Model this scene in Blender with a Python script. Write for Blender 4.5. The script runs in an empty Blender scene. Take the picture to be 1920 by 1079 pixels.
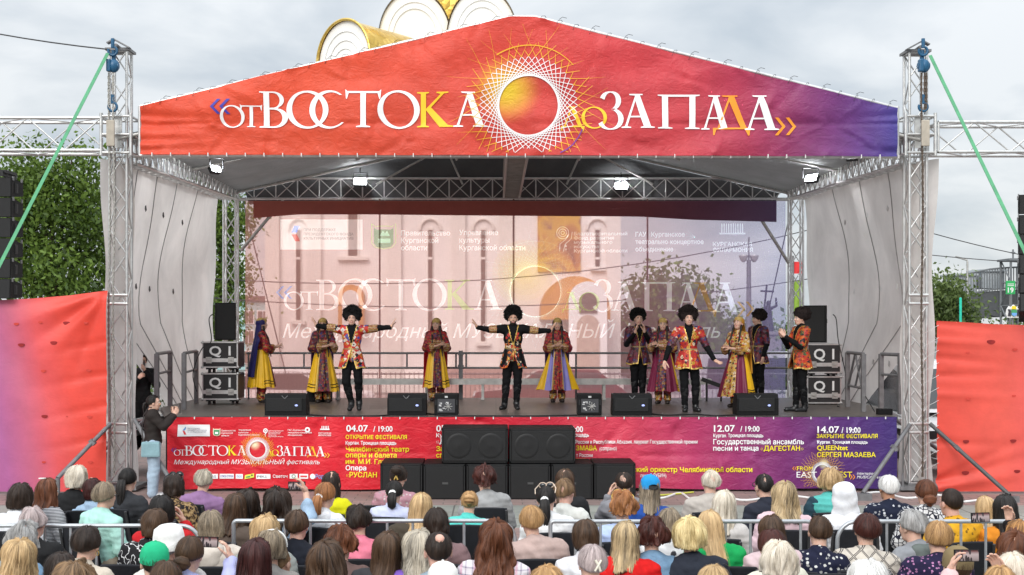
import bpy, bmesh, math, random
import numpy as np
from mathutils import Vector, Matrix, noise
R = math.radians
S = bpy.context.scene
C = S.collection
random.seed(7)

# ---------------------------------------------------------------- camera
F, VX, HY, CH = 2415.0, 930.0, 610.0, 2.70      # focal length, vanishing point and eye height
cd = bpy.data.cameras.new("camera"); cam = bpy.data.objects.new("camera", cd); C.objects.link(cam)
cam.location = (0, 0, CH); cam.rotation_euler = (R(90), 0, 0)
cd.sensor_width = 36; cd.lens = 36 * F / 1920
cd.shift_x = (960 - VX) / 1920; cd.shift_y = (HY - 539.5) / 1920
cd.clip_start = 0.1; cd.clip_end = 2000
S.camera = cam

# ---------------------------------------------------------------- sky
SUN_EL, SUN_AZ = R(33), R(200)
w = bpy.data.worlds.new("World"); S.world = w; w.use_nodes = True
nt = w.node_tree; N = nt.nodes; L = nt.links
bg = N["Background"]; bg.inputs[1].default_value = 1.0
sky = N.new("ShaderNodeTexSky"); sky.sky_type = 'NISHITA'; sky.sun_disc = False
sky.sun_elevation = SUN_EL; sky.sun_rotation = SUN_AZ
def wm(op, a, b=None, c=None):
    n = N.new("ShaderNodeMath"); n.operation = op
    for i, v in enumerate((a, b, c)):
        if v is None: continue
        if isinstance(v, (int, float)): n.inputs[i].default_value = v
        else: L.new(v, n.inputs[i])
    return n.outputs[0]
tc = N.new("ShaderNodeTexCoord"); sp = N.new("ShaderNodeSeparateXYZ"); L.new(tc.outputs["Generated"], sp.inputs[0])
zc = wm('MAXIMUM', sp.outputs[2], 0.0); den = wm('ADD', zc, 0.22)
cb = N.new("ShaderNodeCombineXYZ"); L.new(wm('DIVIDE', sp.outputs[0], den), cb.inputs[0]); L.new(wm('DIVIDE', sp.outputs[1], den), cb.inputs[1])
n1 = N.new("ShaderNodeTexNoise"); n1.inputs["Scale"].default_value = 1.5; n1.inputs["Detail"].default_value = 7; n1.inputs["Roughness"].default_value = .52; n1.inputs["Distortion"].default_value = .35
L.new(cb.outputs[0], n1.inputs["Vector"])
cr = N.new("ShaderNodeValToRGB"); L.new(n1.outputs["Fac"], cr.inputs[0])
cr.color_ramp.elements[0].position = .36; cr.color_ramp.elements[0].color = (.36, .405, .45, 1)
cr.color_ramp.elements[1].position = .58; cr.color_ramp.elements[1].color = (.60, .62, .635, 1)
gain = wm('ADD', 1.0, wm('MULTIPLY', wm('POWER', zc, 2.0), 2.6))
vs = N.new("ShaderNodeVectorMath"); vs.operation = 'SCALE'; L.new(cr.outputs[0], vs.inputs[0]); L.new(gain, vs.inputs[3])
sk = N.new("ShaderNodeVectorMath"); sk.operation = 'SCALE'; L.new(sky.outputs[0], sk.inputs[0]); sk.inputs[3].default_value = 0.08
mx = N.new("ShaderNodeMix"); mx.data_type = 'RGBA'; mx.inputs[0].default_value = .90
L.new(sk.outputs[0], mx.inputs[6]); L.new(vs.outputs[0], mx.inputs[7]); L.new(mx.outputs[2], bg.inputs[0])

# ---------------------------------------------------------------- sun behind thin cloud, over the camera's left shoulder
sd = bpy.data.lights.new("sun", 'SUN'); sun = bpy.data.objects.new("sun", sd); C.objects.link(sun)
sd.energy = 1.5; sd.angle = R(30); sd.color = (1, .965, .92)
_d = Vector((math.sin(SUN_AZ) * math.cos(SUN_EL), math.cos(SUN_AZ) * math.cos(SUN_EL), math.sin(SUN_EL)))
sun.rotation_euler = _d.to_track_quat('Z', 'Y').to_euler()
sun.location = (0, -10, 30)
S.view_settings.view_transform = 'Standard'; S.view_settings.look = 'None'
S.view_settings.exposure = 0.50; S.view_settings.gamma = 1.0
S.cycles.max_bounces = 7; S.cycles.transparent_max_bounces = 24
S.cycles.use_denoising = True

# ---------------------------------------------------------------- helpers
def at(px, py, Y):
    s = F / Y
    return Vector(((px - VX) / s, Y, CH - (py - HY) / s))
def X(px, Y): return (px - VX) * Y / F
def Z(py, Y): return CH - (py - HY) * Y / F

def tag(o, label=None, cat=None, group=None, kind=None):
    if label: o["label"] = label
    if cat: o["category"] = cat
    if group: o["group"] = group
    if kind: o["kind"] = kind
    return o
def thing(name, label, cat, loc=(0, 0, 0), rz=0, group=None):
    o = bpy.data.objects.new(name, None); C.objects.link(o)
    o.empty_display_size = .1; o.location = loc; o.rotation_euler = (0, 0, rz)
    return tag(o, label, cat, group)

class MB:
    def __init__(s): s.v = []; s.f = []; s.m = []; s.sm = []
    def add(s, vs, fs, m=0, smooth=False):
        b = len(s.v); s.v += [tuple(v) for v in vs]
        for f in fs: s.f.append([i + b for i in f]); s.m.append(m); s.sm.append(smooth)
        return s
    def box(s, c, d, rz=0, m=0, rx=0, ry=0, bev=0.0):
        M = Matrix.Rotation(rz, 3, 'Z') @ Matrix.Rotation(ry, 3, 'Y') @ Matrix.Rotation(rx, 3, 'X')
        c = Vector(c); h = Vector(d) * .5
        if bev <= 0 or bev * 2.2 > min(d):
            vs = [c + M @ Vector((x * h.x, y * h.y, z * h.z)) for x in (-1, 1) for y in (-1, 1) for z in (-1, 1)]
            return s.add(vs, [(0, 1, 3, 2), (4, 6, 7, 5), (0, 4, 5, 1), (2, 3, 7, 6), (0, 2, 6, 4), (1, 5, 7, 3)], m)
        bm = bmesh.new(); bmesh.ops.create_cube(bm, size=1)
        for v in bm.verts: v.co = Vector((v.co.x * d[0], v.co.y * d[1], v.co.z * d[2]))
        bmesh.ops.bevel(bm, geom=bm.edges[:], offset=bev, segments=2, affect='EDGES', profile=.6)
        vs = [c + M @ v.co for v in bm.verts]; fs = [[v.index for v in f.verts] for f in bm.faces]; bm.free()
        return s.add(vs, fs, m)
    def bar(s, a, b, r, n=8, m=0, r2=None, cap=True):
        a = Vector(a); b = Vector(b); d = (b - a)
        if d.length < 1e-6: return s
        q = d.to_track_quat('Z', 'Y'); r2 = r if r2 is None else r2
        vs = []
        for p, rr in ((a, r), (b, r2)):
            for i in range(n):
                t = 2 * math.pi * i / n; vs.append(p + q @ Vector((rr * math.cos(t), rr * math.sin(t), 0)))
        s.add(vs, [(i, (i + 1) % n, n + (i + 1) % n, n + i) for i in range(n)], m, n > 5)
        if cap: s.add(vs, [tuple(range(n))[::-1], tuple(range(n, 2 * n))], m)
        return s
    def tube(s, pts, r, n=6, m=0, flat=None):
        pts = [Vector(p) for p in pts]; K = len(pts); vs = []; up = None
        for i, p in enumerate(pts):
            d = (pts[min(i + 1, K - 1)] - pts[max(i - 1, 0)]).normalized()
            if up is None: up = d.orthogonal().normalized()
            up = (up - d * up.dot(d)).normalized(); sd_ = d.cross(up)
            rr = r[i] if isinstance(r, (list, tuple)) else r
            for k in range(n):
                t = 2 * math.pi * k / n
                vs.append(p + up * (rr * math.cos(t)) + sd_ * (rr * math.sin(t)))
        fs = [(i * n + k, i * n + (k + 1) % n, (i + 1) * n + (k + 1) % n, (i + 1) * n + k) for i in range(K - 1) for k in range(n)]
        s.add(vs, fs, m, True)
        return s.add(vs, [tuple(range(n))[::-1], tuple(range((K - 1) * n, K * n))], m)
    def lathe(s, prof, c=(0, 0, 0), n=20, m=0, sx=1, sy=1):
        c = Vector(c); vs = []
        for r, z in prof:
            for k in range(n):
                t = 2 * math.pi * k / n; vs.append(c + Vector((r * sx * math.cos(t), r * sy * math.sin(t), z)))
        K = len(prof)
        fs = [(i * n + k, i * n + (k + 1) % n, (i + 1) * n + (k + 1) % n, (i + 1) * n + k) for i in range(K - 1) for k in range(n)]
        s.add(vs, fs, m, True)
        return s.add(vs, [tuple(range(n))[::-1], tuple(range((K - 1) * n, K * n))], m)
    def ell(s, c, r, n=14, k=9, m=0, M=None):
        c = Vector(c); vs = []; 
        for i in range(k + 1):
            a = math.pi * i / k
            for j in range(n):
                b = 2 * math.pi * j / n
                p = Vector((r[0] * math.sin(a) * math.cos(b), r[1] * math.sin(a) * math.sin(b), r[2] * math.cos(a)))
                vs.append(c + (M @ p if M else p))
        return s.add(vs, [(i * n + j, (i + 1) * n + j, (i + 1) * n + (j + 1) % n, i * n + (j + 1) % n) for i in range(k) for j in range(n)], m, True)
    def prism(s, pts, y0, y1, m=0):
        """outline in x,z pushed from y0 to y1"""
        n = len(pts); vs = [(p[0], y0, p[1]) for p in pts] + [(p[0], y1, p[1]) for p in pts]
        fs = [tuple(range(n)), tuple(range(n, 2 * n))[::-1]] + [(i, n + i, n + (i + 1) % n, (i + 1) % n) for i in range(n)]
        return s.add(vs, fs, m)
    def grid(s, fn, nu, nv, m=0, smooth=True):
        vs = [fn(i / nu, j / nv) for j in range(nv + 1) for i in range(nu + 1)]
        return s.add(vs, [(j * (nu + 1) + i, j * (nu + 1) + i + 1, (j + 1) * (nu + 1) + i + 1, (j + 1) * (nu + 1) + i) for j in range(nv) for i in range(nu)], m, smooth)
    def mesh(s, name, mats):
        me = bpy.data.meshes.new(name); me.from_pydata(s.v, [], s.f)
        for mm in (mats if isinstance(mats, (list, tuple)) else [mats]): me.materials.append(mm)
        me.polygons.foreach_set("material_index", s.m); me.polygons.foreach_set("use_smooth", s.sm)
        me.validate(clean_customdata=False); me.update()
        return me
    def build(s, name, mats, parent=None, local=False):
        return link(name, s.mesh(name, mats), parent, local)
def link(name, me, parent=None, local=False):
    o = bpy.data.objects.new(name, me); C.objects.link(o)
    if parent is not None:
        o.parent = parent
        if not local:
            p = parent; T = Vector((0, 0, 0))
            while p is not None:
                T += Vector(p.location) + (p.matrix_parent_inverse.translation if p.parent else Vector((0, 0, 0))); p = p.parent
            o.matrix_parent_inverse = Matrix.Translation(-T)
    return o
def copy_tree(o, parent=None):
    c = o.copy(); C.objects.link(c)
    if parent is not None: c.parent = parent
    for ch in list(o.children): copy_tree(ch, c)
    return c

# ---------------------------------------------------------------- materials
_mats = {}
class MN:
    """small node helper around one material"""
    def __init__(s, name):
        s.mat = bpy.data.materials.new(name); s.mat.use_nodes = True
        s.t = s.mat.node_tree; s.N = s.t.nodes; s.L = s.t.links
        s.b = s.N["Principled BSDF"]; s.out = s.N["Material Output"]; s._tc = None
    def n(s, ty, **kw):
        x = s.N.new(ty)
        for k, v in kw.items(): setattr(x, k, v)
        return x
    def set(s, sock, v):
        if hasattr(v, "is_output"): s.L.new(v, sock)
        elif isinstance(v, (tuple, list)): sock.default_value = tuple(v) if len(v) != 3 or sock.type != 'RGBA' else (*v, 1)
        else: sock.default_value = v
    def tc(s, which="Object"):
        if not s._tc: s._tc = s.n("ShaderNodeTexCoord")
        return s._tc.outputs[which]
    def map(s, vec, sc=(1, 1, 1), loc=(0, 0, 0), rot=(0, 0, 0)):
        m = s.n("ShaderNodeMapping"); s.L.new(vec, m.inputs[0]); m.inputs[1].default_value = loc; m.inputs[2].default_value = rot; m.inputs[3].default_value = sc
        return m.outputs[0]
    def noise(s, vec, scale=5, detail=4, rough=.55, dist=0):
        x = s.n("ShaderNodeTexNoise"); s.L.new(vec, x.inputs["Vector"]); x.inputs["Scale"].default_value = scale; x.inputs["Detail"].default_value = detail; x.inputs["Roughness"].default_value = rough; x.inputs["Distortion"].default_value = dist
        return x.outputs["Fac"]
    def vor(s, vec, scale=5, feature='F1', out="Distance", rnd=1.0, metric='EUCLIDEAN'):
        x = s.n("ShaderNodeTexVoronoi", feature=feature, distance=metric); s.L.new(vec, x.inputs["Vector"]); x.inputs["Scale"].default_value = scale; x.inputs["Randomness"].default_value = rnd
        return x.outputs[out]
    def ramp(s, fac, stops, const=False):
        x = s.n("ShaderNodeValToRGB"); s.L.new(fac, x.inputs[0]); e = x.color_ramp
        if const: e.interpolation = 'CONSTANT'
        while len(e.elements) < len(stops): e.elements.new(.5)
        for el, (p, c) in zip(e.elements, stops):
            el.position = p; el.color = (*c, 1) if len(c) == 3 else c
        return x.outputs[0]
    def mix(s, f, a, b, mode='MIX'):
        x = s.n("ShaderNodeMix", data_type='RGBA', blend_type=mode)
        s.set(x.inputs[0], f); s.set(x.inputs[6], a); s.set(x.inputs[7], b)
        return x.outputs[2]
    def math(s, op, a, b=0.0, c=0.0):
        x = s.n("ShaderNodeMath", operation=op)
        for i, v in enumerate((a, b, c)): s.set(x.inputs[i], v)
        return x.outputs[0]
    def sep(s, vec):
        x = s.n("ShaderNodeSeparateXYZ"); s.L.new(vec, x.inputs[0]); return x.outputs
    def bump(s, h, strength=.3, dist=.02):
        x = s.n("ShaderNodeBump"); s.L.new(h, x.inputs["Height"]); x.inputs["Strength"].default_value = strength; x.inputs["Distance"].default_value = dist
        s.L.new(x.outputs[0], s.b.inputs["Normal"])
    def base(s, v, rough=.7, metal=0.0, spec=.4):
        s.set(s.b.inputs["Base Color"], v); s.set(s.b.inputs["Roughness"], rough); s.set(s.b.inputs["Metallic"], metal); s.b.inputs["Specular IOR Level"].default_value = spec
        return s.mat
def lin(r, g, b):
    f = lambda c: (c / 255 / 12.92) if c <= 10 else ((c / 255 + .055) / 1.055) ** 2.4
    return (f(r), f(g), f(b))
def mul(c, k): return tuple(min(1, x * k) for x in c)
def plain(name, col, rough=.6, metal=0, var=.18, scale=6, bump=.0, spec=.4, bscale=60):
    """one colour with wear: large soft variation plus an optional fine bump"""
    if name in _mats: return _mats[name]
    m = MN(name); v = m.tc()
    f = m.noise(v, scale, 5, .6)
    c = m.ramp(f, [(.3, mul(col, 1 - var)), (.7, mul(col, 1 + var))])
    m.base(c, rough, metal, spec)
    rr = m.math('ADD', m.math('MULTIPLY', f, .25), rough - .12); m.set(m.b.inputs["Roughness"], rr)
    if bump: m.bump(m.noise(v, bscale, 3, .6), bump, .01)
    _mats[name] = m.mat
    return m.mat
def emit(name, col, strength):
    if name in _mats: return _mats[name]
    m = MN(name); m.base((*col, 1), .4); m.b.inputs["Emission Color"].default_value = (*col, 1); m.b.inputs["Emission Strength"].default_value = strength
    _mats[name] = m.mat; return m.mat

M_alu = plain("aluminium", (.62, .62, .61), .42, .75, .15, 9)
M_aludull = plain("dull_aluminium", (.47, .46, .44), .5, .6, .2, 9)
M_steel = plain("grey_steel", (.19, .19, .195), .5, .35, .2, 9)
M_dark = plain("dark_steel", (.05, .05, .052), .5, .2, .2, 9)
M_black = plain("black_paint", (.012, .012, .013), .55, 0, .3, 20, .15)
M_grille = plain("black_grille", (.007, .007, .0075), .6, 0, .3, 40, .4, bscale=300)
M_chain = plain("steel_chain", (.30, .29, .27), .4, .7, .3, 30)
M_rust = plain("rusty_chain", (.12, .09, .07), .6, .4, .4, 30)
M_blue = plain("blue_hoist_paint", (.02, .10, .20), .35, 0, .2)
M_white = plain("white_paint", (.78, .78, .77), .5, 0, .06)
M_glass = MN("dark_glass").base((.03, .035, .04, 1), .08, 0, .6)

# ---------------------------------------------------------------- surfaces from fields (smooth joined bodies)
def cap(a, b, r1, r2=None, k=.02):
    return ('c', np.array(a, float), np.array(b, float), float(r1), float(r1 if r2 is None else r2), k)
def ell(c, r, k=.02, rot=None):
    return ('e', np.array(c, float), np.array(r, float), None if rot is None else np.array(rot.to_3x3()), 0, k)
def field_mesh(prims, res, dis=None):
    """prims joined by a smooth union (k = blend; a negative k carves) -> verts, faces of the zero surface"""
    lo = np.full(3, 1e9); hi = -lo
    for p in prims:
        if p[5] < 0: continue
        if p[0] == 'c': r = max(p[3], p[4]); a = np.minimum(p[1], p[2]) - r; b = np.maximum(p[1], p[2]) + r
        else: r = p[2].max() if p[3] is not None else p[2]; a = p[1] - r; b = p[1] + r
        lo = np.minimum(lo, a); hi = np.maximum(hi, b)
    lo -= 3.2 * res; hi += 3.2 * res
    n = np.maximum(np.ceil((hi - lo) / res).astype(int), 4)
    ax = [lo[i] + res * np.arange(n[i]) for i in range(3)]
    D = np.full(n, 1.0)
    for p in prims:
        k = abs(p[5]); mg = 2.5 * res + 2 * k
        if p[0] == 'c': r = max(p[3], p[4]); a = np.minimum(p[1], p[2]) - r - mg; b = np.maximum(p[1], p[2]) + r + mg
        else: r = p[2].max() if p[3] is not None else p[2]; a = p[1] - r - mg; b = p[1] + r + mg
        i0 = np.clip(((a - lo) / res).astype(int), 0, n - 1); i1 = np.clip(((b - lo) / res).astype(int) + 2, 1, n)
        sl = tuple(slice(i0[i], i1[i]) for i in range(3))
        gx, gy, gz = np.meshgrid(*[ax[i][sl[i]] for i in range(3)], indexing='ij')
        if p[0] == 'c':
            d = p[2] - p[1]; dd = max(float(d @ d), 1e-12)
            t = np.clip(((gx - p[1][0]) * d[0] + (gy - p[1][1]) * d[1] + (gz - p[1][2]) * d[2]) / dd, 0, 1)
            q = np.sqrt((gx - p[1][0] - t * d[0]) ** 2 + (gy - p[1][1] - t * d[1]) ** 2 + (gz - p[1][2] - t * d[2]) ** 2) - (p[3] + t * (p[4] - p[3]))
        else:
            ux, uy, uz = gx - p[1][0], gy - p[1][1], gz - p[1][2]
            if p[3] is not None:
                Mi = p[3].T; ux, uy, uz = [Mi[i, 0] * ux + Mi[i, 1] * uy + Mi[i, 2] * uz for i in range(3)]
            r_ = p[2]; k0 = np.sqrt((ux / r_[0]) ** 2 + (uy / r_[1]) ** 2 + (uz / r_[2]) ** 2)
            k1 = np.sqrt((ux / r_[0] ** 2) ** 2 + (uy / r_[1] ** 2) ** 2 + (uz / r_[2] ** 2) ** 2)
            q = k0 * (k0 - 1) / np.maximum(k1, 1e-9)
        o = D[sl]
        if p[5] < 0: q = -q; h = np.clip(.5 - .5 * (q - o) / k, 0, 1); D[sl] = o * h + q * (1 - h) + k * h * (1 - h)
        else: h = np.clip(.5 + .5 * (o - q) / max(k, 1e-6), 0, 1); D[sl] = o * (1 - h) + q * h - k * h * (1 - h)
    if dis is not None:
        gx, gy, gz = np.meshgrid(*ax, indexing='ij'); D = D + dis(gx, gy, gz)
    ins = D < 0
    m = n - 1
    cnt = np.zeros(m, int)
    for dx in (0, 1):
        for dy in (0, 1):
            for dz in (0, 1): cnt += ins[dx:dx + m[0], dy:dy + m[1], dz:dz + m[2]]
    act = (cnt > 0) & (cnt < 8)
    idx = -np.ones(m, int); cells = np.argwhere(act); idx[act] = np.arange(len(cells))
    acc = np.zeros((len(cells), 3)); num = np.zeros(len(cells))
    corners = [(a, b, c) for a in (0, 1) for b in (0, 1) for c in (0, 1)]
    for a in corners:
        for axn in range(3):
            if a[axn]: continue
            b = list(a); b[axn] = 1
            va = D[cells[:, 0] + a[0], cells[:, 1] + a[1], cells[:, 2] + a[2]]; vb = D[cells[:, 0] + b[0], cells[:, 1] + b[1], cells[:, 2] + b[2]]
            x = (va < 0) != (vb < 0); t = np.where(x, va / np.where(x, va - vb, 1), 0)
            pt = np.tile(np.array(a, float), (len(cells), 1)); pt[:, axn] += t
            acc[x] += pt[x]; num[x] += 1
    V = lo + res * (cells + acc / num[:, None])
    Fs = []
    for axn in range(3):
        o1, o2 = (axn + 1) % 3, (axn + 2) % 3
        s0 = [slice(None)] * 3; s1 = [slice(None)] * 3; s0[axn] = slice(0, -1); s1[axn] = slice(1, None)
        A = ins[tuple(s0)]; B = ins[tuple(s1)]
        e = np.argwhere(A != B)
        e = e[(e[:, o1] > 0) & (e[:, o2] > 0) & (e[:, o1] < m[o1]) & (e[:, o2] < m[o2])]
        if not len(e): continue
        sgn = A[e[:, 0], e[:, 1], e[:, 2]]
        q = []
        for d1, d2 in ((-1, -1), (0, -1), (0, 0), (-1, 0)):
            c = e.copy(); c[:, o1] += d1; c[:, o2] += d2; q.append(idx[c[:, 0], c[:, 1], c[:, 2]])
        q = np.stack(q, 1); q = np.where(sgn[:, None], q, q[:, ::-1]); Fs.append(q[(q >= 0).all(1)])
    return V, np.concatenate(Fs)
def raw_mesh(name, parts, mats):
    """parts: list of (verts Nx3, faces Mx4, material index or array) -> one mesh"""
    vo = 0; Vs = []; Fs = []; Ms = []
    for v, f, mi in parts:
        Vs.append(v); Fs.append(np.asarray(f) + vo); vo += len(v); Ms.append(np.full(len(f), mi) if np.isscalar(mi) else mi)
    V = np.concatenate(Vs); Fc = np.concatenate(Fs); Mi = np.concatenate(Ms).astype(np.int32)
    me = bpy.data.meshes.new(name); me.vertices.add(len(V)); me.vertices.foreach_set("co", V.astype(np.float32).ravel())
    k = Fc.shape[1]; me.loops.add(Fc.size); me.loops.foreach_set("vertex_index", Fc.astype(np.int32).ravel())
    me.polygons.add(len(Fc)); me.polygons.foreach_set("loop_start", np.arange(0, Fc.size, k, dtype=np.int32))
    for mm in mats: me.materials.append(mm)
    me.polygons.foreach_set("material_index", Mi); me.polygons.foreach_set("use_smooth", np.ones(len(Fc), bool))
    me.update(calc_edges=True); me.validate()
    return me
# ================================================================ ground
def paving():
    m = MN("paving"); v = m.tc()
    b = m.n("ShaderNodeTexBrick"); m.L.new(v, b.inputs["Vector"]); b.inputs["Scale"].default_value = 1.0
    b.inputs["Brick Width"].default_value = .62; b.inputs["Row Height"].default_value = .62; b.inputs["Mortar Size"].default_value = .012; b.offset = 0
    b.inputs["Color1"].default_value = (.30, .31, .275, 1); b.inputs["Color2"].default_value = (.245, .26, .235, 1); b.inputs["Mortar"].default_value = (.12, .12, .11, 1)
    b2 = m.n("ShaderNodeTexBrick"); m.L.new(v, b2.inputs["Vector"]); b2.inputs["Scale"].default_value = 1.0
    b2.inputs["Brick Width"].default_value = .4; b2.inputs["Row Height"].default_value = .2; b2.inputs["Mortar Size"].default_value = .008
    b2.inputs["Color1"].default_value = (.30, .205, .185, 1); b2.inputs["Color2"].default_value = (.255, .185, .17, 1); b2.inputs["Mortar"].default_value = (.13, .11, .1, 1)
    y = m.sep(v)[1]
    band = m.math('LESS_THAN', m.math('ABSOLUTE', m.math('SUBTRACT', m.math('PINGPONG', m.math('ADD', y, -2.2), 4.6), 4.6)), 1.15)
    band2 = m.math('GREATER_THAN', y, 19.3)
    c = m.mix(m.math('MAXIMUM', band, band2), b.outputs[0], b2.outputs[0])
    d = m.ramp(m.noise(v, .7, 6, .65), [(.3, (.72, .72, .72)), (.7, (1.08, 1.08, 1.08))])
    c = m.mix(m.math('GREATER_THAN', y, 30.5), c, m.mix(m.math('GREATER_THAN', y, 50.0), (.33, .29, .27, 1), (.16, .16, .15, 1)))
    c = m.mix(1.0, c, d, 'MULTIPLY')
    m.bump(b.outputs["Fac"], -.3, .01)
    return m.base(c, .75)
me = MB().grid(lambda u, v: ((u - .5) * 2400, -300 + v * 1500, 0), 12, 12, smooth=False).mesh("ground", paving())
tag(link("ground", me), kind="structure")

# ================================================================ stage platform
def deckmat():
    m = MN("stage_deck"); v = m.tc()
    b = m.n("ShaderNodeTexBrick"); m.L.new(v, b.inputs["Vector"]); b.inputs["Scale"].default_value = 1; b.offset = 0
    b.inputs["Brick Width"].default_value = 2.0; b.inputs["Row Height"].default_value = 1.0; b.inputs["Mortar Size"].default_value = .006
    b.inputs["Color1"].default_value = (.105, .088, .076, 1); b.inputs["Color2"].default_value = (.08, .069, .06, 1); b.inputs["Mortar"].default_value = (.02, .02, .02, 1)
    s = m.ramp(m.noise(m.map(v, (1, 3, 1)), 1.6, 6, .7), [(.3, (.75, .75, .75)), (.7, (1.25, 1.22, 1.2))])
    m.bump(m.noise(v, 160, 2), .12, .004)
    return m.base(m.mix(1, b.outputs[0], s, 'MULTIPLY'), .42)
st = thing("stage_platform", "long dark wooden stage platform under the red festival roof", "stage", (.6, 21, 0))
outline = [(-5.36, 21), (6.53, 21), (7.0, 23.4), (7.0, 26.6), (-6.1, 26.6), (-6.1, 23.4)]
b = MB(); n = len(outline)
b.add([(x, y, 1.13) for x, y in outline] + [(x, y, 1.2) for x, y in outline], [tuple(range(n))[::-1], tuple(range(n, 2 * n))] + [(i, (i + 1) % n, n + (i + 1) % n, n + i) for i in range(n)])
b.build("deck", deckmat(), st)
b = MB().box((.59, 20.985, 1.185), (11.9, .03, .05)); b.build("edge_strip", M_dark, st)
b = MB()
for i in range(13):
    for y in (21.25, 24.0, 26.4):
        x = -5.2 + i * .96; b.bar((x, y, 0), (x, y, 1.13), .03)
        if y < 26: b.bar((x, y, .2), (x, y + 2.4, 1.0), .02)
b.build("scaffold", M_steel, st)
inner = [(x * .985 + .01, max(y, 21.32) if y < 22 else min(y, 26.45)) for x, y in outline]
b = MB().add([(x, y, .02) for x, y in inner] + [(x, y, 1.125) for x, y in inner], [(i, (i + 1) % n, n + (i + 1) % n, n + i) for i in range(n)])
b.build("side_skirt", plain("black_skirt", (.012, .012, .013), .9), st)

# ---- guard rail and low aluminium bench at the back of the stage
g = thing("guard_rail", "long grey steel guard rail along the back edge of the stage", "railing", (.6, 26.2, 1.2))
for z in (2.13, 1.83): MB().bar((X(462, 26.2), 26.2, z), (X(1500, 26.2), 26.2, z), .022).build("rail", M_steel, g)
for px, hv in ((466, 1), (570, 0), (763, 0), (855, 0), (864, 2), (874, 0), (1080, 1), (1250, 0), (1378, 1), (1393, 2), (1405, 0), (1494, 2)):
    x = X(px, 26.2); b = MB()
    if hv == 2: b.box((x, 26.2, 1.69), (.085, .06, .98)); b.box((x, 26.18, 1.86), (.12, .09, .06)); b.box((x, 26.18, 2.12), (.12, .09, .06))
    elif hv == 1: b.bar((x, 26.2, 1.2), (x, 26.2, 2.13), .02)
    else: b.bar((x, 26.2, 1.83), (x, 26.2, 2.13), .018)
    b.build("post", M_steel, g)
g = thing("bench", "long low silver aluminium bench in front of the guard rail", "bench", (.3, 25.9, 1.2))
x0, x1 = X(625, 25.9), X(1332, 25.9)
MB().box(((x0 + x1) / 2, 25.9, 1.6), (x1 - x0, .30, .045)).box(((x0 + x1) / 2, 25.745, 1.565), (x1 - x0, .012, .11)).build("seat", M_aludull, g)
for px in (634, 800, 905, 1132, 1310):
    x = X(px, 25.9); MB().box((x, 25.8, 1.4), (.05, .05, .36)).box((x, 26.0, 1.4), (.05, .05, .36)).box((x, 25.9, 1.22), (.07, .3, .03)).build("leg", M_aludull, g)

# ================================================================ trusses
def truss(mb, p0, p1, wv, hv, r=.025, bay=.5, rb=.012, m=0, ladder=False, cross=False):
    p0, p1, wv, hv = map(Vector, (p0, p1, wv, hv)); d = p1 - p0; K = max(1, round(d.length / bay))
    cs = [(-.5, -.5), (.5, -.5), (.5, .5), (-.5, .5)]
    P = lambda c, t: p0 + d * t + wv * c[0] + hv * c[1]
    for c in cs: mb.bar(P(c, 0), P(c, 1), r, 8, m)
    for i in range(4):
        a, b_ = cs[i], cs[(i + 1) % 4]
        for k in range(K):
            t0, t1 = k / K, (k + 1) / K
            if ladder and i in (0, 2): mb.bar(P(a, t0), P(b_, t0), rb, 6, m, cap=False); continue
            if cross: mb.bar(P(a, t0), P(b_, t0), rb * 1.15, 6, m, cap=False); mb.bar(P(a, t0), P(b_, t1), rb * .8, 6, m, cap=False); mb.bar(P(b_, t0), P(a, t1), rb * .8, 6, m, cap=False); continue
            q, s_ = (a, b_) if (k + i) % 2 == 0 else (b_, a)
            mb.bar(P(q, t0), P(s_, t1), rb, 6, m, cap=False)
        for t in (0, 1): mb.bar(P(a, t), P(b_, t), rb * 1.3, 6, m, cap=False)
    return mb
def tower(px, Y, ztop, label, front):
    x = (px - VX) * Y / F
    t = thing("truss_tower", label, "truss tower", (x, Y + .155, 0), group="corner towers of the stage roof")
    truss(MB(), (x, Y + .155, .12), (x, Y + .155, ztop), (.28, 0, 0), (0, .28, 0), .025, .42, .013).build("lattice_mast", M_alu, t)
    b = MB().box((x, Y + .155, .06), (.7, .7, .06)).box((x, Y + .155, .1), (.34, .34, .05))
    for a in (-1, 1): b.bar((x + a * .3, Y - .15, .03), (x + a * .3, Y - .15, .3), .02)
    b.build("base_plate", M_steel, t)
    if front:
        b = MB(); z0, z1 = Z(288, 21), Z(220, 21)
        for dx in (-.24, .24):
            for dy in (-.26, .26): b.bar((x + dx, Y + .155 + dy, z0 - .05), (x + dx, Y + .155 + dy, z1 + .05), .03)
        for z in (z0, z1, (z0 + z1) / 2):
            for dy in (-.26, .26): b.bar((x - .24, Y + .155 + dy, z), (x + .24, Y + .155 + dy, z), .022)
            for dx in (-.24, .24): b.bar((x + dx, Y - .1, z), (x + dx, Y + .41, z), .022)
        b.box((x + .0, Y - .05, z0 + .33), (.16, .03, .5), m=0)
        b.build("sleeve_block", M_alu, t)
        sg = 1 if px < 900 else -1
        b = MB().box((x, Y + .155, ztop + .02), (.4, .4, .04)).box((x + sg * .08, Y - .05, ztop + .1), (.3, .14, .02), ry=sg * .5).box((x - sg * .1, Y - .06, ztop + .13), (.12, .12, .02), ry=-sg * .5).bar((x, Y - .12, ztop + .06), (x, Y + .3, ztop + .06), .03)
        b.build("head_block", M_steel, t)
        for z in (3.05, .95):
            MB().bar((x - .16, Y, z), (x + .16, Y, z), .028).bar((x - .16, Y, z + .14), (x + .16, Y, z + .14), .028).build("collar_bar", M_alu, t)
    return t
YF, YR = 21.0, 29.8
tower(221, YF, Z(95, 21), "tall front aluminium truss tower at the red banner's pale red end", True)
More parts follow.
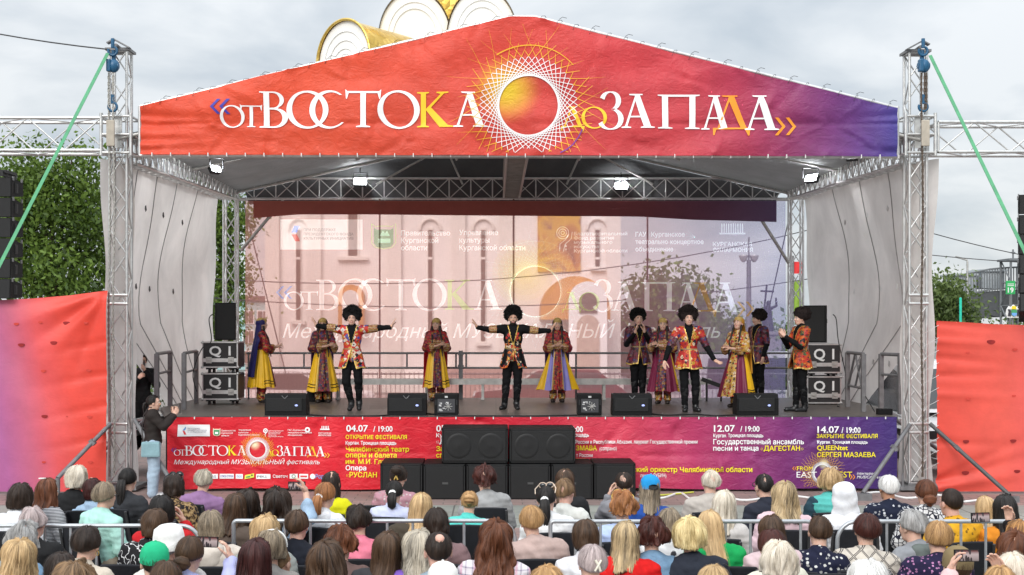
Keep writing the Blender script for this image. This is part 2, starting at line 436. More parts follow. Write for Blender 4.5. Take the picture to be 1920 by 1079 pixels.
tower(1722, YF, Z(98, 21), "tall front aluminium truss tower beside the roof banner's violet end", True)
tower(430, YR, 6.2, "rear aluminium truss tower behind the flight cases and green trees", False)
tower(1495, YR, 6.2, "rear aluminium truss tower behind the clapping man in red", False)
# chain hoists and chains on the front towers
for px, lab, sgn, cm in ((213, "blue chain hoist with silver chain on the tower with thin wire", -1, M_chain), (1729, "blue chain hoist with rusty brown chain beside the violet banner end", 1, M_rust)):
    x = (px - VX) * 20.8 / F; zt = Z(95, 20.8)
    h = thing("chain_hoist", lab, "hoist", (x, 20.8, 3), group="blue chain hoists")
    b = MB().ell((x + .015, 20.75, zt - .26), (.095, .08, .11)).box((x - .05, 20.72, zt - .26), (.07, .12, .2), bev=.02).bar((x - .09, 20.75, zt - .26), (x + .10, 20.75, zt - .26), .05, 14).bar((x, 20.8, zt), (x, 20.8, zt - .15), .035)
    b.build("body", M_blue, h)
    b = MB()
    for zz in (zt - .02, zt - .92):
        pts = [Vector((x + .07 * math.sin(t), 20.75, zz + .07 * math.cos(t))) for t in np.linspace(0.4, 5.2, 12)]
        b.tube(pts, .022); b.bar((x, 20.75, zz + .05), (x, 20.75, zz + .2), .03)
    b.build("hook", M_blue, h)
    rng = random.Random(3); b = MB()
    for off in (-.05, .02) if sgn < 0 else (-.02, .03, .06):
        zz = zt - .4; end = zt - .95 if off > .025 else 0.25
        k = 0
        while zz > end:
            b.box((x + off + .012 * math.sin(zz * 1.7), 20.74, zz), (.034 if k % 2 else .016, .016 if k % 2 else .034, .056)); zz -= .05; k += 1
    b.build("chain", cm, h)
    b = MB().box((x + .02 * sgn, 20.70, zt - 1.35), (.13, .05, .42), bev=.015); b.build("load_plate", plain("worn_plate", (.45, .40, .33), .6), h)
# wing beams that carry the loudspeakers
for x0, x1, y0, y1, lab in ((-10.6, X(197, 21.1), 288, 222, "aluminium truss beam above the trees carrying the big black loudspeakers"), (X(1752, 21.1), 12.4, 291, 230, "aluminium truss beam against the sky beyond the violet banner end")):
    z0, z1 = Z(y0, 21.1), Z(y1, 21.1)
    t = thing("truss_beam", lab, "truss beam", ((x0 + x1) / 2, 21.15, z0), group="wing beams beside the roof")
    truss(MB(), (x0, 21.15, (z0 + z1) / 2), (x1, 21.15, (z0 + z1) / 2), (0, .5, 0), (0, 0, z1 - z0 - .05), .028, .56, .014).build("lattice", M_alu, t)
    xo = x0 if x0 < 0 else x1
    truss(MB(), (xo, 21.15, .05), (xo, 21.15, z0), (.28, 0, 0), (0, .28, 0), .025, .42, .013).build("outer_mast", M_alu, t)

# ================================================================ stage roof
rf = thing("stage_roof", "gabled stage roof of dark grey fabric on aluminium trusses", "stage roof", (.4, 25, 5.5))
def fabric(name, col, rough=.8, trans=.25, wr=.35, sc=1.4):
    m = MN(name); v = m.tc(); f = m.noise(v, sc, 5, .6, .4)
    c = m.ramp(f, [(.3, mul(col, .86)), (.7, mul(col, 1.12))])
    m.base(c, rough); tr = m.n("ShaderNodeBsdfTranslucent"); m.set(tr.inputs[0], c)
    mxs = m.n("ShaderNodeMixShader"); mxs.inputs[0].default_value = trans
    m.L.new(m.b.outputs[0], mxs.inputs[1]); m.L.new(tr.outputs[0], mxs.inputs[2]); m.L.new(mxs.outputs[0], m.out.inputs[0])
    m.bump(m.noise(v, sc * 2.2, 6, .6, .6), wr, .08)
    return m.mat
M_roof = fabric("roof_fabric", (.19, .19, .185), .7, .18)
EL, ER, AP = (-6.15, 5.78), (6.9, 5.76), (.43, 7.24)
def slope(a):
    return lambda u, v: (a[0] + (AP[0] - a[0]) * u, 20.95 + 9.0 * v, a[1] + (AP[1] - a[1]) * u - .10 * math.sin(math.pi * u) * math.sin(math.pi * ((v * 3) % 1)) )
MB().grid(slope(EL), 16, 30).grid(slope(ER), 16, 30).build("roof_cover", M_roof, rf)
b = MB().prism([(-5.75, 5.52), (6.5, 5.52), (6.6, 5.78), (AP[0], 7.2), (-5.85, 5.8)], 30.02, 30.06)
b.build("rear_gable", fabric("rear_fabric", (.10, .102, .105), .8, .03), rf)
truss(MB(), (X(262, 21), 21.2, 5.72), (X(1683, 21), 21.2, 5.72), (0, .34, 0), (0, 0, .46), .026, .56, .014).build("front_beam", M_alu, rf)
truss(MB(), (X(436, YR), 29.95, 5.86), (X(1492, YR), 29.95, 5.86), (0, .3, 0), (0, 0, .47), .026, .50, .014, cross=True).build("rear_beam", M_alu, rf)
for x in (-6.17, 6.92): truss(MB(), (x, 21.45, 5.62), (x, 29.7, 5.84), (.36, 0, 0), (0, 0, .46), .026, .42, .014, cross=True).build("side_beam", M_alu, rf)
truss(MB(), (.36, 21.4, 5.80), (.36, 29.8, 5.85), (.36, 0, 0), (0, 0, .40), .028, .22, .016, ladder=True).build("ridge_beam", plain("ridge_alu", (.30, .27, .25), .5, .5), rf)
for y in (20.93, 25.4, 29.75):
    b = MB()
    for e in (EL, ER): b.bar((e[0], y, e[1] - .05), (AP[0], y, AP[1] - .05), .03)
    b.bar((AP[0], y, 5.9), (AP[0], y, AP[1]), .03)
    for sx in (-1, 1): b.bar((AP[0] + sx * 3.2, y, 5.95), (AP[0] + sx * 1.6, y, 6.83), .024); b.bar((AP[0] + sx * 1.2, y, 5.95), (AP[0] + sx * 1.6, y, 6.83), .024)
    b.build("rafter", M_aludull, rf)
MB().bar((X(262, 20.8), 20.82, Z(291.5, 20.8)), (X(1683, 20.8), 20.82, Z(294, 20.8)), .03).build("banner_rail", M_alu, rf)
b = MB(); pts = [(262, 199), (955, 31), (1003, 31), (1683, 202)]
for (a0, a1), (c0, c1) in zip(pts, pts[1:]): b.bar((X(a0, 20.85), 20.86, Z(a1 + 1, 20.85)), (X(c0, 20.85), 20.86, Z(c1 + 1, 20.85)), .032)
for px in (262, 1683): b.bar((X(px, 20.85), 20.86, Z(200, 20.85)), (X(px, 20.85), 20.86, Z(292, 20.85)), .03)
b.build("gable_tube", M_alu, rf)
for (a, c) in (((450, 470), (530, 375)), ((1481, 494), (1408, 378))):
    MB().bar((X(a[0], 29.3), 29.4, Z(a[1], 29.3)), (X(c[0], 29.3), 29.4, Z(c[1], 29.3)), .038).build("corner_brace", M_aludull, rf)

# diagonal steel braces at the tower feet
for (p0, p1, lab) in (((207, 795, 20.7), (108, 897, 19.7), "grey steel brace propping a tower against the red side banner by the trees"),
                      ((252, 787, 20.9), (322, 905, 19.9), "grey steel brace crossing in front of the woman with a phone"),
                      ((1706, 797, 20.9), (1618, 925, 19.9), "grey steel brace crossing the violet end of the schedule banner"),
                      ((1744, 795, 20.7), (1893, 934, 19.7), "dark steel brace with worn clamp across the far red banner")):
    t = thing("steel_brace", lab, "brace", at(*p1), group="braces at the tower feet")
    a, c = at(*p0), at(*p1); c.z = max(c.z, .1)
    MB().bar(a, c, .035).build("tube", M_steel if "dark" not in lab else plain("brace_dark", (.09, .09, .09), .5, .3), t)
    b = MB().box((c.x, c.y, .05), (.22, .22, .1)).bar(c, (c.x, c.y, .02), .04); mid = a.lerp(c, .35); b.box(mid, (.1, .1, .06), ry=.8)
    b.build("foot_clamp", M_steel, t)

# ================================================================ grey side curtains
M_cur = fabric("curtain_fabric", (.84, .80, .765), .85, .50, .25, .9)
M_cur2 = fabric("curtain_fabric_shade", (.74, .71, .68), .85, .42, .3, .9)  # same cloth for the dimmer side, its shade put into the colour
M_seam = plain("curtain_seam", (.36, .34, .335), .9)
M_flap = plain("curtain_flap", (.11, .10, .10), .9)
def curtain(sgn, mat_, lab, xf, xr):
    t = thing("side_curtain", lab, "curtain", (xf, 25, 1), group="grey side curtains of the stage")
    def pos(u, v):
        z = 5.42 + .16 * u - v * 4.7
        y0 = 21.45 + (0 if z > 2.75 else min(4.2, (2.75 - z) * 2.3))
        y = y0 + (29.5 - y0) * u
        bul = (.34 * math.sin(math.pi * min(1, v * 1.05)) * (math.sin(math.pi * u) * .7 + .3)) + .05 * math.sin(u * 19 + v * 2) * v * .6 + .03 * math.sin(v * 12 + u * 7)
        return Vector((xf + (xr - xf) * u + sgn * (bul + .25 * v * v * (1 - u)), y, z))
    MB().grid(pos, 60, 50).build("cloth", mat_, t)
    for u in (.13, .30, .48, .70) if sgn < 0 else (.2, .42, .66):
        b = MB(); b.tube([pos(u, v) - Vector((sgn * .012, 0, 0)) for v in np.linspace(0, 1, 30)], .009, 5); b.build("seam", M_seam, t)
    rng = random.Random(5 + sgn)
    for v in (.12, .42, .72):
        for u in (.06, .22, .39, .6):
            p = pos(u + .02 * v, v + .04 * u) - Vector((sgn * .02, 0, 0))
            b = MB().add([p, p + Vector((-sgn * .012, .04, .02)), p + Vector((-sgn * .025, .04, -.07)), p + Vector((-sgn * .012, .0, -.11)), p + Vector((0, -.02, -.06))], [(0, 1, 2, 3, 4)])
            b.build("vent_flap", M_flap if sgn < 0 else (M_white if v < .5 else M_seam), t)
    xo = X(192 if sgn < 0 else 1751, 21)
    def strip(u, v):
        z = 5.42 - v * 5.35
        k = (.10 * (1 - v) ** 2 if sgn < 0 else .12 * (1 - v) ** 3 + .03)
        return Vector((xo + sgn * (k - .06 + .03 * math.sin(v * 14 + u * 3)) - sgn * u * .34, 21.02 + .55 * u + .05 * math.sin(v * 9), z))
    MB().grid(strip, 8, 50).build("outer_flap", M_cur, t)
    return t
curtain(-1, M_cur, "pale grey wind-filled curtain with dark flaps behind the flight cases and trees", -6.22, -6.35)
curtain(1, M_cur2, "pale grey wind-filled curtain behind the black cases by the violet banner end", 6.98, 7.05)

# ================================================================ stairs and handrail frames
def stair(x0, sgn, lab):
    t = thing("metal_stairs", lab, "stairs", (x0, 23.5, 0))
    for i in range(5):
        z = 1.0 - i * .2; x = x0 + sgn * (.16 + i * .27)
        MB().box((x, 23.6, z), (.3, 1.1, .04)).box((x + sgn * -.14, 23.6, z - .05), (.02, 1.1, .07)).build("tread", M_aludull, t)
    for y in (23.02, 24.18): MB().bar((x0, y, 1.08), (x0 + sgn * 1.5, y, .02), .035).build("stringer", M_steel, t)
    return t
stair(-6.15, -1, "metal steps up to the stage behind the woman with the phone")
stair(7.05, 1, "metal steps up to the stage behind the violet banner end")
def railframe(pts, mids, xbars, lab):
    t = thing("handrail_frame", lab, "handrail", (pts[0][0], pts[0][1], 1.2), group="grey handrail frames at the stage corners")
    top = 2.2
    for x, y in pts: MB().box((x, y, 1.7), (.075, .075, 1.0)).build("post", M_steel, t)
    a, c = pts; MB().bar((a[0], a[1], top), (c[0], c[1], top), .03).build("rail", M_steel, t)
    for z in mids: MB().bar((a[0], a[1], z), (c[0], c[1], z), .022).build("rail", M_steel, t)
    if xbars:
        b = MB(); A = Vector((*a, 0)); D = Vector((*c, 0)) - A
        for u0, u1 in ((.05, .5), (.5, .95)): b.bar(A + D * u0 + Vector((0, 0, top)), A + D * (.5 if u0 < .3 else u1) + Vector((0, 0, 1.6 if u0 < .3 else 1.6)), .02); b.bar(A + D * .5 + Vector((0, 0, top)), A + D * (u1 if u0 > .3 else u0) + Vector((0, 0, 1.55)), .02)
        b.build("crossbar", M_steel, t)
railframe([(X(294, 22.4), 22.4), (X(319, 24.0), 24.0)], (1.85,), 0, "two-post handrail frame beside the man covering his mouth")
railframe([(X(345, 22.9), 22.9), (X(368, 24.8), 24.8)], (1.85,), 0, "handrail frame with dangling cable beside the lettered flight cases")
railframe([(X(1619, 22.3), 22.3), (X(1589, 23.6), 23.6)], (1.6,), 1, "handrail frame with slanting bars beside the lettered flight cases")
railframe([(X(1652, 22.3), 22.3), (X(1688, 21.7), 21.7)], (1.85,), 0, "handrail frame nearest the violet banner end and the tower")

# ================================================================ straps and wires
def strap(a, c, wdt, name, lab, m, cat="strap"):
    d = (c - a).normalized(); s_ = d.cross(Vector((0, 1, 0))).normalized() * wdt / 2; o = Vector((0, .006, 0))
    b = MB(); q = [a - s_ - o, a + s_ - o, c + s_ - o, c - s_ - o, a - s_ + o, a + s_ + o, c + s_ + o, c - s_ + o]
    b.add(q, [(0, 1, 2, 3), (4, 7, 6, 5), (0, 4, 5, 1), (1, 5, 6, 2), (2, 6, 7, 3), (3, 7, 4, 0)])
    tag(b.build(name, m), lab, cat)
M_green = plain("green_webbing", (.09, .31, .16), .75)
strap(at(202, 100, 20.7), at(-150, 790, 17.0), .052, "webbing_strap", "green webbing strap slanting from the tower beside the trees", M_green)
strap(at(1744, 104, 20.7), at(2060, 760, 17.5), .052, "webbing_strap", "green webbing strap slanting from the tower across the open sky", M_green)
def wire(a, c, sag, r, name, lab, m=M_dark, cat="cable"):
    pts = [a.lerp(c, t) - Vector((0, 0, sag * 4 * t * (1 - t))) for t in np.linspace(0, 1, 16)]
    tag(MB().tube(pts, r, 5).build(name, m), lab, cat)
wire(at(203, 93, 20.8), at(-500, -80, 24), .25, .012, "guy_wire", "thin dark wire leading up from the tower into the sky", M_dark, "wire")
for p, q, sg, lab in (((1700, 424, 42), (2300, 520, 46), .4, "upper black overhead cable behind the curved loudspeaker column"), ((1700, 474, 46), (2300, 500, 50), .2, "lower thin overhead cable above the footbridge"),
                   ((300, 515, 38), (1700, 380, 44), 1.2, "overhead cable behind the see-through banner, uppermost of them"), ((300, 550, 38), (1700, 490, 44), .9, "overhead cable behind the see-through banner, lowest of them"),
                   ((455, 375, 33), (585, 900, 33), .0, "steep dark cable behind the see-through banner by the teal building"), ((1487, 375, 33), (1415, 700, 33), .0, "steep dark cable behind the see-through banner by the cross")):
    wire(at(*p), at(*q), sg, .016, "overhead_cable", lab)
# ================================================================ printed cloth: banners, lettering, emblems
def wrinkle(seed, amp, wl, creases=(), x0=0, x1=1):
    rng = np.random.RandomState(seed); W = []
    for i in range(9):
        a = rng.uniform(0, math.pi); k = 2 * math.pi / (wl * rng.uniform(.5, 2.2)); W.append((k * math.cos(a) * .7, k * math.sin(a), rng.uniform(0, 6.3), rng.uniform(.4, 1)))
    def f(x, z):
        x = np.asarray(x, float); z = np.asarray(z, float); y = np.zeros_like(x)
        wx = x + .15 * np.sin(2.1 * z + 1.3 * x); wz = z + .12 * np.sin(1.7 * x + seed)
        for kx, kz, ph, a in W: y += a * np.sin(kx * wx + kz * wz + ph)
        y *= amp / 3
        for ax, az, bx, bz, wd, am in creases:
            dx, dz = bx - ax, bz - az; l2 = dx * dx + dz * dz
            t = np.clip(((x - ax) * dx + (z - az) * dz) / l2, 0, 1)
            d = np.hypot(x - ax - t * dx, z - az - t * dz) / (wd * (.55 + .8 * t))
            y += am * (1 - t) * np.exp(-d * d)
        return y
    return f
def creases_from(points, seed, n, length, amp, down=True, wd=.05):
    rng = random.Random(seed); out = []
    for x, z in points:
        for _ in range(n):
            a = rng.uniform(-2.6, -.55) if down else rng.uniform(-3.1, 3.1); l = length * rng.uniform(.5, 1.3)
            out.append((x, z, x + l * math.cos(a), z + l * math.sin(a), wd * rng.uniform(.7, 1.6), amp * rng.uniform(-1, 1)))
    return out
def cloth(name, Y, xr, ztop, zbot, surf, nx, nz, mat_, parent, back=.004):
    xs = np.linspace(xr[0], xr[1], nx + 1); v = np.linspace(0, 1, nz + 1)
    ZT = np.array([ztop(x) for x in xs]); ZB = np.array([zbot(x) for x in xs])
    XX = np.repeat(xs[None], nz + 1, 0); ZZ = ZT[None] + (ZB - ZT)[None] * v[:, None]
    YY = Y + surf(XX, ZZ)
    V = np.stack([XX, YY, ZZ], -1).reshape(-1, 3); i = np.arange(nz)[:, None] * (nx + 1) + np.arange(nx)[None]
    Fc = np.stack([i, i + nx + 1, i + nx + 2, i + 1], -1).reshape(-1, 4)
    D = surf(XX, ZZ)
    def on_grid(x, z):   # the cloth's own facets, so that prints lie on them
        x = np.asarray(x, float); z = np.asarray(z, float); fx = np.clip((x - xr[0]) / (xr[1] - xr[0]) * nx, 0, nx - 1e-6); ix = fx.astype(int); fx = fx - ix
        zt_ = ZT[ix] * (1 - fx) + ZT[ix + 1] * fx; zb_ = ZB[ix] * (1 - fx) + ZB[ix + 1] * fx; fz = np.clip((z - zt_) / (zb_ - zt_) * nz, 0, nz - 1e-6); iz = fz.astype(int); fz = fz - iz
        return (D[iz, ix] * (1 - fx) + D[iz, ix + 1] * fx) * (1 - fz) + (D[iz + 1, ix] * (1 - fx) + D[iz + 1, ix + 1] * fx) * fz
    last_cloth[0] = on_grid
    return link(name, raw_mesh(name, [(V, Fc, 0)], [mat_]), parent)
last_cloth = [None]

_fc = {}
def font_polys(body, bold=0.0, shear=0.0):
    key = (body, bold, shear)
    if key in _fc: return _fc[key]
    cu = bpy.data.curves.new("t", 'FONT'); cu.body = body; cu.shear = shear; cu.resolution_u = 3; cu.fill_mode = 'NONE'
    o = bpy.data.objects.new("t", cu); C.objects.link(o); bpy.context.view_layer.update()
    from mathutils.geometry import delaunay_2d_cdt
    me = bpy.data.meshes.new_from_object(o.evaluated_get(bpy.context.evaluated_depsgraph_get()))
    P0 = [Vector((v.co.x, v.co.y)) for v in me.vertices]; E0 = []
    for e in me.edges:
        a, b_ = sorted(e.vertices); E0.append((a, b_) if b_ - a == 1 else (b_, a))
    bpy.data.objects.remove(o); bpy.data.curves.remove(cu); bpy.data.meshes.remove(me)
    if not P0: _fc[key] = ([], []); return _fc[key]
    if bold > 0:
        sg = sum(P0[a].x * P0[b_].y - P0[b_].x * P0[a].y for a, b_ in E0); sg = 1 if sg > 0 else -1; nr = [Vector((0, 0)) for _ in P0]
        for a, b_ in E0:
            d = P0[b_] - P0[a]
            if d.length > 1e-9: q = Vector((d.y, -d.x)).normalized() * sg; nr[a] += q; nr[b_] += q
        P0 = [p + n_.normalized() * bold * min(1.5, 2 / max(n_.length, .8)) if n_.length > 1e-6 else p for p, n_ in zip(P0, nr)]
    V, _, Fs, *_ = delaunay_2d_cdt(P0, E0, [], 0, 1e-7)
    C_ = np.array([[sum(V[q].x for q in f) / len(f), sum(V[q].y for q in f) / len(f)] for f in Fs])
    A_ = np.array([P0[a][:] for a, _ in E0]); B_ = np.array([P0[b_][:] for _, b_ in E0])   # winding number: strokes of a letter may overlap
    up = (A_[None, :, 1] <= C_[:, None, 1]) & (B_[None, :, 1] > C_[:, None, 1]); dn = (A_[None, :, 1] > C_[:, None, 1]) & (B_[None, :, 1] <= C_[:, None, 1])
    sd = (B_[None, :, 0] - A_[None, :, 0]) * (C_[:, None, 1] - A_[None, :, 1]) - (C_[:, None, 0] - A_[None, :, 0]) * (B_[None, :, 1] - A_[None, :, 1])
    wn = (up & (sd > 0)).sum(1) - (dn & (sd < 0)).sum(1)
    Fs = [tuple(f) for f, w_ in zip(Fs, wn) if w_ != 0]; V = [(v.x, v.y) for v in V]
    _fc[key] = (V, Fs); return V, Fs
def arc(cx, cy, rx, ry, a0, a1, n=16, rot=0.0):
    out = []
    for i in range(n + 1):
        a = R(a0 + (a1 - a0) * i / n); x, y = rx * math.cos(a), ry * math.sin(a); c, s_ = math.cos(rot), math.sin(rot)
        out.append((cx + x * c - y * s_, cy + x * s_ + y * c))
    return out
def stroke(pts, wd):
    a, b = [], []
    for i, p in enumerate(pts):
        q, r_ = pts[max(i - 1, 0)], pts[min(i + 1, len(pts) - 1)]; dx, dy = r_[0] - q[0], r_[1] - q[1]; l = math.hypot(dx, dy) or 1
        w_ = wd(i / (len(pts) - 1), dx / l, dy / l) / 2; a.append((p[0] - dy / l * w_, p[1] + dx / l * w_)); b.append((p[0] + dy / l * w_, p[1] - dx / l * w_))
    return a + b[::-1]
_th = lambda t, dx, dy: .03 + .125 * abs(dy) ** 1.4
GL = {   # serif capitals: (width, [outline, holes...])
 'О': (1.02, [arc(.51, .5, .51, .53, 0, 360, 40)[:-1], arc(.51, .5, .372, .475, 0, 360, 40, .14)[:-1]]),
 'В': (.70, [[(0, 0), (.36, 0)] + arc(.37, .275, .32, .275, -90, 78, 14) + arc(.34, .775, .25, .225, -60, 90, 12) + [(0, 1), (0, .97), (.1, .95), (.1, .05), (0, .03)],
              [(.238, .04)] + arc(.34, .275, .215, .235, -90, 90, 12) + [(.238, .51)], [(.238, .56)] + arc(.33, .765, .155, .2, -85, 90, 10) + [(.238, .965)]]),
 'С': (.84, [arc(.5, .5, .5, .53, 48, 318, 30) + arc(.545, .5, .40, .475, 312, 56, 26)]),
 'Т': (.92, [[(0, 1.05), (.02, .78), (.045, .78), (.09, .945), (.39, .945), (.39, .05), (.28, .03), (.28, 0), (.64, 0), (.64, .03), (.53, .05), (.53, .945), (.83, .945), (.875, .78), (.9, .78), (.92, 1.05), (.87, 1.0), (.05, 1.0)]]),
 'К': (.95, [[(0, 0), (.32, 0), (.32, .03), (.238, .05), (.238, .47), (.24, .49), (.6, 0), (.97, 0), (.97, .03), (.82, .06), (.37, .57), (.72, .95), (.84, .97), (.84, 1), (.52, 1), (.52, .97), (.63, .94), (.238, .53), (.238, .95), (.32, .97), (.32, 1), (0, 1), (0, .97), (.1, .95), (.1, .05), (0, .03)]]),
 'А': (.97, [[(0, 0), (.28, 0), (.28, .03), (.17, .05), (.25, .31), (.56, .31), (.65, .05), (.56, .03), (.56, 0), (.97, 0), (.97, .03), (.86, .05), (.54, .965), (.62, .965), (.62, 1), (.22, 1), (.238, .965), (.40, .95), (.10, .05), (0, .03)], [(.265, .355), (.41, .80), (.545, .355)]]),
 'П': (.97, [[(0, 0), (.34, 0), (.34, .03), (.24, .05), (.24, .94), (.73, .94), (.73, .05), (.63, .03), (.63, 0), (.97, 0), (.97, .03), (.87, .05), (.87, .95), (.97, .97), (.97, 1), (0, 1), (0, .97), (.1, .95), (.1, .05), (0, .03)]]),
 'Д': (.94, [[(0, -.17), (.035, -.17), (.085, 0), (.8, 0), (.87, -.19), (.905, -.19), (.94, .05), (.84, .05), (.54, .965), (.62, .965), (.62, 1), (.22, 1), (.238, .965), (.40, .95), (.12, .05), (.0, .05)], [(.165, .05), (.41, .82), (.69, .05)]]),
 'З': (.68, [stroke(arc(.30, .765, .24, .235, 165, -80, 16) + arc(.30, .275, .31, .275, 82, -160, 18), _th)]),
 '‹': (.62, [[(0, .5), (.42, 1), (.62, 1), (.2, .5), (.62, 0), (.42, 0)]]),
 '›': (.62, [[(.62, .5), (.2, 1), (0, 1), (.42, .5), (0, 0), (.2, 0)]]),
}
_gp = {}
def glyph_polys(ch):
    if ch in _gp: return _gp[ch]
    from mathutils.geometry import delaunay_2d_cdt
    loops = GL[ch][1]; vs = []; es = []; 
    for lp in loops:
        b0 = len(vs); vs += [Vector(p) for p in lp]; es += [(b0 + i, b0 + (i + 1) % len(lp)) for i in range(len(lp))]
    V, E, Fs, *_ = delaunay_2d_cdt(vs, es, [], 0, 1e-6)
    def inside(p):
        c = False
        for lp in loops:
            j = len(lp) - 1
            for i in range(len(lp)):
                (xi, yi), (xj, yj) = lp[i], lp[j]
                if (yi > p[1]) != (yj > p[1]) and p[0] < (xj - xi) * (p[1] - yi) / (yj - yi) + xi: c = not c
                j = i
        return c
    keep = [tuple(f) for f in Fs if inside((sum(V[i].x for i in f) / len(f), sum(V[i].y for i in f) / len(f)))]
    _gp[ch] = ([(v.x, v.y) for v in V], keep); return _gp[ch]

class Print:
    """flat marks in pixels of a banner plane, bent onto the banner's own folds"""
    def __init__(s, Y, surf, map_=None): s.Y = Y; s.surf = surf; s.d = {}; s.map = map_ or (lambda x, y: (x, y)); s.k = 0
    def add(s, part, mat_, V, Fs, lift=0.0):
        A = s.d.setdefault((part, mat_.name), [mat_, [], []]); b = len(A[1]); s.k += 1
        e = lift * 4 + (s.k % 40) * .00006
        A[1] += [(X(p[0], s.Y), Z(p[1], s.Y), e) for p in (s.map(*q) for q in V)]; A[2] += [[i + b for i in f] for f in Fs]
    def fit(s, part, mat_, V, Fs, x0, x1, yb, yt, tight=True, base=None, top=None, lift=0.0):
        """scale glyph polys so they span x0..x1 and the baseline..top line sits on yb..yt (pixels)"""
        xs = [v[0] for v in V]; a, c = (min(xs), max(xs)) if tight else (0, max(xs))
        ky = (yb - yt) / ((top or 1) - (base or 0)); kx = (x1 - x0) / ((c - a) or 1)
        s.add(part, mat_, [(x0 + (v[0] - a) * kx, yb - (v[1] - (base or 0)) * ky) for v in V], Fs, lift)
    def text(s, body, x0, x1, yb, yt, mat_, bold=.020, shear=0.0, part="lettering", cap=.73, lift=0.0):
        V, Fs = font_polys(body, max(bold, 0.0)); V = [(v[0] + shear * v[1], v[1]) for v in V]
        if V: s.fit(part, mat_, V, Fs, x0, x1, yb, yt, top=cap, lift=lift)
    def glyph(s, ch, x0, x1, yb, yt, mat_, part="lettering", lift=0.0):
        V, Fs = glyph_polys(ch); s.fit(part, mat_, V, Fs, x0, x1, yb, yt, lift=lift)
    def poly(s, pts, mat_, part="emblem", lift=0.0): s.add(part, mat_, pts, [tuple(range(len(pts)))], lift)
    def rect(s, x0, y0, x1, y1, mat_, part="emblem", lift=0.0): s.poly([(x0, y1), (x1, y1), (x1, y0), (x0, y0)], mat_, part, lift)
    def ring(s, cx, cy, r0, r1, mat_, part="emblem", a0=0, a1=360, lift=0.0, n=64):
        V = []; 
        for i in range(n + 1):
            a = R(a0 + (a1 - a0) * i / n); V += [(cx + r0 * math.cos(a), cy - r0 * math.sin(a)), (cx + r1 * math.cos(a), cy - r1 * math.sin(a))]
        s.add(part, mat_, V, [(2 * i, 2 * i + 1, 2 * i + 3, 2 * i + 2) for i in range(n)], lift)
    def line(s, pts, w0, w1, mat_, part="emblem", lift=0.0, ok=None):
        V = []; n = len(pts)
        for i, p in enumerate(pts):
            if ok and not ok(*p): break
            q, r_ = pts[max(i - 1, 0)], pts[min(i + 1, n - 1)]; dx, dy = r_[0] - q[0], r_[1] - q[1]; l = math.hypot(dx, dy) or 1
            w_ = (w0 + (w1 - w0) * i / (n - 1)) / 2; V += [(p[0] - dy / l * w_, p[1] + dx / l * w_), (p[0] + dy / l * w_, p[1] - dx / l * w_)]
        k = len(V) // 2
        if k > 1: s.add(part, mat_, V, [(2 * i, 2 * i + 1, 2 * i + 3, 2 * i + 2) for i in range(k - 1)], lift)
    def finish(s, parent, step=.12, off=.016):
        for (part, _), (mat_, V, Fs) in s.d.items():
            bm = bmesh.new(); vs = [bm.verts.new((v[0], v[2], v[1])) for v in V]
            for f in Fs:
                try: bm.faces.new([vs[i] for i in f])
                except ValueError: pass
            for ax in (0, 2):
                cs = [v.co[ax] for v in bm.verts]; a, c = min(cs), max(cs); g = math.ceil(a / step) * step
                while g < c:
                    no = Vector((1, 0, 0)) if ax == 0 else Vector((0, 0, 1)); co = no * g
                    near = [f for f in bm.faces if min(v.co[ax] for v in f.verts) < g < max(v.co[ax] for v in f.verts)]
                    if near:
                        geom = set(near)
                        for f in near: geom.update(f.edges); geom.update(f.verts)
                        bmesh.ops.bisect_plane(bm, geom=list(geom), plane_co=co, plane_no=no, dist=1e-5)
                    g += step
            bm.verts.ensure_lookup_table()
            if len(bm.verts):
                xs = np.array([v.co.x for v in bm.verts]); zs = np.array([v.co.z for v in bm.verts]); ys = s.surf(xs, zs)
                for v, y in zip(bm.verts, ys): v.co.y = s.Y + y - off - v.co.y
            for f in bm.faces:
                f.normal_update()
                if f.normal.y > 0: f.normal_flip()
                f.smooth = True
            me = bpy.data.meshes.new(part); bm.to_mesh(me); bm.free(); me.materials.append(mat_)
            link(part, me, parent)

def sunburst(P, cx, cy, r, wmat, ymat, n=60, Rw=1.45, Ry=2.05, Rf=2.9, w=1.0, ok=None, arcs=True, seed=1, lift=0.0):
    rng = random.Random(seed)
    for k in range(n):
        th = 2 * math.pi * k / n; c, s_ = math.cos(th), math.sin(th)
        for sg in (-1, 1):
            lw = math.sqrt(Rw ** 2 - 1); ly = math.sqrt((Ry * rng.uniform(.9, 1.1)) ** 2 - 1)
            up = s_ < -.1 or rng.random() < .35
            def pt(t): 
                b = .05 * t * t
                return (cx + r * (c * (1.025 + b) - s_ * sg * t), cy + r * (s_ * (1.025 + b) + c * sg * t))
            P.line([pt(lw * i / 5) for i in range(6)], 1.45 * w, 1.2 * w, wmat, "sunburst", lift, ok)
            P.line([pt(lw + (ly - lw) * i / 5) for i in range(6)], 1.15 * w, .75 * w, ymat, "sunburst", lift, ok)
            if Rf and k % 2 == 0 and up:
                lf = math.sqrt((Rf * rng.uniform(.75, 1.05)) ** 2 - 1)
                P.line([pt(ly + (lf - ly) * i / 4) for i in range(5)], .6 * w, .15 * w, ymat, "sunburst", lift, ok)
    P.ring(cx, cy, r * 1.0, r * 1.03, wmat, "sunburst", lift=lift + .0004)
    if arcs: P.line([(cx + 2.05 * r * math.cos(a), cy - 2.05 * r * math.sin(a)) for a in np.linspace(R(122), R(42), 24)], 2.2 * w, 1.2 * w, ymat, "sunburst", lift + .0006, ok)

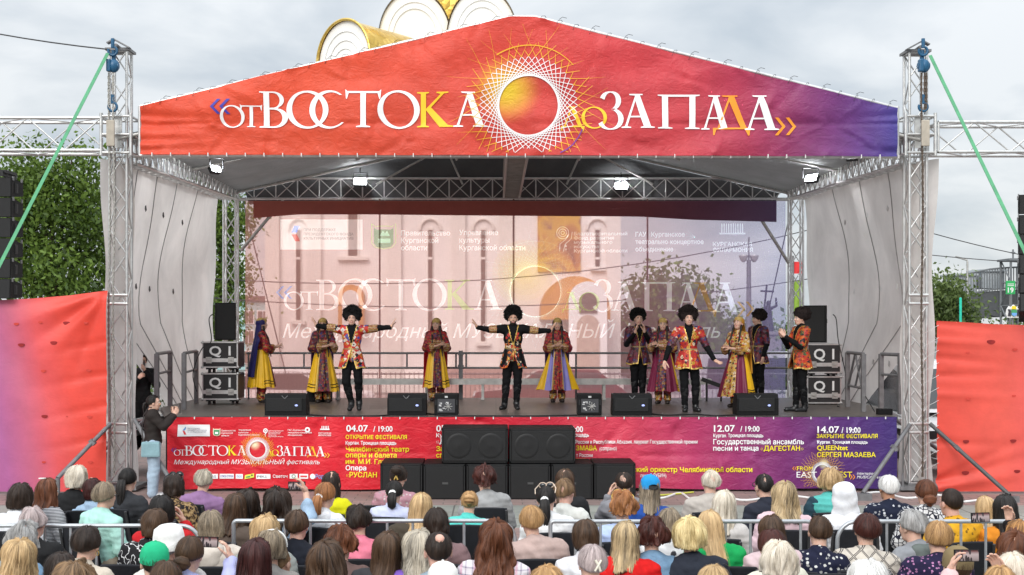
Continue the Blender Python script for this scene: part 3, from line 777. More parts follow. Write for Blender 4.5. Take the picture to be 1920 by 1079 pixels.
def logo(P, T, white, yellow, blue, orange, quotes=True):
    """the festival's big line, in the roof banner's own pixels mapped by T"""
    g = lambda ch, x0, x1, yb, yt, m: P.glyph(ch, *[T(x0, yb)[0], T(x1, yb)[0], T(x0, yb)[1], T(x0, yt)[1]], m)
    if quotes:
        for x in (395, 413): g('‹', x, x + 20, 215, 187, blue)
        for x in (1453, 1473): g('›', x, x + 20, 254, 221, orange)
    for ch, x0, x1, yb, yt, m in (('О', 413, 459, 239, 200, white), ('Т', 451, 492, 239, 199, white), ('В', 487, 540, 240, 173, white), ('О', 537, 616, 240, 172, white), ('С', 580, 645, 240, 172, white),
                             ('Т', 648, 715, 240, 172, white), ('О', 708, 787, 240, 172, white), ('К', 782, 850, 239, 173, yellow), ('А', 850, 914, 239, 173, white),
                             ('Д', 1052, 1096, 239, 200, yellow), ('О', 1090, 1138, 241, 201, yellow), ('З', 1122, 1169, 243, 173, white), ('А', 1165, 1227, 241, 177, white), ('П', 1233, 1312, 242, 178, white),
                             ('А', 1315, 1370, 243, 179, white), ('Д', 1337, 1407, 243, 179, orange), ('А', 1396, 1461, 244, 179, white)):
        g(ch, x0, x1, yb, yt, m)

def banner_mat(name, stops, x0, x1, glow=None, trans=.18, fine=.35, skew=0.0):
    m = MN(name); v = m.tc(); s_ = m.sep(v)
    xx = m.math('ADD', s_[0], m.math('MULTIPLY', s_[2], skew))
    f = m.math('DIVIDE', m.math('SUBTRACT', xx, x0), x1 - x0)
    c = m.ramp(f, stops)
    if glow:
        for gx, gz, rad, col in glow:
            d = m.math('POWER', m.math('ADD', m.math('POWER', m.math('SUBTRACT', s_[0], gx), 2.0), m.math('POWER', m.math('SUBTRACT', s_[2], gz), 2.0)), .5)
            k = m.n("ShaderNodeMapRange", interpolation_type='SMOOTHSTEP'); m.L.new(d, k.inputs[0]); k.inputs[1].default_value = 0; k.inputs[2].default_value = rad; k.inputs[3].default_value = 1; k.inputs[4].default_value = 0
            c = m.mix(k.outputs[0], c, (*col, 1))
    g = m.ramp(m.noise(v, 3, 6, .6), [(.3, (.9, .9, .9)), (.7, (1.06, 1.06, 1.06))])
    c = m.mix(1, c, g, 'MULTIPLY'); m.base(c, .46, 0, .4)
    tr = m.n("ShaderNodeBsdfTranslucent"); m.set(tr.inputs[0], c); q = m.n("ShaderNodeMixShader"); q.inputs[0].default_value = trans
    m.L.new(m.b.outputs[0], q.inputs[1]); m.L.new(tr.outputs[0], q.inputs[2]); m.L.new(q.outputs[0], m.out.inputs[0])
    m.bump(m.noise(m.map(v, (1, 1, 1.6)), 5.5, 6, .62, 1.2), fine, .035)
    return m.mat
def ink(name, col, trans=.0):
    return plain(name, col, .55, 0, .03, 2)
I_white = ink("white_print", (.86, .86, .86)); I_yel = ink("yellow_print", (.85, .62, .02)); I_amb = ink("deep_yellow_print", (.88, .54, .02)); I_gold = ink("amber_print", (.88, .50, .03)); I_or = ink("orange_print", (.90, .30, .02)); I_blue = ink("blue_print", (.06, .05, .36))
I_red = ink("red_print", (.7, .06, .06)); I_sky = ink("light_blue_print", (.15, .35, .7)); I_grn = ink("green_print", (.06, .30, .12)); I_grey = ink("grey_print", (.25, .27, .32)); I_dk = ink("dark_print", (.03, .03, .04)); I_lime = ink("lime_print", (.75, .8, .1))
I_cream = ink("cream_print", (.85, .72, .55))

# ---- 1 the roof banner
YB = 20.72
bx0, bx1 = X(262, YB), X(1683, YB)
rp = [(262, 199), (640, 107), (955, 32), (1003, 32), (1280, 104), (1683, 203)]
def rake(x):
    px = VX + x * F / YB; return Z(float(np.interp(px, [p[0] for p in rp], [p[1] for p in rp])), YB)
gr = [(X(px, YB), Z(289, YB)) for px in range(290, 1690, 105)] + [(X(px, YB), rake(X(px, YB))) for px in range(300, 1680, 120)]
cz = creases_from(gr, 3, 3, 1.0, .036, False, .06) + creases_from([(X(px, YB), Z(py, YB)) for px, py in ((400, 235), (520, 262), (650, 150), (760, 268), (860, 110), (1120, 110), (1190, 265), (1290, 150), (1350, 260), (1440, 200), (1480, 262), (1550, 230), (1600, 255), (700, 245))], 15, 7, .6, .030, False, .05)
cz += [(bx0, Z(y, YB), bx0 + 2.6, Z(y2, YB), .10, .05) for y, y2 in ((215, 235), (232, 262), (262, 258), (282, 268))] + [(bx1, Z(y, YB), bx1 - 2.0, Z(y2, YB), .09, .035) for y, y2 in ((215, 235), (285, 262))]
cz += [(X(a, YB), Z(232, YB), X(b_, YB), Z(232.5, YB), .05, .03) for a, b_ in ((300, 700), (640, 1000), (1000, 1300), (1250, 1600), (1680, 1400))]
sf1 = wrinkle(4, .045, .9, cz)
RB = [(0, (.78, .082, .036)), (.25, (.80, .092, .040)), (.5, (.73, .072, .052)), (.62, (.66, .055, .062)), (.72, (.64, .062, .080)), (.80, (.45, .042, .095)), (.88, (.238, .038, .15)), (1, (.065, .052, .28))]
t = thing("roof_banner", "red to violet banner with big white lettering across the stage gable", "banner", (.4, YB, Z(290, YB)))
cloth("cloth", YB, (bx0, bx1), rake, lambda x: Z(289.5 + 4 * (x - bx0) / (bx1 - bx0), YB), sf1, 260, 46, banner_mat("roof_banner_print", RB, bx0, bx1, [(X(950, YB), Z(168, YB), .60, (.95, .66, .03))], .22, .6), t)
P = Print(YB, last_cloth[0]); ok = lambda x, y: y < 288 and Z(y, YB) < rake(X(x, YB)) - .03
sunburst(P, 991, 198, 55, I_white, I_gold, 44, 1.6, 2.0, 3.0, .95, ok, lift=.001)
logo(P, lambda x, y: (x, y), I_white, I_amb, I_blue, I_or)
P.line([(1092, 243), (1085, 257), (1074, 272), (1062, 282), (1050, 288)], 2, 2, ink("violet_print", (.16, .04, .3)), "sunburst", .003)
P.finish(t)
b = MB()
for i in range(46):
    px = 268 + i * 31; x = X(px, YB); z = rake(x)
    if 955 < px < 1003: continue
    b.tube([(x, YB + .0, z - .05), (x + .03, YB - .03, z + .025), (x + .09, YB + .1, z + .06), (x + .13, YB + .2, z + .02)], .004, 4)
    if i % 2: b.tube([(x + .05, YB + .05, z + .06), (x + .10, YB + .0, z + .085), (x + .17, YB + .03, z + .075)], .004, 4)
b.build("lacing", M_dark, t)
b = MB()
for px in range(285, 1690, 35): b.box((X(px, YB), YB + .04, Z(290 + 4 * (px - 262) / 1421, YB)), (.012, .11, .06))
b.build("cable_tie", M_white, t)

# ---- 2 the schedule banner on the stage front
YS = 20.9
sx0, sx1 = X(314, YS), X(1682, YS)
pts = [(X(px, YS), Z(783, YS)) for px in range(340, 1690, 35)]
cz = creases_from(pts[::2], 8, 1, .5, .012, True, .035) + creases_from([(X(px, YS), Z(py, YS)) for px, py in ((1130, 838), (1270, 800), (1412, 862), (1600, 815), (480, 880), (700, 850), (590, 800), (1230, 900), (1520, 830), (900, 790), (1350, 880))], 5, 7, .75, .03, False, .05)
cz += [(sx0, Z(790, YS), sx0 + 1.3, Z(860, YS), .06, .03), (sx0, Z(800, YS), sx0 + .8, Z(905, YS), .06, -.035), (sx0, Z(785, YS), sx0 + 1.9, Z(830, YS), .07, .022), (X(640, YS), Z(842, YS), X(820, YS), Z(852, YS), .05, .04), (X(1200, YS), Z(855, YS), X(1410, YS), Z(853, YS), .06, .03)]
sf2 = wrinkle(9, .028, .7, cz)
SB = [(0, (.68, .014, .028)), (.3, (.72, .016, .032)), (.46, (.60, .014, .034)), (.55, (.62, .03, .06)), (.63, (.62, .045, .09)), (.73, (.42, .035, .12)), (.82, (.23, .028, .15)), (.9, (.10, .022, .15)), (1, (.045, .022, .16))]
t = thing("schedule_banner", "long red to violet banner listing festival dates along the stage front", "banner", (.6, YS, .1))
gl2 = [(X(478, YS), Z(834, YS), .11, (.95, .86, .55)), (X(1545, YS), Z(870, YS), .11, (.95, .9, .6))]
cloth("cloth", YS, (sx0, sx1), lambda x: Z(782.5, YS), lambda x: Z(917 + 1.5 * math.sin(x * 2), YS), sf2, 260, 30, banner_mat("schedule_print", SB, sx0, sx1, gl2, .05, .6), t)
P = Print(YS, last_cloth[0]); W, Yl = I_white, ink("lemon_print", (.86, .72, .02))
big = lambda a, b_, x0, x1, x2, x3, y0, y1: (P.text(a, x0, x1, y1, y0, W, .02), P.text(b_, x2, x3, y1, y0 + 2, W, .02))
big("04.07", "/ 19:00", 649, 690, 700, 736, 797, 809.5)
P.text("ОТКРЫТИЕ ФЕСТИВАЛЯ", 648, 763, 823.5, 816, Yl); P.text("Курган, Троицкая площадь", 648, 743, 834, 827.5, W)
P.text("Челябинский театр", 648, 767, 847, 838, Yl); P.text("оперы и балета", 648, 744, 858, 849, Yl); P.text("им. М.И. Глинки", 648, 745, 870, 861, Yl)
P.text("Опера", 648, 687, 882, 873, W); P.text("«РУСЛАН", 649, 707, 895, 885.5, Yl)
big("05.07", "/ 18:00", 818, 859, 868, 905, 797, 809.5)
P.text("Ку", 818, 830, 820, 812.5, W); P.text("«Д", 818, 834, 832, 823, W); P.text("За", 818, 832, 846, 837, Yl); P.text("сп", 818, 831, 858, 849, Yl)
big("08.07", "/ 19:00", 1009, 1050, 1057, 1093, 797, 810)
P.text("площадь", 1068, 1104, 819, 812, W); P.text("России и Республики Абхазия, лауреат Государственной премии", 1079, 1308, 832, 825, W, .012)
P.text("ЗМАВА", 1080, 1119, 844.5, 835.5, Yl); P.text("(сопрано)", 1124, 1156, 844.5, 837, W, .004); P.text("т России", 1080, 1111, 857, 850, W, .006); P.text("ТОВ", 1080, 1099, 868.5, 860, Yl); P.text("(тенор)", 1104, 1127, 868.5, 862, W, .004)
P.text("ский оркестр Челябинской области", 1186, 1410, 885, 875.5, Yl); P.text("лексей РУБИН)", 1200, 1249, 895, 888, W, .004)
big("12.07", "/ 19:00", 1338, 1378, 1388, 1424, 797, 809.5)
P.text("Курган, Троицкая площадь", 1337, 1431, 820, 813.5, W); P.text("Государственный ансамбль", 1337, 1507, 833, 823.5, W); P.text("песни и танца", 1337, 1422, 845, 836, W); P.text("«ДАГЕСТАН»", 1426, 1506, 845, 836, Yl)
big("14.07", "/ 19:00", 1532, 1573, 1577, 1613, 799, 811.5)
P.text("ЗАКРЫТИЕ ФЕСТИВАЛЯ", 1531, 1645, 821.5, 814, Yl); P.text("Курган, Троицкая площадь", 1532, 1626, 832, 826, W); P.text("QUEENtet", 1531, 1589, 844, 835, Yl); P.text("СЕРГЕЯ МАЗАЕВА", 1531, 1641, 857, 848, Yl)
for x in (1485, 1489.5): P.glyph('‹', x, x + 4.5, 882, 875, I_or)
P.text("FROM", 1494, 1523, 882, 874, Yl, .004); P.text("EAST", 1493, 1531, 895.5, 884, W, .004); P.text("TO", 1555, 1570, 882, 874.5, W, .004); P.text("W", 1553, 1574, 895.5, 884, W, .004); P.text("EST", 1574, 1597, 895.5, 884, Yl, .004)
for x in (1593, 1598): P.glyph('›', x, x + 5, 899, 890, I_or)
P.text("international", 1606, 1645, 890, 884.5, W, 0, .25); P.text("MUSICAL festival", 1606, 1663, 897, 891.5, W, 0, .25)
sunburst(P, 1541, 887, 15, W, I_gold, 40, 1.35, 2.6, 0, .35, lambda x, y: y < 914, False, 2, .001)
T2 = lambda x, y: (347 + (x - 487) * .2703, 854.5 + (y - 240) * .277)
sunburst(P, *T2(991, 198), 15, W, I_gold, 44, 1.45, 2.0, 0, .42, None, False, 3, .001)
logo(P, T2, W, Yl, I_blue, I_gold)
P.text("Международный МУЗЫКАЛЬНЫЙ фестиваль", 327, 600, 870.5, 862, W, -.003, .28)
P.rect(334, 796.5, 394, 818.5, I_white)
P.poly([(343, 807), (349, 800), (349, 805), (345, 808)], I_sky, lift=.001); P.poly([(343, 808), (346, 808), (350, 815), (346, 815)], I_red, lift=.001)
for i, s_ in enumerate(("ПРИ ПОДДЕРЖКЕ", "ПРЕЗИДЕНТСКОГО ФОНДА", "КУЛЬТУРНЫХ ИНИЦИАТИВ")): P.text(s_, 352, (375, 388, 386)[i], 805 + i * 3.3, 802.6 + i * 3.3, I_grey, 0, lift=.001)
cr = lambda x, y, k, P=P: [(x + a * k, y + b_ * k) for a, b_ in ((0, 0), (.15, .12), (.35, .1), (.65, .1), (.85, .12), (1, 0), (1, .8), (.85, .98), (.5, 1.05), (.15, .98), (0, .8))]
P.poly(cr(400, 803, 14), I_cream); P.poly(cr(401.5, 805, 11), I_grn, lift=.001); P.rect(404, 810, 410, 814, I_white, lift=.002)
def small(lines, x, y, dx, hgt, m=W, bold=.012):
    for i, (s_, wd) in enumerate(lines): P.text(s_, x, x + wd, y + i * dx + hgt, y + i * dx, m, bold)
small([("Правительство", 26), ("Курганской", 21), ("области", 14)], 416, 806, 4.6, 3); small([("Управление", 23), ("культуры", 18), ("Курганской области", 39)], 447.5, 805, 4.6, 3)
P.ring(498, 808, 2.6, 4.4, W); P.ring(498, 808, 0.2, 1.6, W); P.line([(500, 811), (497, 815), (498, 818.5)], 1.5, 1.5, W)
small([("Благотворительный", 28), ("Фонд развития", 23), ("музыкального", 22), ("искусства", 15), ("Курганской области", 28)], 503.5, 807, 2.7, 1.9, bold=.005)
small([("ГАУ «Курганское", 33), ("театрально-концертное", 45), ("объединение»", 28)], 540, 805, 4.6, 3)
P.ring(577, 806, 2, 5, W); P.rect(600, 804, 618, 806.5, W)
for i in range(5): P.rect(603 + i * 3, 799, 604.5 + i * 3, 804, W)
small([("КУРГАНСКАЯ", 24), ("ФИЛАРМОНИЯ", 24)], 597, 811, 4, 3)
for x0, x1 in ((390, 408.5), (411.5, 438.5), (442, 456), (481, 507.5), (543, 558), (561, 578)): P.rect(x0, 889, x1, 898 if x0 < 460 else 898, I_white)
for x0, x1, s_, m in ((393, 405, "САД", I_grey), (413, 437, "СОЮЗ СТРОИ", I_blue), (444, 454, "ООО", I_sky), (483, 500, "РВЦ", I_dk)): P.text(s_, x0, x1, 895.3, 891.6, m, .01, lift=.001)
P.poly([(459, 898.5), (460, 891), (477, 887.5), (477, 895)], I_lime); P.ring(473, 891, 0, 1.6, I_dk, lift=.001); P.poly([(462, 896), (462, 893.5), (470, 892), (470, 894.5)], I_grn, lift=.001)
P.text("Светоч", 512, 539, 896, 890, W, .012); P.ring(550.5, 893.5, 2.6, 3.6, I_grn, lift=.001); P.rect(563, 892, 576, 895, I_red, lift=.001); P.ring(586.5, 893.5, 0, 5, I_white); P.text("Роди", 592, 612, 897, 889, I_sky, .015)
P.finish(t, .045)
b = MB()
for px in range(330, 1682, 35): b.box((X(px, YS), YS - .012, Z(784, YS)), (.014, .02, .04))
b.build("cable_tie", M_white, t)

# ---- 3, 4 the plain side banners
def sidebanner(x0, x1, ztop, stops, lab, seed, holes, cre, xs, skew):
    t = thing("side_banner", lab, "banner", ((x0 + x1) / 2, 20.6, .1), group="banners beside the stage")
    Y = 20.6; sf = wrinkle(seed, .03, 1.5, cre)
    cloth("cloth", Y, (x0, x1), ztop, lambda x: Z(922, Y), sf, 90, 60, banner_mat("side_print_%d" % seed, stops, xs[0], xs[1], None, .12, .12, skew), t)
    for px, py, r_ in holes:
        xc, zc = X(px, Y), Z(py, Y); yy = float(sf(xc, zc)) + Y - .012; r_ = r_ * Y / F
        pts = [(xc + r_ * math.cos(a), yy, zc + r_ * .75 * math.sin(a)) for a in np.linspace(-math.pi, 0, 12)] + [(xc + r_ * math.cos(a), yy, zc + r_ * .28 * math.sin(a)) for a in np.linspace(0, math.pi, 8)[1:-1]]
        MB().add(pts, [tuple(range(len(pts)))]).build("slit", M_hole if r_ * F / Y > 5.9 else M_hole2, t)
        q = [(xc + r_ * .95 * math.cos(a), yy - .02 - (.05 if 0 < i < 9 else 0), zc + r_ * (.55 * math.sin(a) * .6 + .05)) for i, a in enumerate(np.linspace(0, math.pi, 10))]
    return t
M_hole2 = plain("slit_shade_faint", (.56, .055, .04), .8, 0, .2)  # fainter slits: their shade is mixed into a flat darker red
M_hole = plain("slit_shade", (.27, .022, .022), .9, 0, .3)
zt = lambda x: Z(float(np.interp(VX + x * F / 20.6, [-200, 0, 60, 130, 198], [575, 563, 560, 554, 545])), 20.6)
xl = X(199, 20.6)
cre = [(xl, Z(547, 20.6), xl - 2.0 * math.cos(a), Z(547, 20.6) - 2.0 * math.sin(a), .10, am) for a, am in ((.12, .06), (.35, -.05), (.6, .06), (.85, -.04), (1.2, .05))] + [(xl, Z(y, 20.6), xl - 1.2, Z(y + 30, 20.6), .06, .03) for y in (640, 700, 760, 820)]
sidebanner(-10.3, xl, zt, [(0, (.42, .12, .30)), (.28, (.56, .12, .20)), (.52, (.74, .095, .10)), (.75, (.78, .075, .055)), (1, (.76, .062, .038))], "red banner fading to mauve beside the green trees and loudspeakers", 11,
           [(32, 607, 5), (77, 604, 4), (124, 605, 6.5), (161, 605, 4), (40, 646, 6.5), (102, 642, 6.5), (82, 695, 5), (166, 694, 5), (84, 780, 6), (125, 781, 2), (168, 781, 5), (83, 866, 4), (170, 866, 5)], cre, (-7.75, xl + .1), .17)
zt = lambda x: Z(float(np.interp(VX + x * F / 20.6, [1757, 1800, 1860, 1920, 2100], [602, 604, 608, 610, 618])), 20.6)
xr_ = X(1757, 20.6)
cre = [(xr_, Z(y, 20.6), xr_ + 1.6, Z(y2, 20.6), .07, am) for y, y2, am in ((606, 625, .04), (640, 650, -.04), (670, 690, .04), (705, 700, .04), (740, 748, -.03), (905, 850, .07), (915, 885, -.06), (900, 815, .05), (830, 838, .03))]
sidebanner(xr_, 11.8, zt, [(0, (.74, .08, .055)), (.35, (.80, .115, .085)), (.62, (.74, .11, .11)), (1, (.5, .10, .2))], "red banner with ragged slits in front of the distant footbridge", 12,
           [(1857, 640, 8), (1902, 655, 5), (1814, 661, 4), (1815, 747, 5), (1901, 742, 4), (1811, 827, 6), (1900, 826, 6), (1811, 886, 7), (1907, 883, 6)], cre, (xr_, 10.2), 0.0)
bt = MB()
for z in np.linspace(.5, 2.7, 12): bt.tube([(xr_ + .02, 20.58, z), (xr_ - .2, 20.75, z - .16), (xr_ - .28, 20.98, z + .02)], .0045, 4)
tag(bt.build("white_lacing", M_white), "white zigzag lacing tying the far red banner to its tower", "rope")

# ---- 5 the see-through backdrop banner
YD = 29.4
def mesh_mat(name, T, col, stops=None, x0=0, x1=1, add=.55, weave=True, tints=None):
    m = MN(name); v = m.tc(); s_ = m.sep(v)
    c = m.ramp(m.math('DIVIDE', m.math('SUBTRACT', s_[0], x0), x1 - x0), stops) if stops else None
    tr = m.n("ShaderNodeBsdfTransparent"); tr.inputs[0].default_value = (*T, 1)
    if tints: m.set(tr.inputs[0], m.ramp(m.math('DIVIDE', m.math('SUBTRACT', s_[0], x0), x1 - x0), tints))
    df = m.n("ShaderNodeBsdfDiffuse"); tl = m.n("ShaderNodeBsdfTranslucent")
    for q in (df, tl): m.set(q.inputs[0], c if c is not None else (*col, 1))
    a = m.n("ShaderNodeMixShader"); a.inputs[0].default_value = .7; m.L.new(df.outputs[0], a.inputs[1]); m.L.new(tl.outputs[0], a.inputs[2])
    b_ = m.n("ShaderNodeMixShader"); m.L.new(tr.outputs[0], b_.inputs[1]); m.L.new(a.outputs[0], b_.inputs[2])
    if weave:
        wv = m.noise(m.map(v, (30, 30, 3)), 2.2, 3, .7); wh = m.noise(m.map(v, (3, 3, 30)), 2.2, 3, .7)
        fz = m.math('ADD', m.math('MULTIPLY', m.math('ADD', wv, wh), .12), add - .12); m.L.new(fz, b_.inputs[0])
    else: b_.inputs[0].default_value = add
    m.L.new(b_.outputs[0], m.out.inputs[0]); return m.mat
dx0, dx1 = X(460, YD), X(1473, YD)
DB = [(0, (1.0, .46, .40)), (.3, (1.0, .50, .46)), (.55, (1.0, .54, .50)), (.75, (.82, .41, .47)), (.9, (.54, .38, .60)), (1, (.42, .39, .72))]
sf5 = wrinkle(21, .02, 2.2, [])
t = thing("backdrop_banner", "see-through pink mesh banner with pale lettering behind the dancers", "banner", (.4, YD, .6))
cloth("mesh_cloth", YD, (dx0, dx1), lambda x: Z(377, YD), lambda x: Z(790, YD), sf5, 80, 40, mesh_mat("backdrop_mesh", (1, 1, 1), None, DB, dx0, dx1, .40, tints=[(0, (1, .78, .75)), (.5, (1, .84, .82)), (.75, (1, .88, .91)), (1, (.94, .92, 1.0))]), t)
back_grid = last_cloth[0]
TB = [(0, (.36, .08, .055)), (.5, (.31, .065, .05)), (.75, (.20, .045, .06)), (1, (.09, .05, .14))]  # doubled cloth stops the backlight; that dimness is put into the print colours
yb5 = lambda x: Z(float(np.interp(VX + x * F / YD, [476, 560, 700, 900, 1200, 1300, 1455], [410, 403, 403, 405, 407, 413, 417])), YD)
cloth("top_hem", YD - .06, (X(476, YD), X(1455, YD)), lambda x: Z(378, YD), yb5, sf5, 60, 8, banner_mat("hem_dimmed_print", TB, dx0, dx1, None, .1, .3), t)
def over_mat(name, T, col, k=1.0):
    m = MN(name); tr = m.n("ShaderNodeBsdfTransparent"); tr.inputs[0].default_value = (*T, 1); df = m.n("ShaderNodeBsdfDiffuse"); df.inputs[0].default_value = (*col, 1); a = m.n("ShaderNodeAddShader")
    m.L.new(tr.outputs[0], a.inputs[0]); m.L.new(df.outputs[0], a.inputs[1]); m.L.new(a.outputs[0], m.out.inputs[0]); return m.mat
B_w = over_mat("backdrop_white", (1.04, 1.17, 1.19), (.80, .82, .80)); B_thin = over_mat("backdrop_thin", (.98, 1.06, 1.06), (.20, .22, .21)); B_y = over_mat("backdrop_yellow", (.78, .98, .70), (.50, .56, .20)); B_o = over_mat("backdrop_orange", (.72, .62, .4), (.45, .22, .04))  # white inks pass more than they receive; brightness put into the transmission colour
B_b = over_mat("backdrop_blue", (.6, .75, .95), (.12, .16, .5)); B_g = over_mat("backdrop_grey", (.5, .52, .52), (.10, .12, .12)); B_r = over_mat("backdrop_red", (.75, .45, .42), (.35, .08, .08)); B_gn = over_mat("backdrop_green", (.55, .75, .6), (.06, .22, .10))
P = Print(YD, back_grid)
T5 = lambda x, y: (593 + (x - 487) * .816, 582 + (y - 240) * .85)
B_glow = over_mat("backdrop_glow", (.99, .99, .93), (.05, .045, .004))
for k in range(6): P.ring(985, 512, 0, 62 - k * 10, B_glow, "glow_print", lift=.0004 + k * .0002)
okb = lambda x, y: 380 < y < 745
sunburst(P, 1004, 547, 46, B_thin, B_thin, 56, 1.5, 2.15, 2.6, .8, okb, True, 4, .002)
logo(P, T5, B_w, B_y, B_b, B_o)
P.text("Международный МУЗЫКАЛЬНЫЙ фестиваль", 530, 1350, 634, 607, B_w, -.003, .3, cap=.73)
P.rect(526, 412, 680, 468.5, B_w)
P.poly([(547, 437), (552, 424), (562, 424), (557, 437)], B_b, lift=.003); P.poly([(547, 440), (557, 440), (563, 453), (554, 453)], B_r, lift=.003)
for i, (s_, x1) in enumerate((("ПРИ ПОДДЕРЖКЕ", 630), ("ПРЕЗИДЕНТСКОГО ФОНДА", 663), ("КУЛЬТУРНЫХ ИНИЦИАТИВ", 663))): P.text(s_, 570, x1, 434 + i * 8, 429 + i * 8, B_g, .01, lift=.003)
P.line([(p[0], p[1]) for p in cr(697, 420, 45)] + [(697, 420)], 1.6, 1.6, B_y); P.poly(cr(701, 427, 37), B_gn, lift=.001); P.poly([(712, 443), (718, 433), (722, 438), (726, 433), (731, 443)], B_w, lift=.003); P.rect(709, 448, 732, 456, B_w, lift=.003)
def big5(lines, x, y, dy, h_, bold=.032):
    for i, (s_, wd) in enumerate(lines): P.text(s_, x, x + wd, y + i * dy, y + i * dy - h_, B_w, bold)
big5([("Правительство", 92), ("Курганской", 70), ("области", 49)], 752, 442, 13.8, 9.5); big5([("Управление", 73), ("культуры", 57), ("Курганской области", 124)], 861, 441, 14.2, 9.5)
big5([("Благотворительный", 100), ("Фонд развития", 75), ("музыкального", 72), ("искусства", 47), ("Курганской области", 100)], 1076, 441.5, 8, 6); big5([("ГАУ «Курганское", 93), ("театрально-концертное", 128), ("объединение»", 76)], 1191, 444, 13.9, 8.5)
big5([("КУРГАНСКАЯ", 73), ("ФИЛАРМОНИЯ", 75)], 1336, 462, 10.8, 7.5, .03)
for r_ in (4, 8, 12): P.ring(1055, 437, r_ - 1.8, r_, B_w, lift=.002)
P.line([(1066, 441), (1060, 450), (1050, 458), (1049, 472)], 1.8, 1.8, B_w); P.line([(1073, 435), (1071, 448), (1060, 458), (1056, 472)], 1.8, 1.8, B_w)
for y in (462, 468): P.ring(1061, y, 0, 2, B_w)
P.rect(1348, 437, 1397, 440, B_w)
for i in range(10): P.rect(1352 + i * 4.3, 420, 1354 + i * 4.3, 437, B_w)
for a in (140, 165, 190, 215): P.line([(1303, 445), (1303 + 18 * math.cos(R(a)), 436 - 14 * math.sin(R(a)) + 6)], 2, 1, B_thin)
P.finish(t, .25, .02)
# ================================================================ sound and light gear
M_plast = plain("black_plastic", (.0065, .0065, .007), .65, 0, .25, 30, .2, .2, 150)
M_case = plain("case_panel", (.028, .026, .027), .6, 0, .25, 12, .1)
M_case2 = plain("case_side", (.12, .085, .075), .6, 0, .25, 12, .1)
M_lamp = emit("flood_light_face", (.95, .97, 1.0), 9.0)
G_sub = "black bass cabinets stacked at the stage front"
def letters(body, c, w_, h_, mat_, parent, name="lettering", ry=0):
    V, Fs = font_polys(body, .022); xs = [v[0] for v in V]; a, b_ = min(xs), max(xs)
    me = bpy.data.meshes.new(name); me.from_pydata([(c[0] + ((v[0] - a) / (b_ - a) - .5) * w_, c[1], c[2] + (v[1] / .73 - .5) * h_) for v in V], [], Fs); me.materials.append(mat_); me.update()
    return link(name, me, parent)
# ---- bass cabinets
def sub(px0, px1, py0, py1, Y, lab, double):
    x0, x1, z0, z1 = X(px0, Y), X(px1, Y), Z(py1, Y), Z(py0, Y); cx, cz = (x0 + x1) / 2, (z0 + z1) / 2; wd, ht = x1 - x0 - .012, z1 - z0 - .008
    t = thing("bass_cabinet", lab, "loudspeaker", (cx, Y + .4, z0), group=G_sub)
    MB().box((cx, Y + .42, cz), (wd, .8, ht), bev=.012).build("cabinet", M_plast, t)
    b = MB().box((cx, Y - .004, cz), (wd - .07, .03, ht - .07), bev=.008); b.build("grille", M_grille, t)
    b = MB()
    for zz in (cz + ht / 2 - .02, cz - ht / 2 + .02): b.box((cx, Y + .005, zz), (wd - .02, .012, .022))
    for xx in (cx - wd / 2 + .018, cx + wd / 2 - .018): b.box((xx, Y + .005, cz), (.02, .012, ht - .02))
    b.build("edge_frame", plain("cabinet_edge", (.011, .011, .012), .45), t)
    if double:
        for sx in (-1, 1):
            b = MB(); r_ = ht * .36
            b.lathe([(r_, 0), (r_ * .97, .008), (r_ * .8, .004), (r_ * .3, .016), (.01, .02)], (0, 0, 0), 28)
            b.v = [(cx + sx * wd * .24 + p[0], Y - .02 - p[2] * .4, cz + p[1]) for p in b.v]
            b.build("speaker_cone", plain("cone_black", (.008, .008, .0085), .5), t)
    else: MB().box((cx + wd * .02, Y - .022, cz - ht * .02), (.09, .006, .03)).build("badge", plain("badge_grey", (.07, .07, .07), .4), t)
edges = [712, 793, 873.5, 953, 1033, 1113, 1193]
names = ("lower bass cabinet below the opera lines, at the stack's red end", "lower bass cabinet with badge below the start of the big double cabinet", "lower bass cabinet behind the curly dark red-haired woman in grey", "lower bass cabinet above the dark-haired woman with sunglasses", "lower bass cabinet below the end of the upper double cabinets", "lower bass cabinet standing clear beside the purple half of the banner")
for i in range(6): sub(edges[i], edges[i + 1], 870 if 0 < i < 5 else 869, 940, 19.95, names[i], False)
sub(827, 953.5, 803, 869.5, 19.98, "upper wide double bass cabinet at the opera end of the stack", True); sub(954.5, 1080, 804, 869.5, 19.98, "upper wide double bass cabinet at the soprano end of the stack", True)

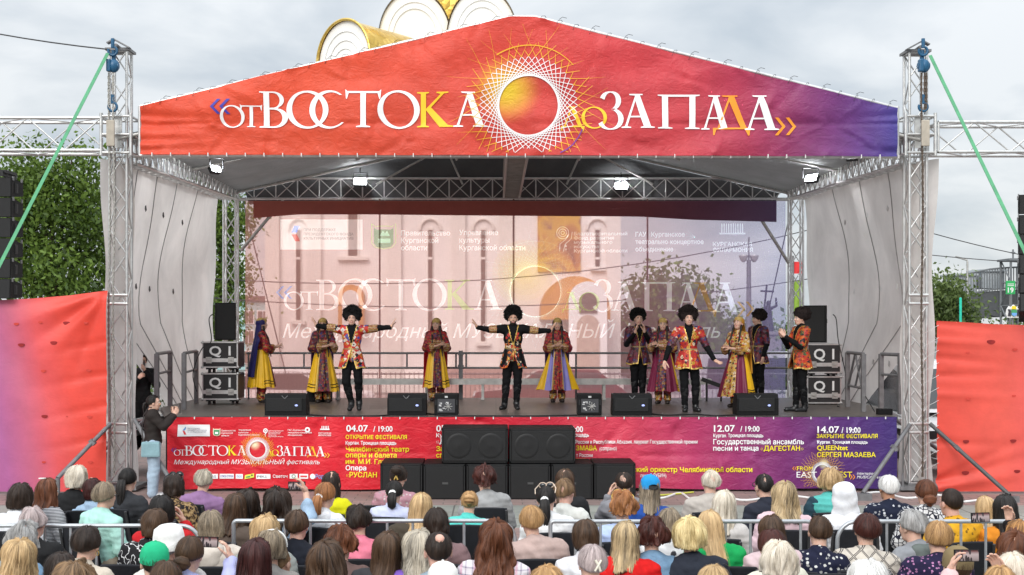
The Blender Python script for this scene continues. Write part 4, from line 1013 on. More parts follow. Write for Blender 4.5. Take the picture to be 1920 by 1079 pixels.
# ---- stage wedges along the edge
def wedge(px0, px1, Y, lab, rear=False):
    x0, x1 = X(px0, Y), X(px1, Y); cx = (x0 + x1) / 2; wd = x1 - x0; h_ = .36
    t = thing("stage_monitor", lab, "stage monitor", (cx, Y, 1.2), group="black wedge monitors along the stage edge")
    if not rear:
        pr = [(-.20, 0), (.22, 0), (.24, .10), (.10, h_), (-.14, h_ - .01), (-.20, h_ - .08)]
        b = MB(); n = len(pr)
        vs = [(cx - wd / 2, Y + p[0], 1.2 + p[1]) for p in pr] + [(cx + wd / 2, Y + p[0], 1.2 + p[1]) for p in pr]
        b.add(vs, [tuple(range(n))[::-1], tuple(range(n, 2 * n))] + [(i, (i + 1) % n, n + (i + 1) % n, n + i) for i in range(n)]).build("cabinet", M_plast, t)
        MB().box((cx - wd * .03, Y - .205, 1.2 + h_ * .5), (wd * .86, .012, h_ * .62), bev=.005).build("grille", M_grille, t)
        b = MB(); 
        for sx in (-1, 1): b.bar((cx - .01 * wd, Y - .215, 1.2 + h_ * .78), (cx - .01 * wd + sx * .05, Y - .215, 1.2 + h_ * .92), .006)
        b.build("trim", M_steel, t)
        MB().ell((cx + wd * .27, Y - .216, 1.2 + h_ * .47), (.026, .006, .016)).build("badge", emit("badge_glow", (.35, .42, .85), .6), t)
    else:
        b = MB().box((cx, Y, 1.2 + h_ / 2), (wd, .34, h_), bev=.02); b.build("cabinet", M_plast, t)
        MB().box((cx, Y - .175, 1.2 + h_ * .45), (wd * .72, .012, h_ * .62)).build("rear_panel", plain("panel_grey", (.05, .05, .055), .5), t)
        rng = random.Random(px0); b = MB()
        for i in range(9): b.box((cx + wd * rng.uniform(-.28, -.08 if i < 6 else .3), Y - .184, 1.2 + h_ * rng.uniform(.2, .68)), (wd * rng.uniform(.04, .13), .004, rng.uniform(.008, .03)))
        b.box((cx + wd * .0, Y - .184, 1.2 + h_ * .86), (wd * .12, .006, .03)); b.build("panel_print", plain("panel_white", (.55, .55, .55), .6), t)
        b = MB()
        for i in range(8):
            a = i * math.pi / 4; b.bar((cx + wd * .08, Y - .185, 1.2 + h_ * .42), (cx + wd * .08 + .07 * math.cos(a), Y - .185, 1.2 + h_ * .42 + .07 * math.sin(a)), .005)
        b.build("fan", M_aludull, t)
        for sx in (-1, 1): MB().box((cx + sx * wd * .43, Y - .172, 1.2 + h_ * .6), (.025, .02, .09)).build("handle", M_black, t)
YW = 21.55
wedge(500, 577, YW, "stage monitor in front of the woman in the blue veil"); wedge(728, 800, YW, "stage monitor in front of the woman in red and yellow")
wedge(815, 860, YW, "small monitor turned backwards beside the woman in red and yellow", True); wedge(1082, 1127, YW, "small monitor turned backwards beside the woman with the spread skirt", True)
wedge(1147, 1220, YW, "stage monitor hiding the feet of the man clapping in dark maroon"); wedge(1378, 1455, YW, "stage monitor in front of the woman in the golden veil")
tag(MB().box((X(600, 25.4), 25.4, 1.32), (.45, .4, .24), bev=.02).build("cable_box", M_plast), "small black box on the stage behind the woman in dark purple veil", "box")

# ---- flight cases with lettering, loudspeakers on top
def case(px0, px1, py0, py1, Y, lab, depth, right, casters):
    x0, x1, z0, z1 = X(px0, Y), X(px1, Y), Z(py1, Y), Z(py0, Y); cx, cz = (x0 + x1) / 2, (z0 + z1) / 2; wd, ht = x1 - x0, z1 - z0
    t = thing("flight_case", lab, "flight case", (cx, Y + depth / 2, z0), group="flight cases marked Q1")
    MB().box((cx, Y + depth / 2, cz), (wd - .02, depth, ht - .02)).build("box", [M_case], t)
    MB().box((x1 - .004, Y + depth / 2, cz), (.014, depth - .05, ht - .06)).box((x0 + .004, Y + depth / 2, cz), (.014, depth - .05, ht - .06)).build("side_panel", M_case2, t)
    b = MB()
    for zz in (z0 + .012, z1 - .012): b.box((cx, Y + .006, zz), (wd, .03, .024)); b.box((cx, Y + depth, zz), (wd, .03, .024))
    for xx in (x0 + .01, x1 - .01):
        for yy in (Y + .006, Y + depth): b.box((xx, yy, cz), (.022, .034, ht))
        for zz in (z0 + .012, z1 - .012): b.box((xx, Y + depth / 2, zz), (.02, depth, .022))
    b.box((cx, Y - .004, z0 + ht * .29), (wd - .04, .014, .07)); b.build("metal_edging", M_alu, t)
    for xx in (x0, x1):
        for zz in (z0 + .012, z1 - .012): MB().ell((xx, Y, zz), (.03, .03, .03), 10, 6).build("ball_corner", M_alu, t)
    for sx in (-.31, .31): MB().box((cx + sx * wd, Y - .016, z0 + ht * .29), (.11, .02, .12), bev=.006).lathe([(.03, 0), (.025, .01)], (cx + sx * wd, Y - .03, z0 + ht * .29), 10).build("latch", M_aludull, t)
    letters("Q 1", (cx, Y - .004, z0 + ht * .66), wd * .60, ht * .36, M_white, t)
    for sx in (-.33, .33):
        for yy in (Y + .12, Y + depth - .1):
            b = MB().box((cx + sx * wd, yy, z0 - .02), (.12, .10, .03)); b.bar((cx + sx * wd - .02, yy, z0 - .075), (cx + sx * wd + .02, yy, z0 - .075), .05, 12); b.build("caster", M_black, t)
    return t
YC = 24.3
case(379, 446, 641, 690, YC, "upper flight case marked Q1 with silver edges, under the loudspeaker by the trees", .62, False, True)
case(379, 446, 700, 750, YC, "lower flight case marked Q1 near the woman in the blue veil", .62, False, True)
case(1513, 1577, 645, 700, YC, "upper flight case marked Q1 behind the man in orange-red clapping", .62, True, True)
case(1513, 1577, 706, 757, YC, "lower flight case marked Q1 beside the boots of the man in orange-red", .62, True, True)
def speaker(px0, px1, py0, py1, Y, lab, rz):
    x0, x1, z0, z1 = X(px0, Y), X(px1, Y), Z(py1, Y), Z(py0, Y); cx, cz = (x0 + x1) / 2, (z0 + z1) / 2; wd, ht = x1 - x0, z1 - z0
    t = thing("loudspeaker", lab, "loudspeaker", (cx, Y + .2, z0), rz, group="black loudspeakers on the flight cases")
    pr = [(-wd / 2, -.2), (wd / 2, -.2), (wd / 2, .02), (wd * .28, .22), (-wd * .28, .22), (-wd / 2, .02)]; n = 6; b = MB()
    b.add([(x, y, 0) for x, y in pr] + [(x, y, ht) for x, y in pr], [tuple(range(n))[::-1], tuple(range(n, 2 * n))] + [(i, (i + 1) % n, n + (i + 1) % n, n + i) for i in range(n)]).build("cabinet", M_plast, t, True)
    MB().box((0, -.207, ht * .5), (wd * .9, .014, ht * .94), bev=.005).build("grille", M_grille, t, True)
    MB().box((wd / 2, -.06, ht * .58), (.02, .1, .08), bev=.005).box((-wd / 2, -.06, ht * .58), (.02, .1, .08), bev=.005).build("handle", M_black, t, True)
speaker(399, 437, 568, 638, YC + .05, "black loudspeaker standing on the flight cases by the green trees", .25)
speaker(1514, 1555, 573, 643, YC + .05, "black loudspeaker standing on the flight cases behind the man in orange-red", -.35)
# ---- hanging line arrays
def cabinet_mb(wd, ht, dp):
    b = MB(); tz = .05
    vs = [(x * wd / 2, y, z) for (y, zz) in ((0, ht / 2), (dp, ht / 2 - tz)) for x in (-1, 1) for z in (-zz, zz)]
    b.add(vs, [(0, 1, 3, 2), (4, 6, 7, 5), (0, 4, 5, 1), (2, 3, 7, 6), (0, 2, 6, 4), (1, 5, 7, 3)])
    return b
def linearray(xc, ytop, zt, n, lab, rz, angs, wd=.95, ht=.325, dp=.5):
    t = thing("line_array", lab, "loudspeaker", (xc, ytop, zt), rz, group="hanging loudspeaker columns")
    MB().box((0, .25, .09), (wd * .8, .5, .05)).box((-wd * .35, .25, .05), (.04, .6, .08)).box((wd * .35, .25, .05), (.04, .6, .08)).box((0, .2, .25), (.08, .08, .3)).bar((0, .25, .2), (0, .25, .9), .02).build("fly_bar", M_black, t, True)
    z, y = 0.0, 0.0; q = None; tot = 0
    for i in range(n):
        tot += angs[i]; Rm = Matrix.Rotation(tot, 3, 'X')
        c = cabinet_mb(wd, ht - .012, dp); off = Vector((0, y, z)) + Rm @ Vector((0, 0, -ht / 2))
        b = MB().add([off + Rm @ Vector(v) for v in c.v], c.f)
        o = b.build("cabinet", M_plast, t, True)
        b = MB().box((0, -.006, 0), (wd - .03, .012, ht - .03)); b.v = [tuple(off + Rm @ Vector(v)) for v in b.v]; b.build("grille", M_grille, o, True)
        b = MB()
        for sx in (-1, 1): b.box((sx * wd / 2, .2, 0), (.012, .13, .15)); b.box((sx * (wd / 2 + .003), .2, .0), (.014, .05, .12))
        b.v = [tuple(off + Rm @ Vector(v)) for v in b.v]; b.build("handle", M_black, o, True)
        b = MB()
        for sx in (-1, 1):
            for yy in (.05, .42): b.box((sx * (wd / 2 + .005), yy, ht / 2 - .02), (.02, .05, .06))
        b.v = [tuple(off + Rm @ Vector(v)) for v in b.v]; b.build("rigging_plate", M_steel, o, True)
        p = Rm @ Vector((0, 0, -ht)); y += p.y; z += p.z
YL = 20.5
h1 = 38.2 * YL / F
linearray(X(22, YL) - .475, YL, Z(332, YL), 6, "straight black hanging loudspeaker column in front of the trees", 0.0, [0] + [-.01] * 5, ht=h1)
linearray(X(1912, YL) + .50, YL, Z(363, YL), 6, "curved black hanging loudspeaker column against the sky", -.35, [0, -.06, -.07, -.08, -.1, -.12], ht=h1)
# ---- lit floodlights under the roof
def flood(px, py, Y, yaw, lab, sz=(.26, .15), tilt=.5, power=160):
    p = at(px, py, Y); t = thing("flood_light", lab, "flood light", p, group="lit floodlights under the roof")
    Rm = (Matrix.Rotation(yaw, 3, 'Z') @ Matrix.Rotation(-tilt, 3, 'X'))
    def bx(c, d, nm, m):
        b = MB().box(c, d); b.v = [tuple(Rm @ Vector(v)) for v in b.v]; return b.build(nm, m, t, True)
    bx((0, .05, 0), (sz[0] + .02, .07, sz[1] + .02), "housing", M_black); bx((0, -.002, 0), (sz[0], .02, sz[1]), "lamp_face", M_lamp)
    b = MB(); b.bar((-sz[0] * .6, .05, 0), (-sz[0] * .6, .05, .2), .012).bar((sz[0] * .6, .05, 0), (sz[0] * .6, .05, .2), .012).bar((-sz[0] * .6, .05, .2), (sz[0] * .6, .05, .2), .012).bar((0, .05, .2), (0, .05, .32), .015).build("bracket", M_black, t, True)
    ld = bpy.data.lights.new("flood_lamp", 'AREA'); ld.shape = 'RECTANGLE'; ld.size, ld.size_y = sz; ld.energy = power; ld.color = (.95, .97, 1); ld.spread = R(150)
    lo = bpy.data.objects.new("flood_lamp", ld); C.objects.link(lo); lo.parent = t; lo.location = Rm @ Vector((0, -.02, 0)); lo.rotation_euler = (Rm @ Matrix.Rotation(R(90), 3, 'X')).to_euler()
flood(675, 341, 29.4, .15, "floodlight shining on the rear truss beside the dark roof's trees end"); flood(1165, 349, 29.4, -.1, "floodlight shining on the rear truss above the music school logos")
flood(405, 317, 23.5, 1.0, "floodlight glowing on the side truss above the flight cases by the trees", (.2, .1)); flood(1521, 334, 25.5, -1.0, "brightest floodlight on the side truss near the violet banner end", (.26, .13)); flood(1597, 293, 22.4, -.5, "small bluish floodlight just below the violet part of the roof banner", (.18, .08), power=20)
# ---- cables
def cable(pts, r_, lab, m=M_black, Zc=None, cat="cable"):
    P_ = [Vector(p) for p in pts]; out = []
    for i in range(len(P_) - 1):
        a, b_, c, d = P_[max(i - 1, 0)], P_[i], P_[i + 1], P_[min(i + 2, len(P_) - 1)]
        for t in np.linspace(0, 1, 6, endpoint=False): out.append(.5 * ((2 * b_) + (c - a) * t + (2 * a - 5 * b_ + 4 * c - d) * t * t + (3 * b_ - a - 3 * c + d) * t ** 3))
    out.append(P_[-1]); tag(MB().tube(out, r_, 6, flat=None).build("cable", m), lab, cat)
ga = lambda px, Y: (X(px, Y), Y, .015)
dk = lambda px, Y: (X(px, Y), Y, 1.212)
cable([dk(800, 21.7), dk(812, 21.5), dk(840, 21.2), dk(900, 21.15), dk(1000, 21.12), dk(1082, 21.3)], .012, "black cable lying between the two small backward monitors")
cable([dk(577, 21.4), dk(620, 21.12), dk(700, 21.12), dk(728, 21.3)], .012, "black cable along the stage edge before the leaping man in red")
cable([dk(1220, 21.6), dk(1250, 21.3), dk(1300, 21.5), dk(1340, 21.2), dk(1378, 21.35)], .012, "black cables looping before the boots of the broad smiling man in red")
cable([ga(1196, 20.4), ga(1240, 20.0), ga(1275, 20.6), ga(1300, 19.8), ga(1350, 20.1), ga(1400, 19.75), ga(1470, 20.3), ga(1530, 19.9)], .018, "white cable winding over the paving below the purple banner", M_white)
cable([ga(1200, 20.6), ga(1235, 20.35), ga(1270, 20.5), ga(1300, 20.7)], .016, "yellow-green cable on the paving beside the bass cabinets", plain("yellow_cable", (.5, .5, .08), .6))
cable([ga(1600, 20.3), ga(1650, 20.7), ga(1700, 20.0), ga(1760, 20.35), ga(1800, 19.6), ga(1850, 19.8), ga(1900, 19.2)], .018, "white cable on the paving from the tower to the far red banner", M_white)
cable([at(1562, 590, 24.4), at(1568, 600, 24.2), at(1572, 640, 24.0), at(1585, 700, 23.9), (X(1590, 23.8), 23.8, 1.215), (X(1570, 23.6), 23.6, 1.215)], .01, "thin black cable hanging from the loudspeaker behind the man in orange-red")
cable([at(398, 590, 24.3), at(392, 600, 24.2), at(396, 640, 24.1), at(378, 655, 24.0), at(362, 700, 23.9), at(369, 735, 23.9)], .01, "thin black cable hanging beside the flight cases by the trees")
t = thing("radio_receiver", "small black radio receiver with one tilted aerial at the stage corner", "receiver", (X(1658, 21.6), 21.6, 1.2))
MB().box((X(1658, 21.6), 21.6, 1.25), (.24, .16, .1), bev=.01).build("box", M_plast, t); MB().bar((X(1640, 21.6), 21.6, 1.25), (X(1626, 21.6), 21.7, 1.5), .01).build("aerial", M_black, t)
t = thing("keyboard_stand", "black folded steel stand leaning on the bench end behind the dancers", "stand", (X(1335, 25.4), 25.4, 1.2))
MB().box((X(1338, 25.4), 25.4, 1.55), (.5, .08, .08), ry=.35).build("bar", M_black, t); MB().bar((X(1325, 25.4), 25.4, 1.2), (X(1325, 25.4), 25.4, 1.6), .02).bar((X(1352, 25.4), 25.4, 1.2), (X(1352, 25.4), 25.4, 1.5), .02).build("leg", M_black, t)
# ================================================================ people
def skinmat(name, col):
    m = MN(name); v = m.tc(); c = m.ramp(m.noise(v, 14, 4, .6), [(.3, mul(col, .88)), (.7, mul(col, 1.1))])
    m.b.inputs["Subsurface Weight"].default_value = .12; m.b.inputs["Subsurface Radius"].default_value = (.02, .008, .004); m.b.inputs["Subsurface Scale"].default_value = .3
    return m.base(c, .5, 0, .35)
SKIN = [skinmat("skin_light", (.66, .41, .31)), skinmat("skin_warm", (.60, .35, .25)), skinmat("skin_rosy", (.64, .37, .29)), skinmat("skin_tanned", (.46, .23, .14))]
LIP = plain("lips", (.42, .09, .08), .4); BROW = plain("dark_brow", (.018, .012, .01), .8); EYEW = plain("eye_white", (.7, .7, .68), .3); EYED = plain("eye_dark", (.02, .014, .01), .25)
_hc = {}
def head_parts(res, face=True, beard=False, smile=True, neck=.052):
    key = (res, beard, smile, neck)
    if key in _hc: return _hc[key]
    p = [ell((0, -.014, .03), (.076, .094, .086), .02), ell((0, .026, -.028), (.060, .064, .084), .03), ell((0, .045, -.084), (.038, .036, .030), .03),
         ell((0, .070, .024), (.050, .022, .013), .02), ell((.033, .060, -.030), (.022, .022, .020), .02), ell((-.033, .060, -.030), (.022, .022, .020), .02),
         cap((0, .088, .012), (0, .104, -.026), .007, .012, .010), ell((.010, .094, -.030), (.008, .009, .007), .006), ell((-.010, .094, -.030), (.008, .009, .007), .006),
         ell((0, .084, -.060), (.026, .012, .011), .010),
         ell((.078, -.006, -.010), (.010, .020, .032), .006), ell((-.078, -.006, -.010), (.010, .020, .032), .006),
         ell((.029, .096, .004), (.015, .012, .009), -.010), ell((-.029, .096, .004), (.015, .012, .009), -.010),
         cap((0, -.022, -.07), (0, -.040, -.20), neck, neck * 1.08, .02)]
    V, Fc = field_mesh(p, res)
    c = V[Fc].mean(1); mi = np.zeros(len(Fc), int); fr = c[:, 1] > .06
    mi[fr & (np.abs(c[:, 0]) < (.026 if smile else .018)) & (np.abs(c[:, 2] + .061) < .009)] = 1
    mi[fr & (np.abs(np.abs(c[:, 0]) - .030) < .018) & (np.abs(c[:, 2] - .027 + .12 * (np.abs(c[:, 0]) - .03) ** 2 * 60) < .006)] = 2
    if beard: mi[(c[:, 1] > .0) & (c[:, 2] < -.045) & (c[:, 2] > -.125) & (mi == 0) & ((np.abs(c[:, 0]) > .028) | (np.abs(c[:, 2] + .061) > .012)) & (c[:, 2] < -.028 - .35 * (.075 - np.abs(c[:, 0])) + .02)] = 2
    out = [(V, Fc, mi)]
    eb = MB()
    for sx in (-1, 1): eb.ell((sx * .029, .082, .004), (.0125, .010, .0075), 10, 6, 3); eb.ell((sx * .029, .0895, .004), (.0062, .004, .0062), 8, 5, 4)
    out.append((np.array(eb.v), np.array(eb.f), np.array(eb.m)))
    if smile:
        tb = MB(); tb.ell((0, .0935, -.061), (.014, .004, .0035), 8, 4, 3); out.append((np.array(tb.v), np.array(tb.f), np.array(tb.m)))
    _hc[key] = out
    return out
def xf(parts, M):
    A = np.array(M.to_3x3()); t = np.array(M.translation)
    return [(v @ A.T + t, f, m) for v, f, m in parts]
def hand_parts(wrist, d, n, side, curl=.35, res=.0048, spread=.10, k=1.0, wide=None):
    """palm, four unequal fingers and a thumb; d = finger direction, n = palm normal, side = +1 when the thumb is on d x n"""
    d = Vector(d).normalized(); n = Vector(n); n = (n - d * n.dot(d)).normalized(); s_ = d.cross(n) * side; w_ = Vector(wrist)
    P = lambda a, b_, c: w_ + (d * a + s_ * b_ + n * c) * k
    pr = [cap(P(-.02, 0, 0), P(.02, 0, 0), .026 * k, .028 * k, .012)]
    for b_ in (-.026, -.009, .009, .026): pr.append(cap(P(.02, b_ * .7, 0), P(.082 - abs(b_ - .005) * .25, b_, .0), .015 * k, .0125 * k, .010))
    for i, (b_, l) in enumerate(((.028, .070), (.010, .080), (-.009, .075), (-.027, .058))):
        a0 = Vector((.084 - abs(b_ - .005) * .25, b_, 0)); ang = curl * (.6 + .15 * i); dirx = Vector((math.cos(ang), b_ * spread / .03, math.sin(ang))).normalized()
        pos = a0
        for j, (f, r0, r1) in enumerate(((.45, .0098, .0088), (.32, .0088, .0082), (.25, .0082, .0068))):
            q = pos + dirx * l * f; pr.append(cap(P(*pos), P(*q), r0 * k, r1 * k, .003)); pos = q
            ang += curl * .9; dirx = Vector((math.cos(ang), dirx.y, math.sin(ang))).normalized()
    pos = Vector((.02, .026, .008))
    for (dx, dy, dz, r0, r1) in ((.032, .026, .012, .0125, .0105), (.032, .012, .014 * (1 + curl), .0105, .009), (.024, .004, .010 * (1 + curl), .009, .007)):
        q = pos + Vector((dx, dy, dz)); pr.append(cap(P(*pos), P(*q), r0 * k, r1 * k, .004)); pos = q
    V, Fc = field_mesh(pr, res * k); return [(V, Fc, 0)]

def stand_joints(h=1.75, sh=.185):
    k = h / 1.75
    j = dict(pelvis=(0, 0, .95), waist=(0, .0, 1.08), chest=(0, -.005, 1.28), neck=(0, -.02, 1.46), head=(0, .01, 1.625),
             shL=(-sh, -.01, 1.41), shR=(sh, -.01, 1.41), elL=(-sh - .05, -.02, 1.13), elR=(sh + .05, -.02, 1.13), wrL=(-sh - .05, .08, .89), wrR=(sh + .05, .08, .89),
             hiL=(-.085, 0, .92), hiR=(.085, 0, .92), knL=(-.09, .02, .49), knR=(.09, .02, .49), anL=(-.09, -.01, .085), anR=(.09, -.01, .085), toL=(-.11, .15, .03), toR=(.11, .15, .03))
    return {a: Vector(b_) * k for a, b_ in j.items()}
def torso(j, g=0.0, w_=1.0, bust=0.0):
    V = Vector
    p = [ell(j['pelvis'], V((.155 * w_, .105, .11)) + V((g, g, g)), .05), ell(j['waist'], V((.125 * w_, .095, .14)) + V((g, g, g)), .06), ell(j['chest'], V((.150 * w_, .108, .17)) + V((g, g, g)), .06),
         cap(j['shL'].lerp(j['shR'], .12), j['shL'].lerp(j['shR'], .88), .062 + g, .062 + g, .05), cap(j['neck'] - V((0, 0, .07)), j['neck'], .07 + g, .058 + g * .5, .04)]
    if bust:
        for sx in (-1, 1): p.append(ell(j['chest'] + V((sx * .07, .085, -.02)), V((.06, .05, .06)) + V((g, g, g)), .03))
    return p
def arm(j, s_, g=0.0, up=1.0, lo=1.0, k=1.0):
    a, b_, c = j['sh' + s_], j['el' + s_], j['wr' + s_]; p = []
    if up > 0: p.append(cap(a, a.lerp(b_, up), (.054 + g) * k, (.054 - .014 * up + g) * k, .03))
    if lo > 0: p.append(cap(b_, b_.lerp(c, lo), (.042 + g) * k, (.042 - .014 * lo + g) * k, .02))
    return p
def leg(j, s_, g=0.0, lo=1.0):
    return [cap(j['hi' + s_], j['kn' + s_], .088 + g, .058 + g, .03), cap(j['kn' + s_], j['kn' + s_].lerp(j['an' + s_], lo), .058 + g, .058 - .018 * lo + g, .02), ell(j['kn' + s_].lerp(j['an' + s_], .3) + Vector((0, -.02, 0)), (.05 + g, .052 + g, .10), .03)]
def foot(j, s_, g=0.0):
    a, t = j['an' + s_], j['to' + s_]; return [cap(a, a.lerp(t, .15) - Vector((0, 0, .035)), .042 + g, .04 + g, .02), cap(a.lerp(t, .1) - Vector((0, 0, .045)), t, .040 + g, .030 + g, .02)]
def fold(amp, fx=9, seed=0):
    return lambda x, y, z: amp * (np.sin(fx * (z * 2.2 + x * 1.3) + 3 * np.sin(9 * x + seed) + seed) * np.sin(fx * .8 * (x * 1.5 - z + y) + seed * 2) )
def add_field(name, prims, res, mat_, parent, dis=None, mats=None, fn=None):
    V, Fc = field_mesh(prims, res, dis); mi = 0
    if fn is not None: mi = fn(V[Fc].mean(1))
    o = link(name, raw_mesh(name, [(V, Fc, mi)], mats or [mat_]), parent, True); return o
def skirt(zt, zb, rt, rb, c0=(0, 0), c1=(0, 0), folds=14, amp=.02, gap=(0, 0), nphi=96, nz=44, sector=None, seed=0, sweep=None):
    """cloth hanging from an oval waist to a wider hem; phi = 0 is the front; gap = half-opening at waist and hem"""
    rng = random.Random(seed); ph0 = rng.uniform(0, 6); V = []; 
    for jz in range(nz + 1):
        t = jz / nz; g = gap[0] + (gap[1] - gap[0]) * t
        e = t ** .85; rx = rt[0] + (rb[0] - rt[0]) * e; ry = rt[1] + (rb[1] - rt[1]) * e; cx = c0[0] + (c1[0] - c0[0]) * t; cy = c0[1] + (c1[1] - c0[1]) * t
        for i in range(nphi + 1):
            p = g + (2 * math.pi - 2 * g) * i / nphi
            a = 1 + amp / max(rx, .05) * t * (math.sin(folds * p + ph0) + .5 * math.sin(folds * 1.7 * p + 2 * ph0))
            if sweep: a *= 1 + sweep(p) * t
            V.append((cx + rx * a * math.sin(p), cy + ry * a * math.cos(p), zt + (zb - zt) * t + .012 * t * math.sin(folds * p * .5)))
    V = np.array(V); Fc = []; mi = []
    for jz in range(nz):
        for i in range(nphi):
            a = jz * (nphi + 1) + i; Fc.append((a, a + nphi + 1, a + nphi + 2, a + 1)); p = 2 * math.pi * (i + .5) / nphi
            mi.append(sector(p, (jz + .5) / nz) if sector else 0)
    return V, np.array(Fc), np.array(mi)
def ikat(name, ground, cols, scale=13, seed=0, edge=(.02, .012, .012)):
    if name in _mats: return _mats[name]
    m = MN(name); v = m.map(m.tc(), (1, .6, 1), (seed, 0, seed * .37)); d = m.vor(v, scale, 'F1', "Distance", .75, 'MANHATTAN'); cc = m.vor(v, scale, 'F1', "Color", .75, 'MANHATTAN')
    rgb = m.n("ShaderNodeSeparateColor"); m.L.new(cc, rgb.inputs[0])
    n_ = len(cols); pal = m.ramp(rgb.outputs[0], [(i / n_, c) for i, c in enumerate(cols)], True); pal2 = m.ramp(rgb.outputs[1], [(i / n_, c) for i, c in enumerate(cols[::-1])], True)
    k = m.ramp(m.math('ADD', d, m.math('MULTIPLY', m.noise(v, 40, 2), .12)), [(0, (0, 0, 0)), (.30, (.33, .33, .33)), (.38, (.66, .66, .66)), (.92, (1, 1, 1))], True)
    a = m.mix(m.math('GREATER_THAN', k, .2), pal, (*edge, 1)); a = m.mix(m.math('GREATER_THAN', k, .5), a, pal2); a = m.mix(m.math('GREATER_THAN', k, .9), a, (*ground, 1))
    f = m.noise(m.tc(), 6, 4); a = m.mix(1, a, m.ramp(f, [(.3, (.8, .8, .8)), (.7, (1.1, 1.1, 1.1))]), 'MULTIPLY')
    _mats[name] = m.base(a, .55, 0, .35); m.bump(m.noise(m.tc(), 25, 3), .2, .01); return m.mat
def band(name, cols, scale=60, axis=2):
    if name in _mats: return _mats[name]
    m = MN(name); s_ = m.sep(m.tc()); w_ = m.math('FRACT', m.math('MULTIPLY', s_[axis], scale)); n_ = len(cols)
    c = m.ramp(w_, [(i / n_, c) for i, c in enumerate(cols)], True); c2 = m.mix(m.math('GREATER_THAN', m.vor(m.tc(), 70), .62), c, (.5, .35, .12, 1)); _mats[name] = m.base(c2, .5); return m.mat
red, dred, org, cream, blk, gold, navy, wine, blue_, grn, white_ = (.50, .025, .018), (.22, .012, .016), (.62, .14, .02), (.66, .52, .36), (.014, .012, .014), (.55, .30, .04), (.035, .035, .14), (.15, .012, .04), (.06, .07, .30), (.06, .12, .05), (.68, .62, .56)
K_red = ikat("ikat_bright_red", (.52, .03, .02), [red, org, white_, blk, gold, red, cream, blue_, white_], 15)
K_blk = ikat("ikat_black_gold", blk, [gold, blk, org, red, blk, cream], 19, 2)
K_mar = ikat("ikat_dark_maroon", (.085, .012, .02), [wine, blk, dred, (.13, .07, .10), wine, navy, blk, (.2, .11, .1)], 23, 3)
K_red2 = ikat("ikat_red_navy", (.42, .025, .02), [red, dred, navy, org, red, cream, blk, gold], 19, 4)
K_or = ikat("ikat_orange", (.45, .07, .015), [org, red, gold, dred, org, grn, blk], 24, 5)
K_flr = ikat("dress_dark_floral", (.10, .016, .03), [wine, navy, dred, blk, (.16, .10, .12), (.34, .18, .04), blk, (.30, .02, .02)], 28, 6)
K_gold = ikat("dress_gold_print", (.42, .24, .06), [gold, cream, red, gold, dred, (.5, .34, .12), blk], 27, 7)
K_redp = ikat("shalwar_red", (.28, .02, .025), [dred, wine, blk, (.34, .18, .04), red], 30, 8)
M_yel = fabric("yellow_satin", (.86, .50, .012), .4, .05, .2, 3); M_pur = fabric("purple_satin", (.075, .015, .12), .45, .05, .2, 3); M_wine = fabric("wine_satin", (.17, .008, .045), .45, .05, .2, 3); M_lil = fabric("lilac_satin", (.28, .25, .62), .35, .05, .2, 3); M_rsat = fabric("red_satin", (.48, .012, .02), .45, .05, .2, 3)
V_blue = fabric("blue_veil", (.022, .020, .13), .6, .2, .2, 3); V_red = fabric("red_veil", (.38, .012, .02), .6, .2, .2, 3); V_gold = fabric("golden_veil", (.58, .28, .03), .5, .2, .2, 3); V_pur = fabric("purple_veil", (.08, .035, .10), .6, .2, .2, 3); V_wine = fabric("wine_veil", (.20, .008, .03), .6, .2, .2, 3)
M_cloth = plain("black_cloth", (.007, .007, .008), .85, 0, .3, 8, .3, .12, 40); M_boot = plain("black_boot", (.012, .012, .013), .35, 0, .3, 8, .2, bscale=30); M_belt = band("woven_belt", [(.1, .07, .02), (.3, .22, .08), (.05, .04, .03)], 60)
M_sleeve = band("sleeve_band", [dred, blk, gold, wine, blk, red, blk, cream], 22); M_goldtrim = plain("gold_trim", (.55, .36, .09), .4, .4, .2, 60); M_hat = plain("black_wool", (.010, .009, .009), .95, 0, .5, 90, .8, bscale=120); M_hat2 = plain("brown_black_wool", (.017, .010, .009), .95, 0, .5, 90, .8, bscale=120)
M_braid = plain("black_braid", (.012, .009, .008), .5, 0, .4, 90, .5, bscale=90); M_band = band("gold_headband", [gold, (.3, .2, .06), (.62, .5, .2)], 90); M_shoe = plain("dark_shoe", (.02, .014, .012), .5)

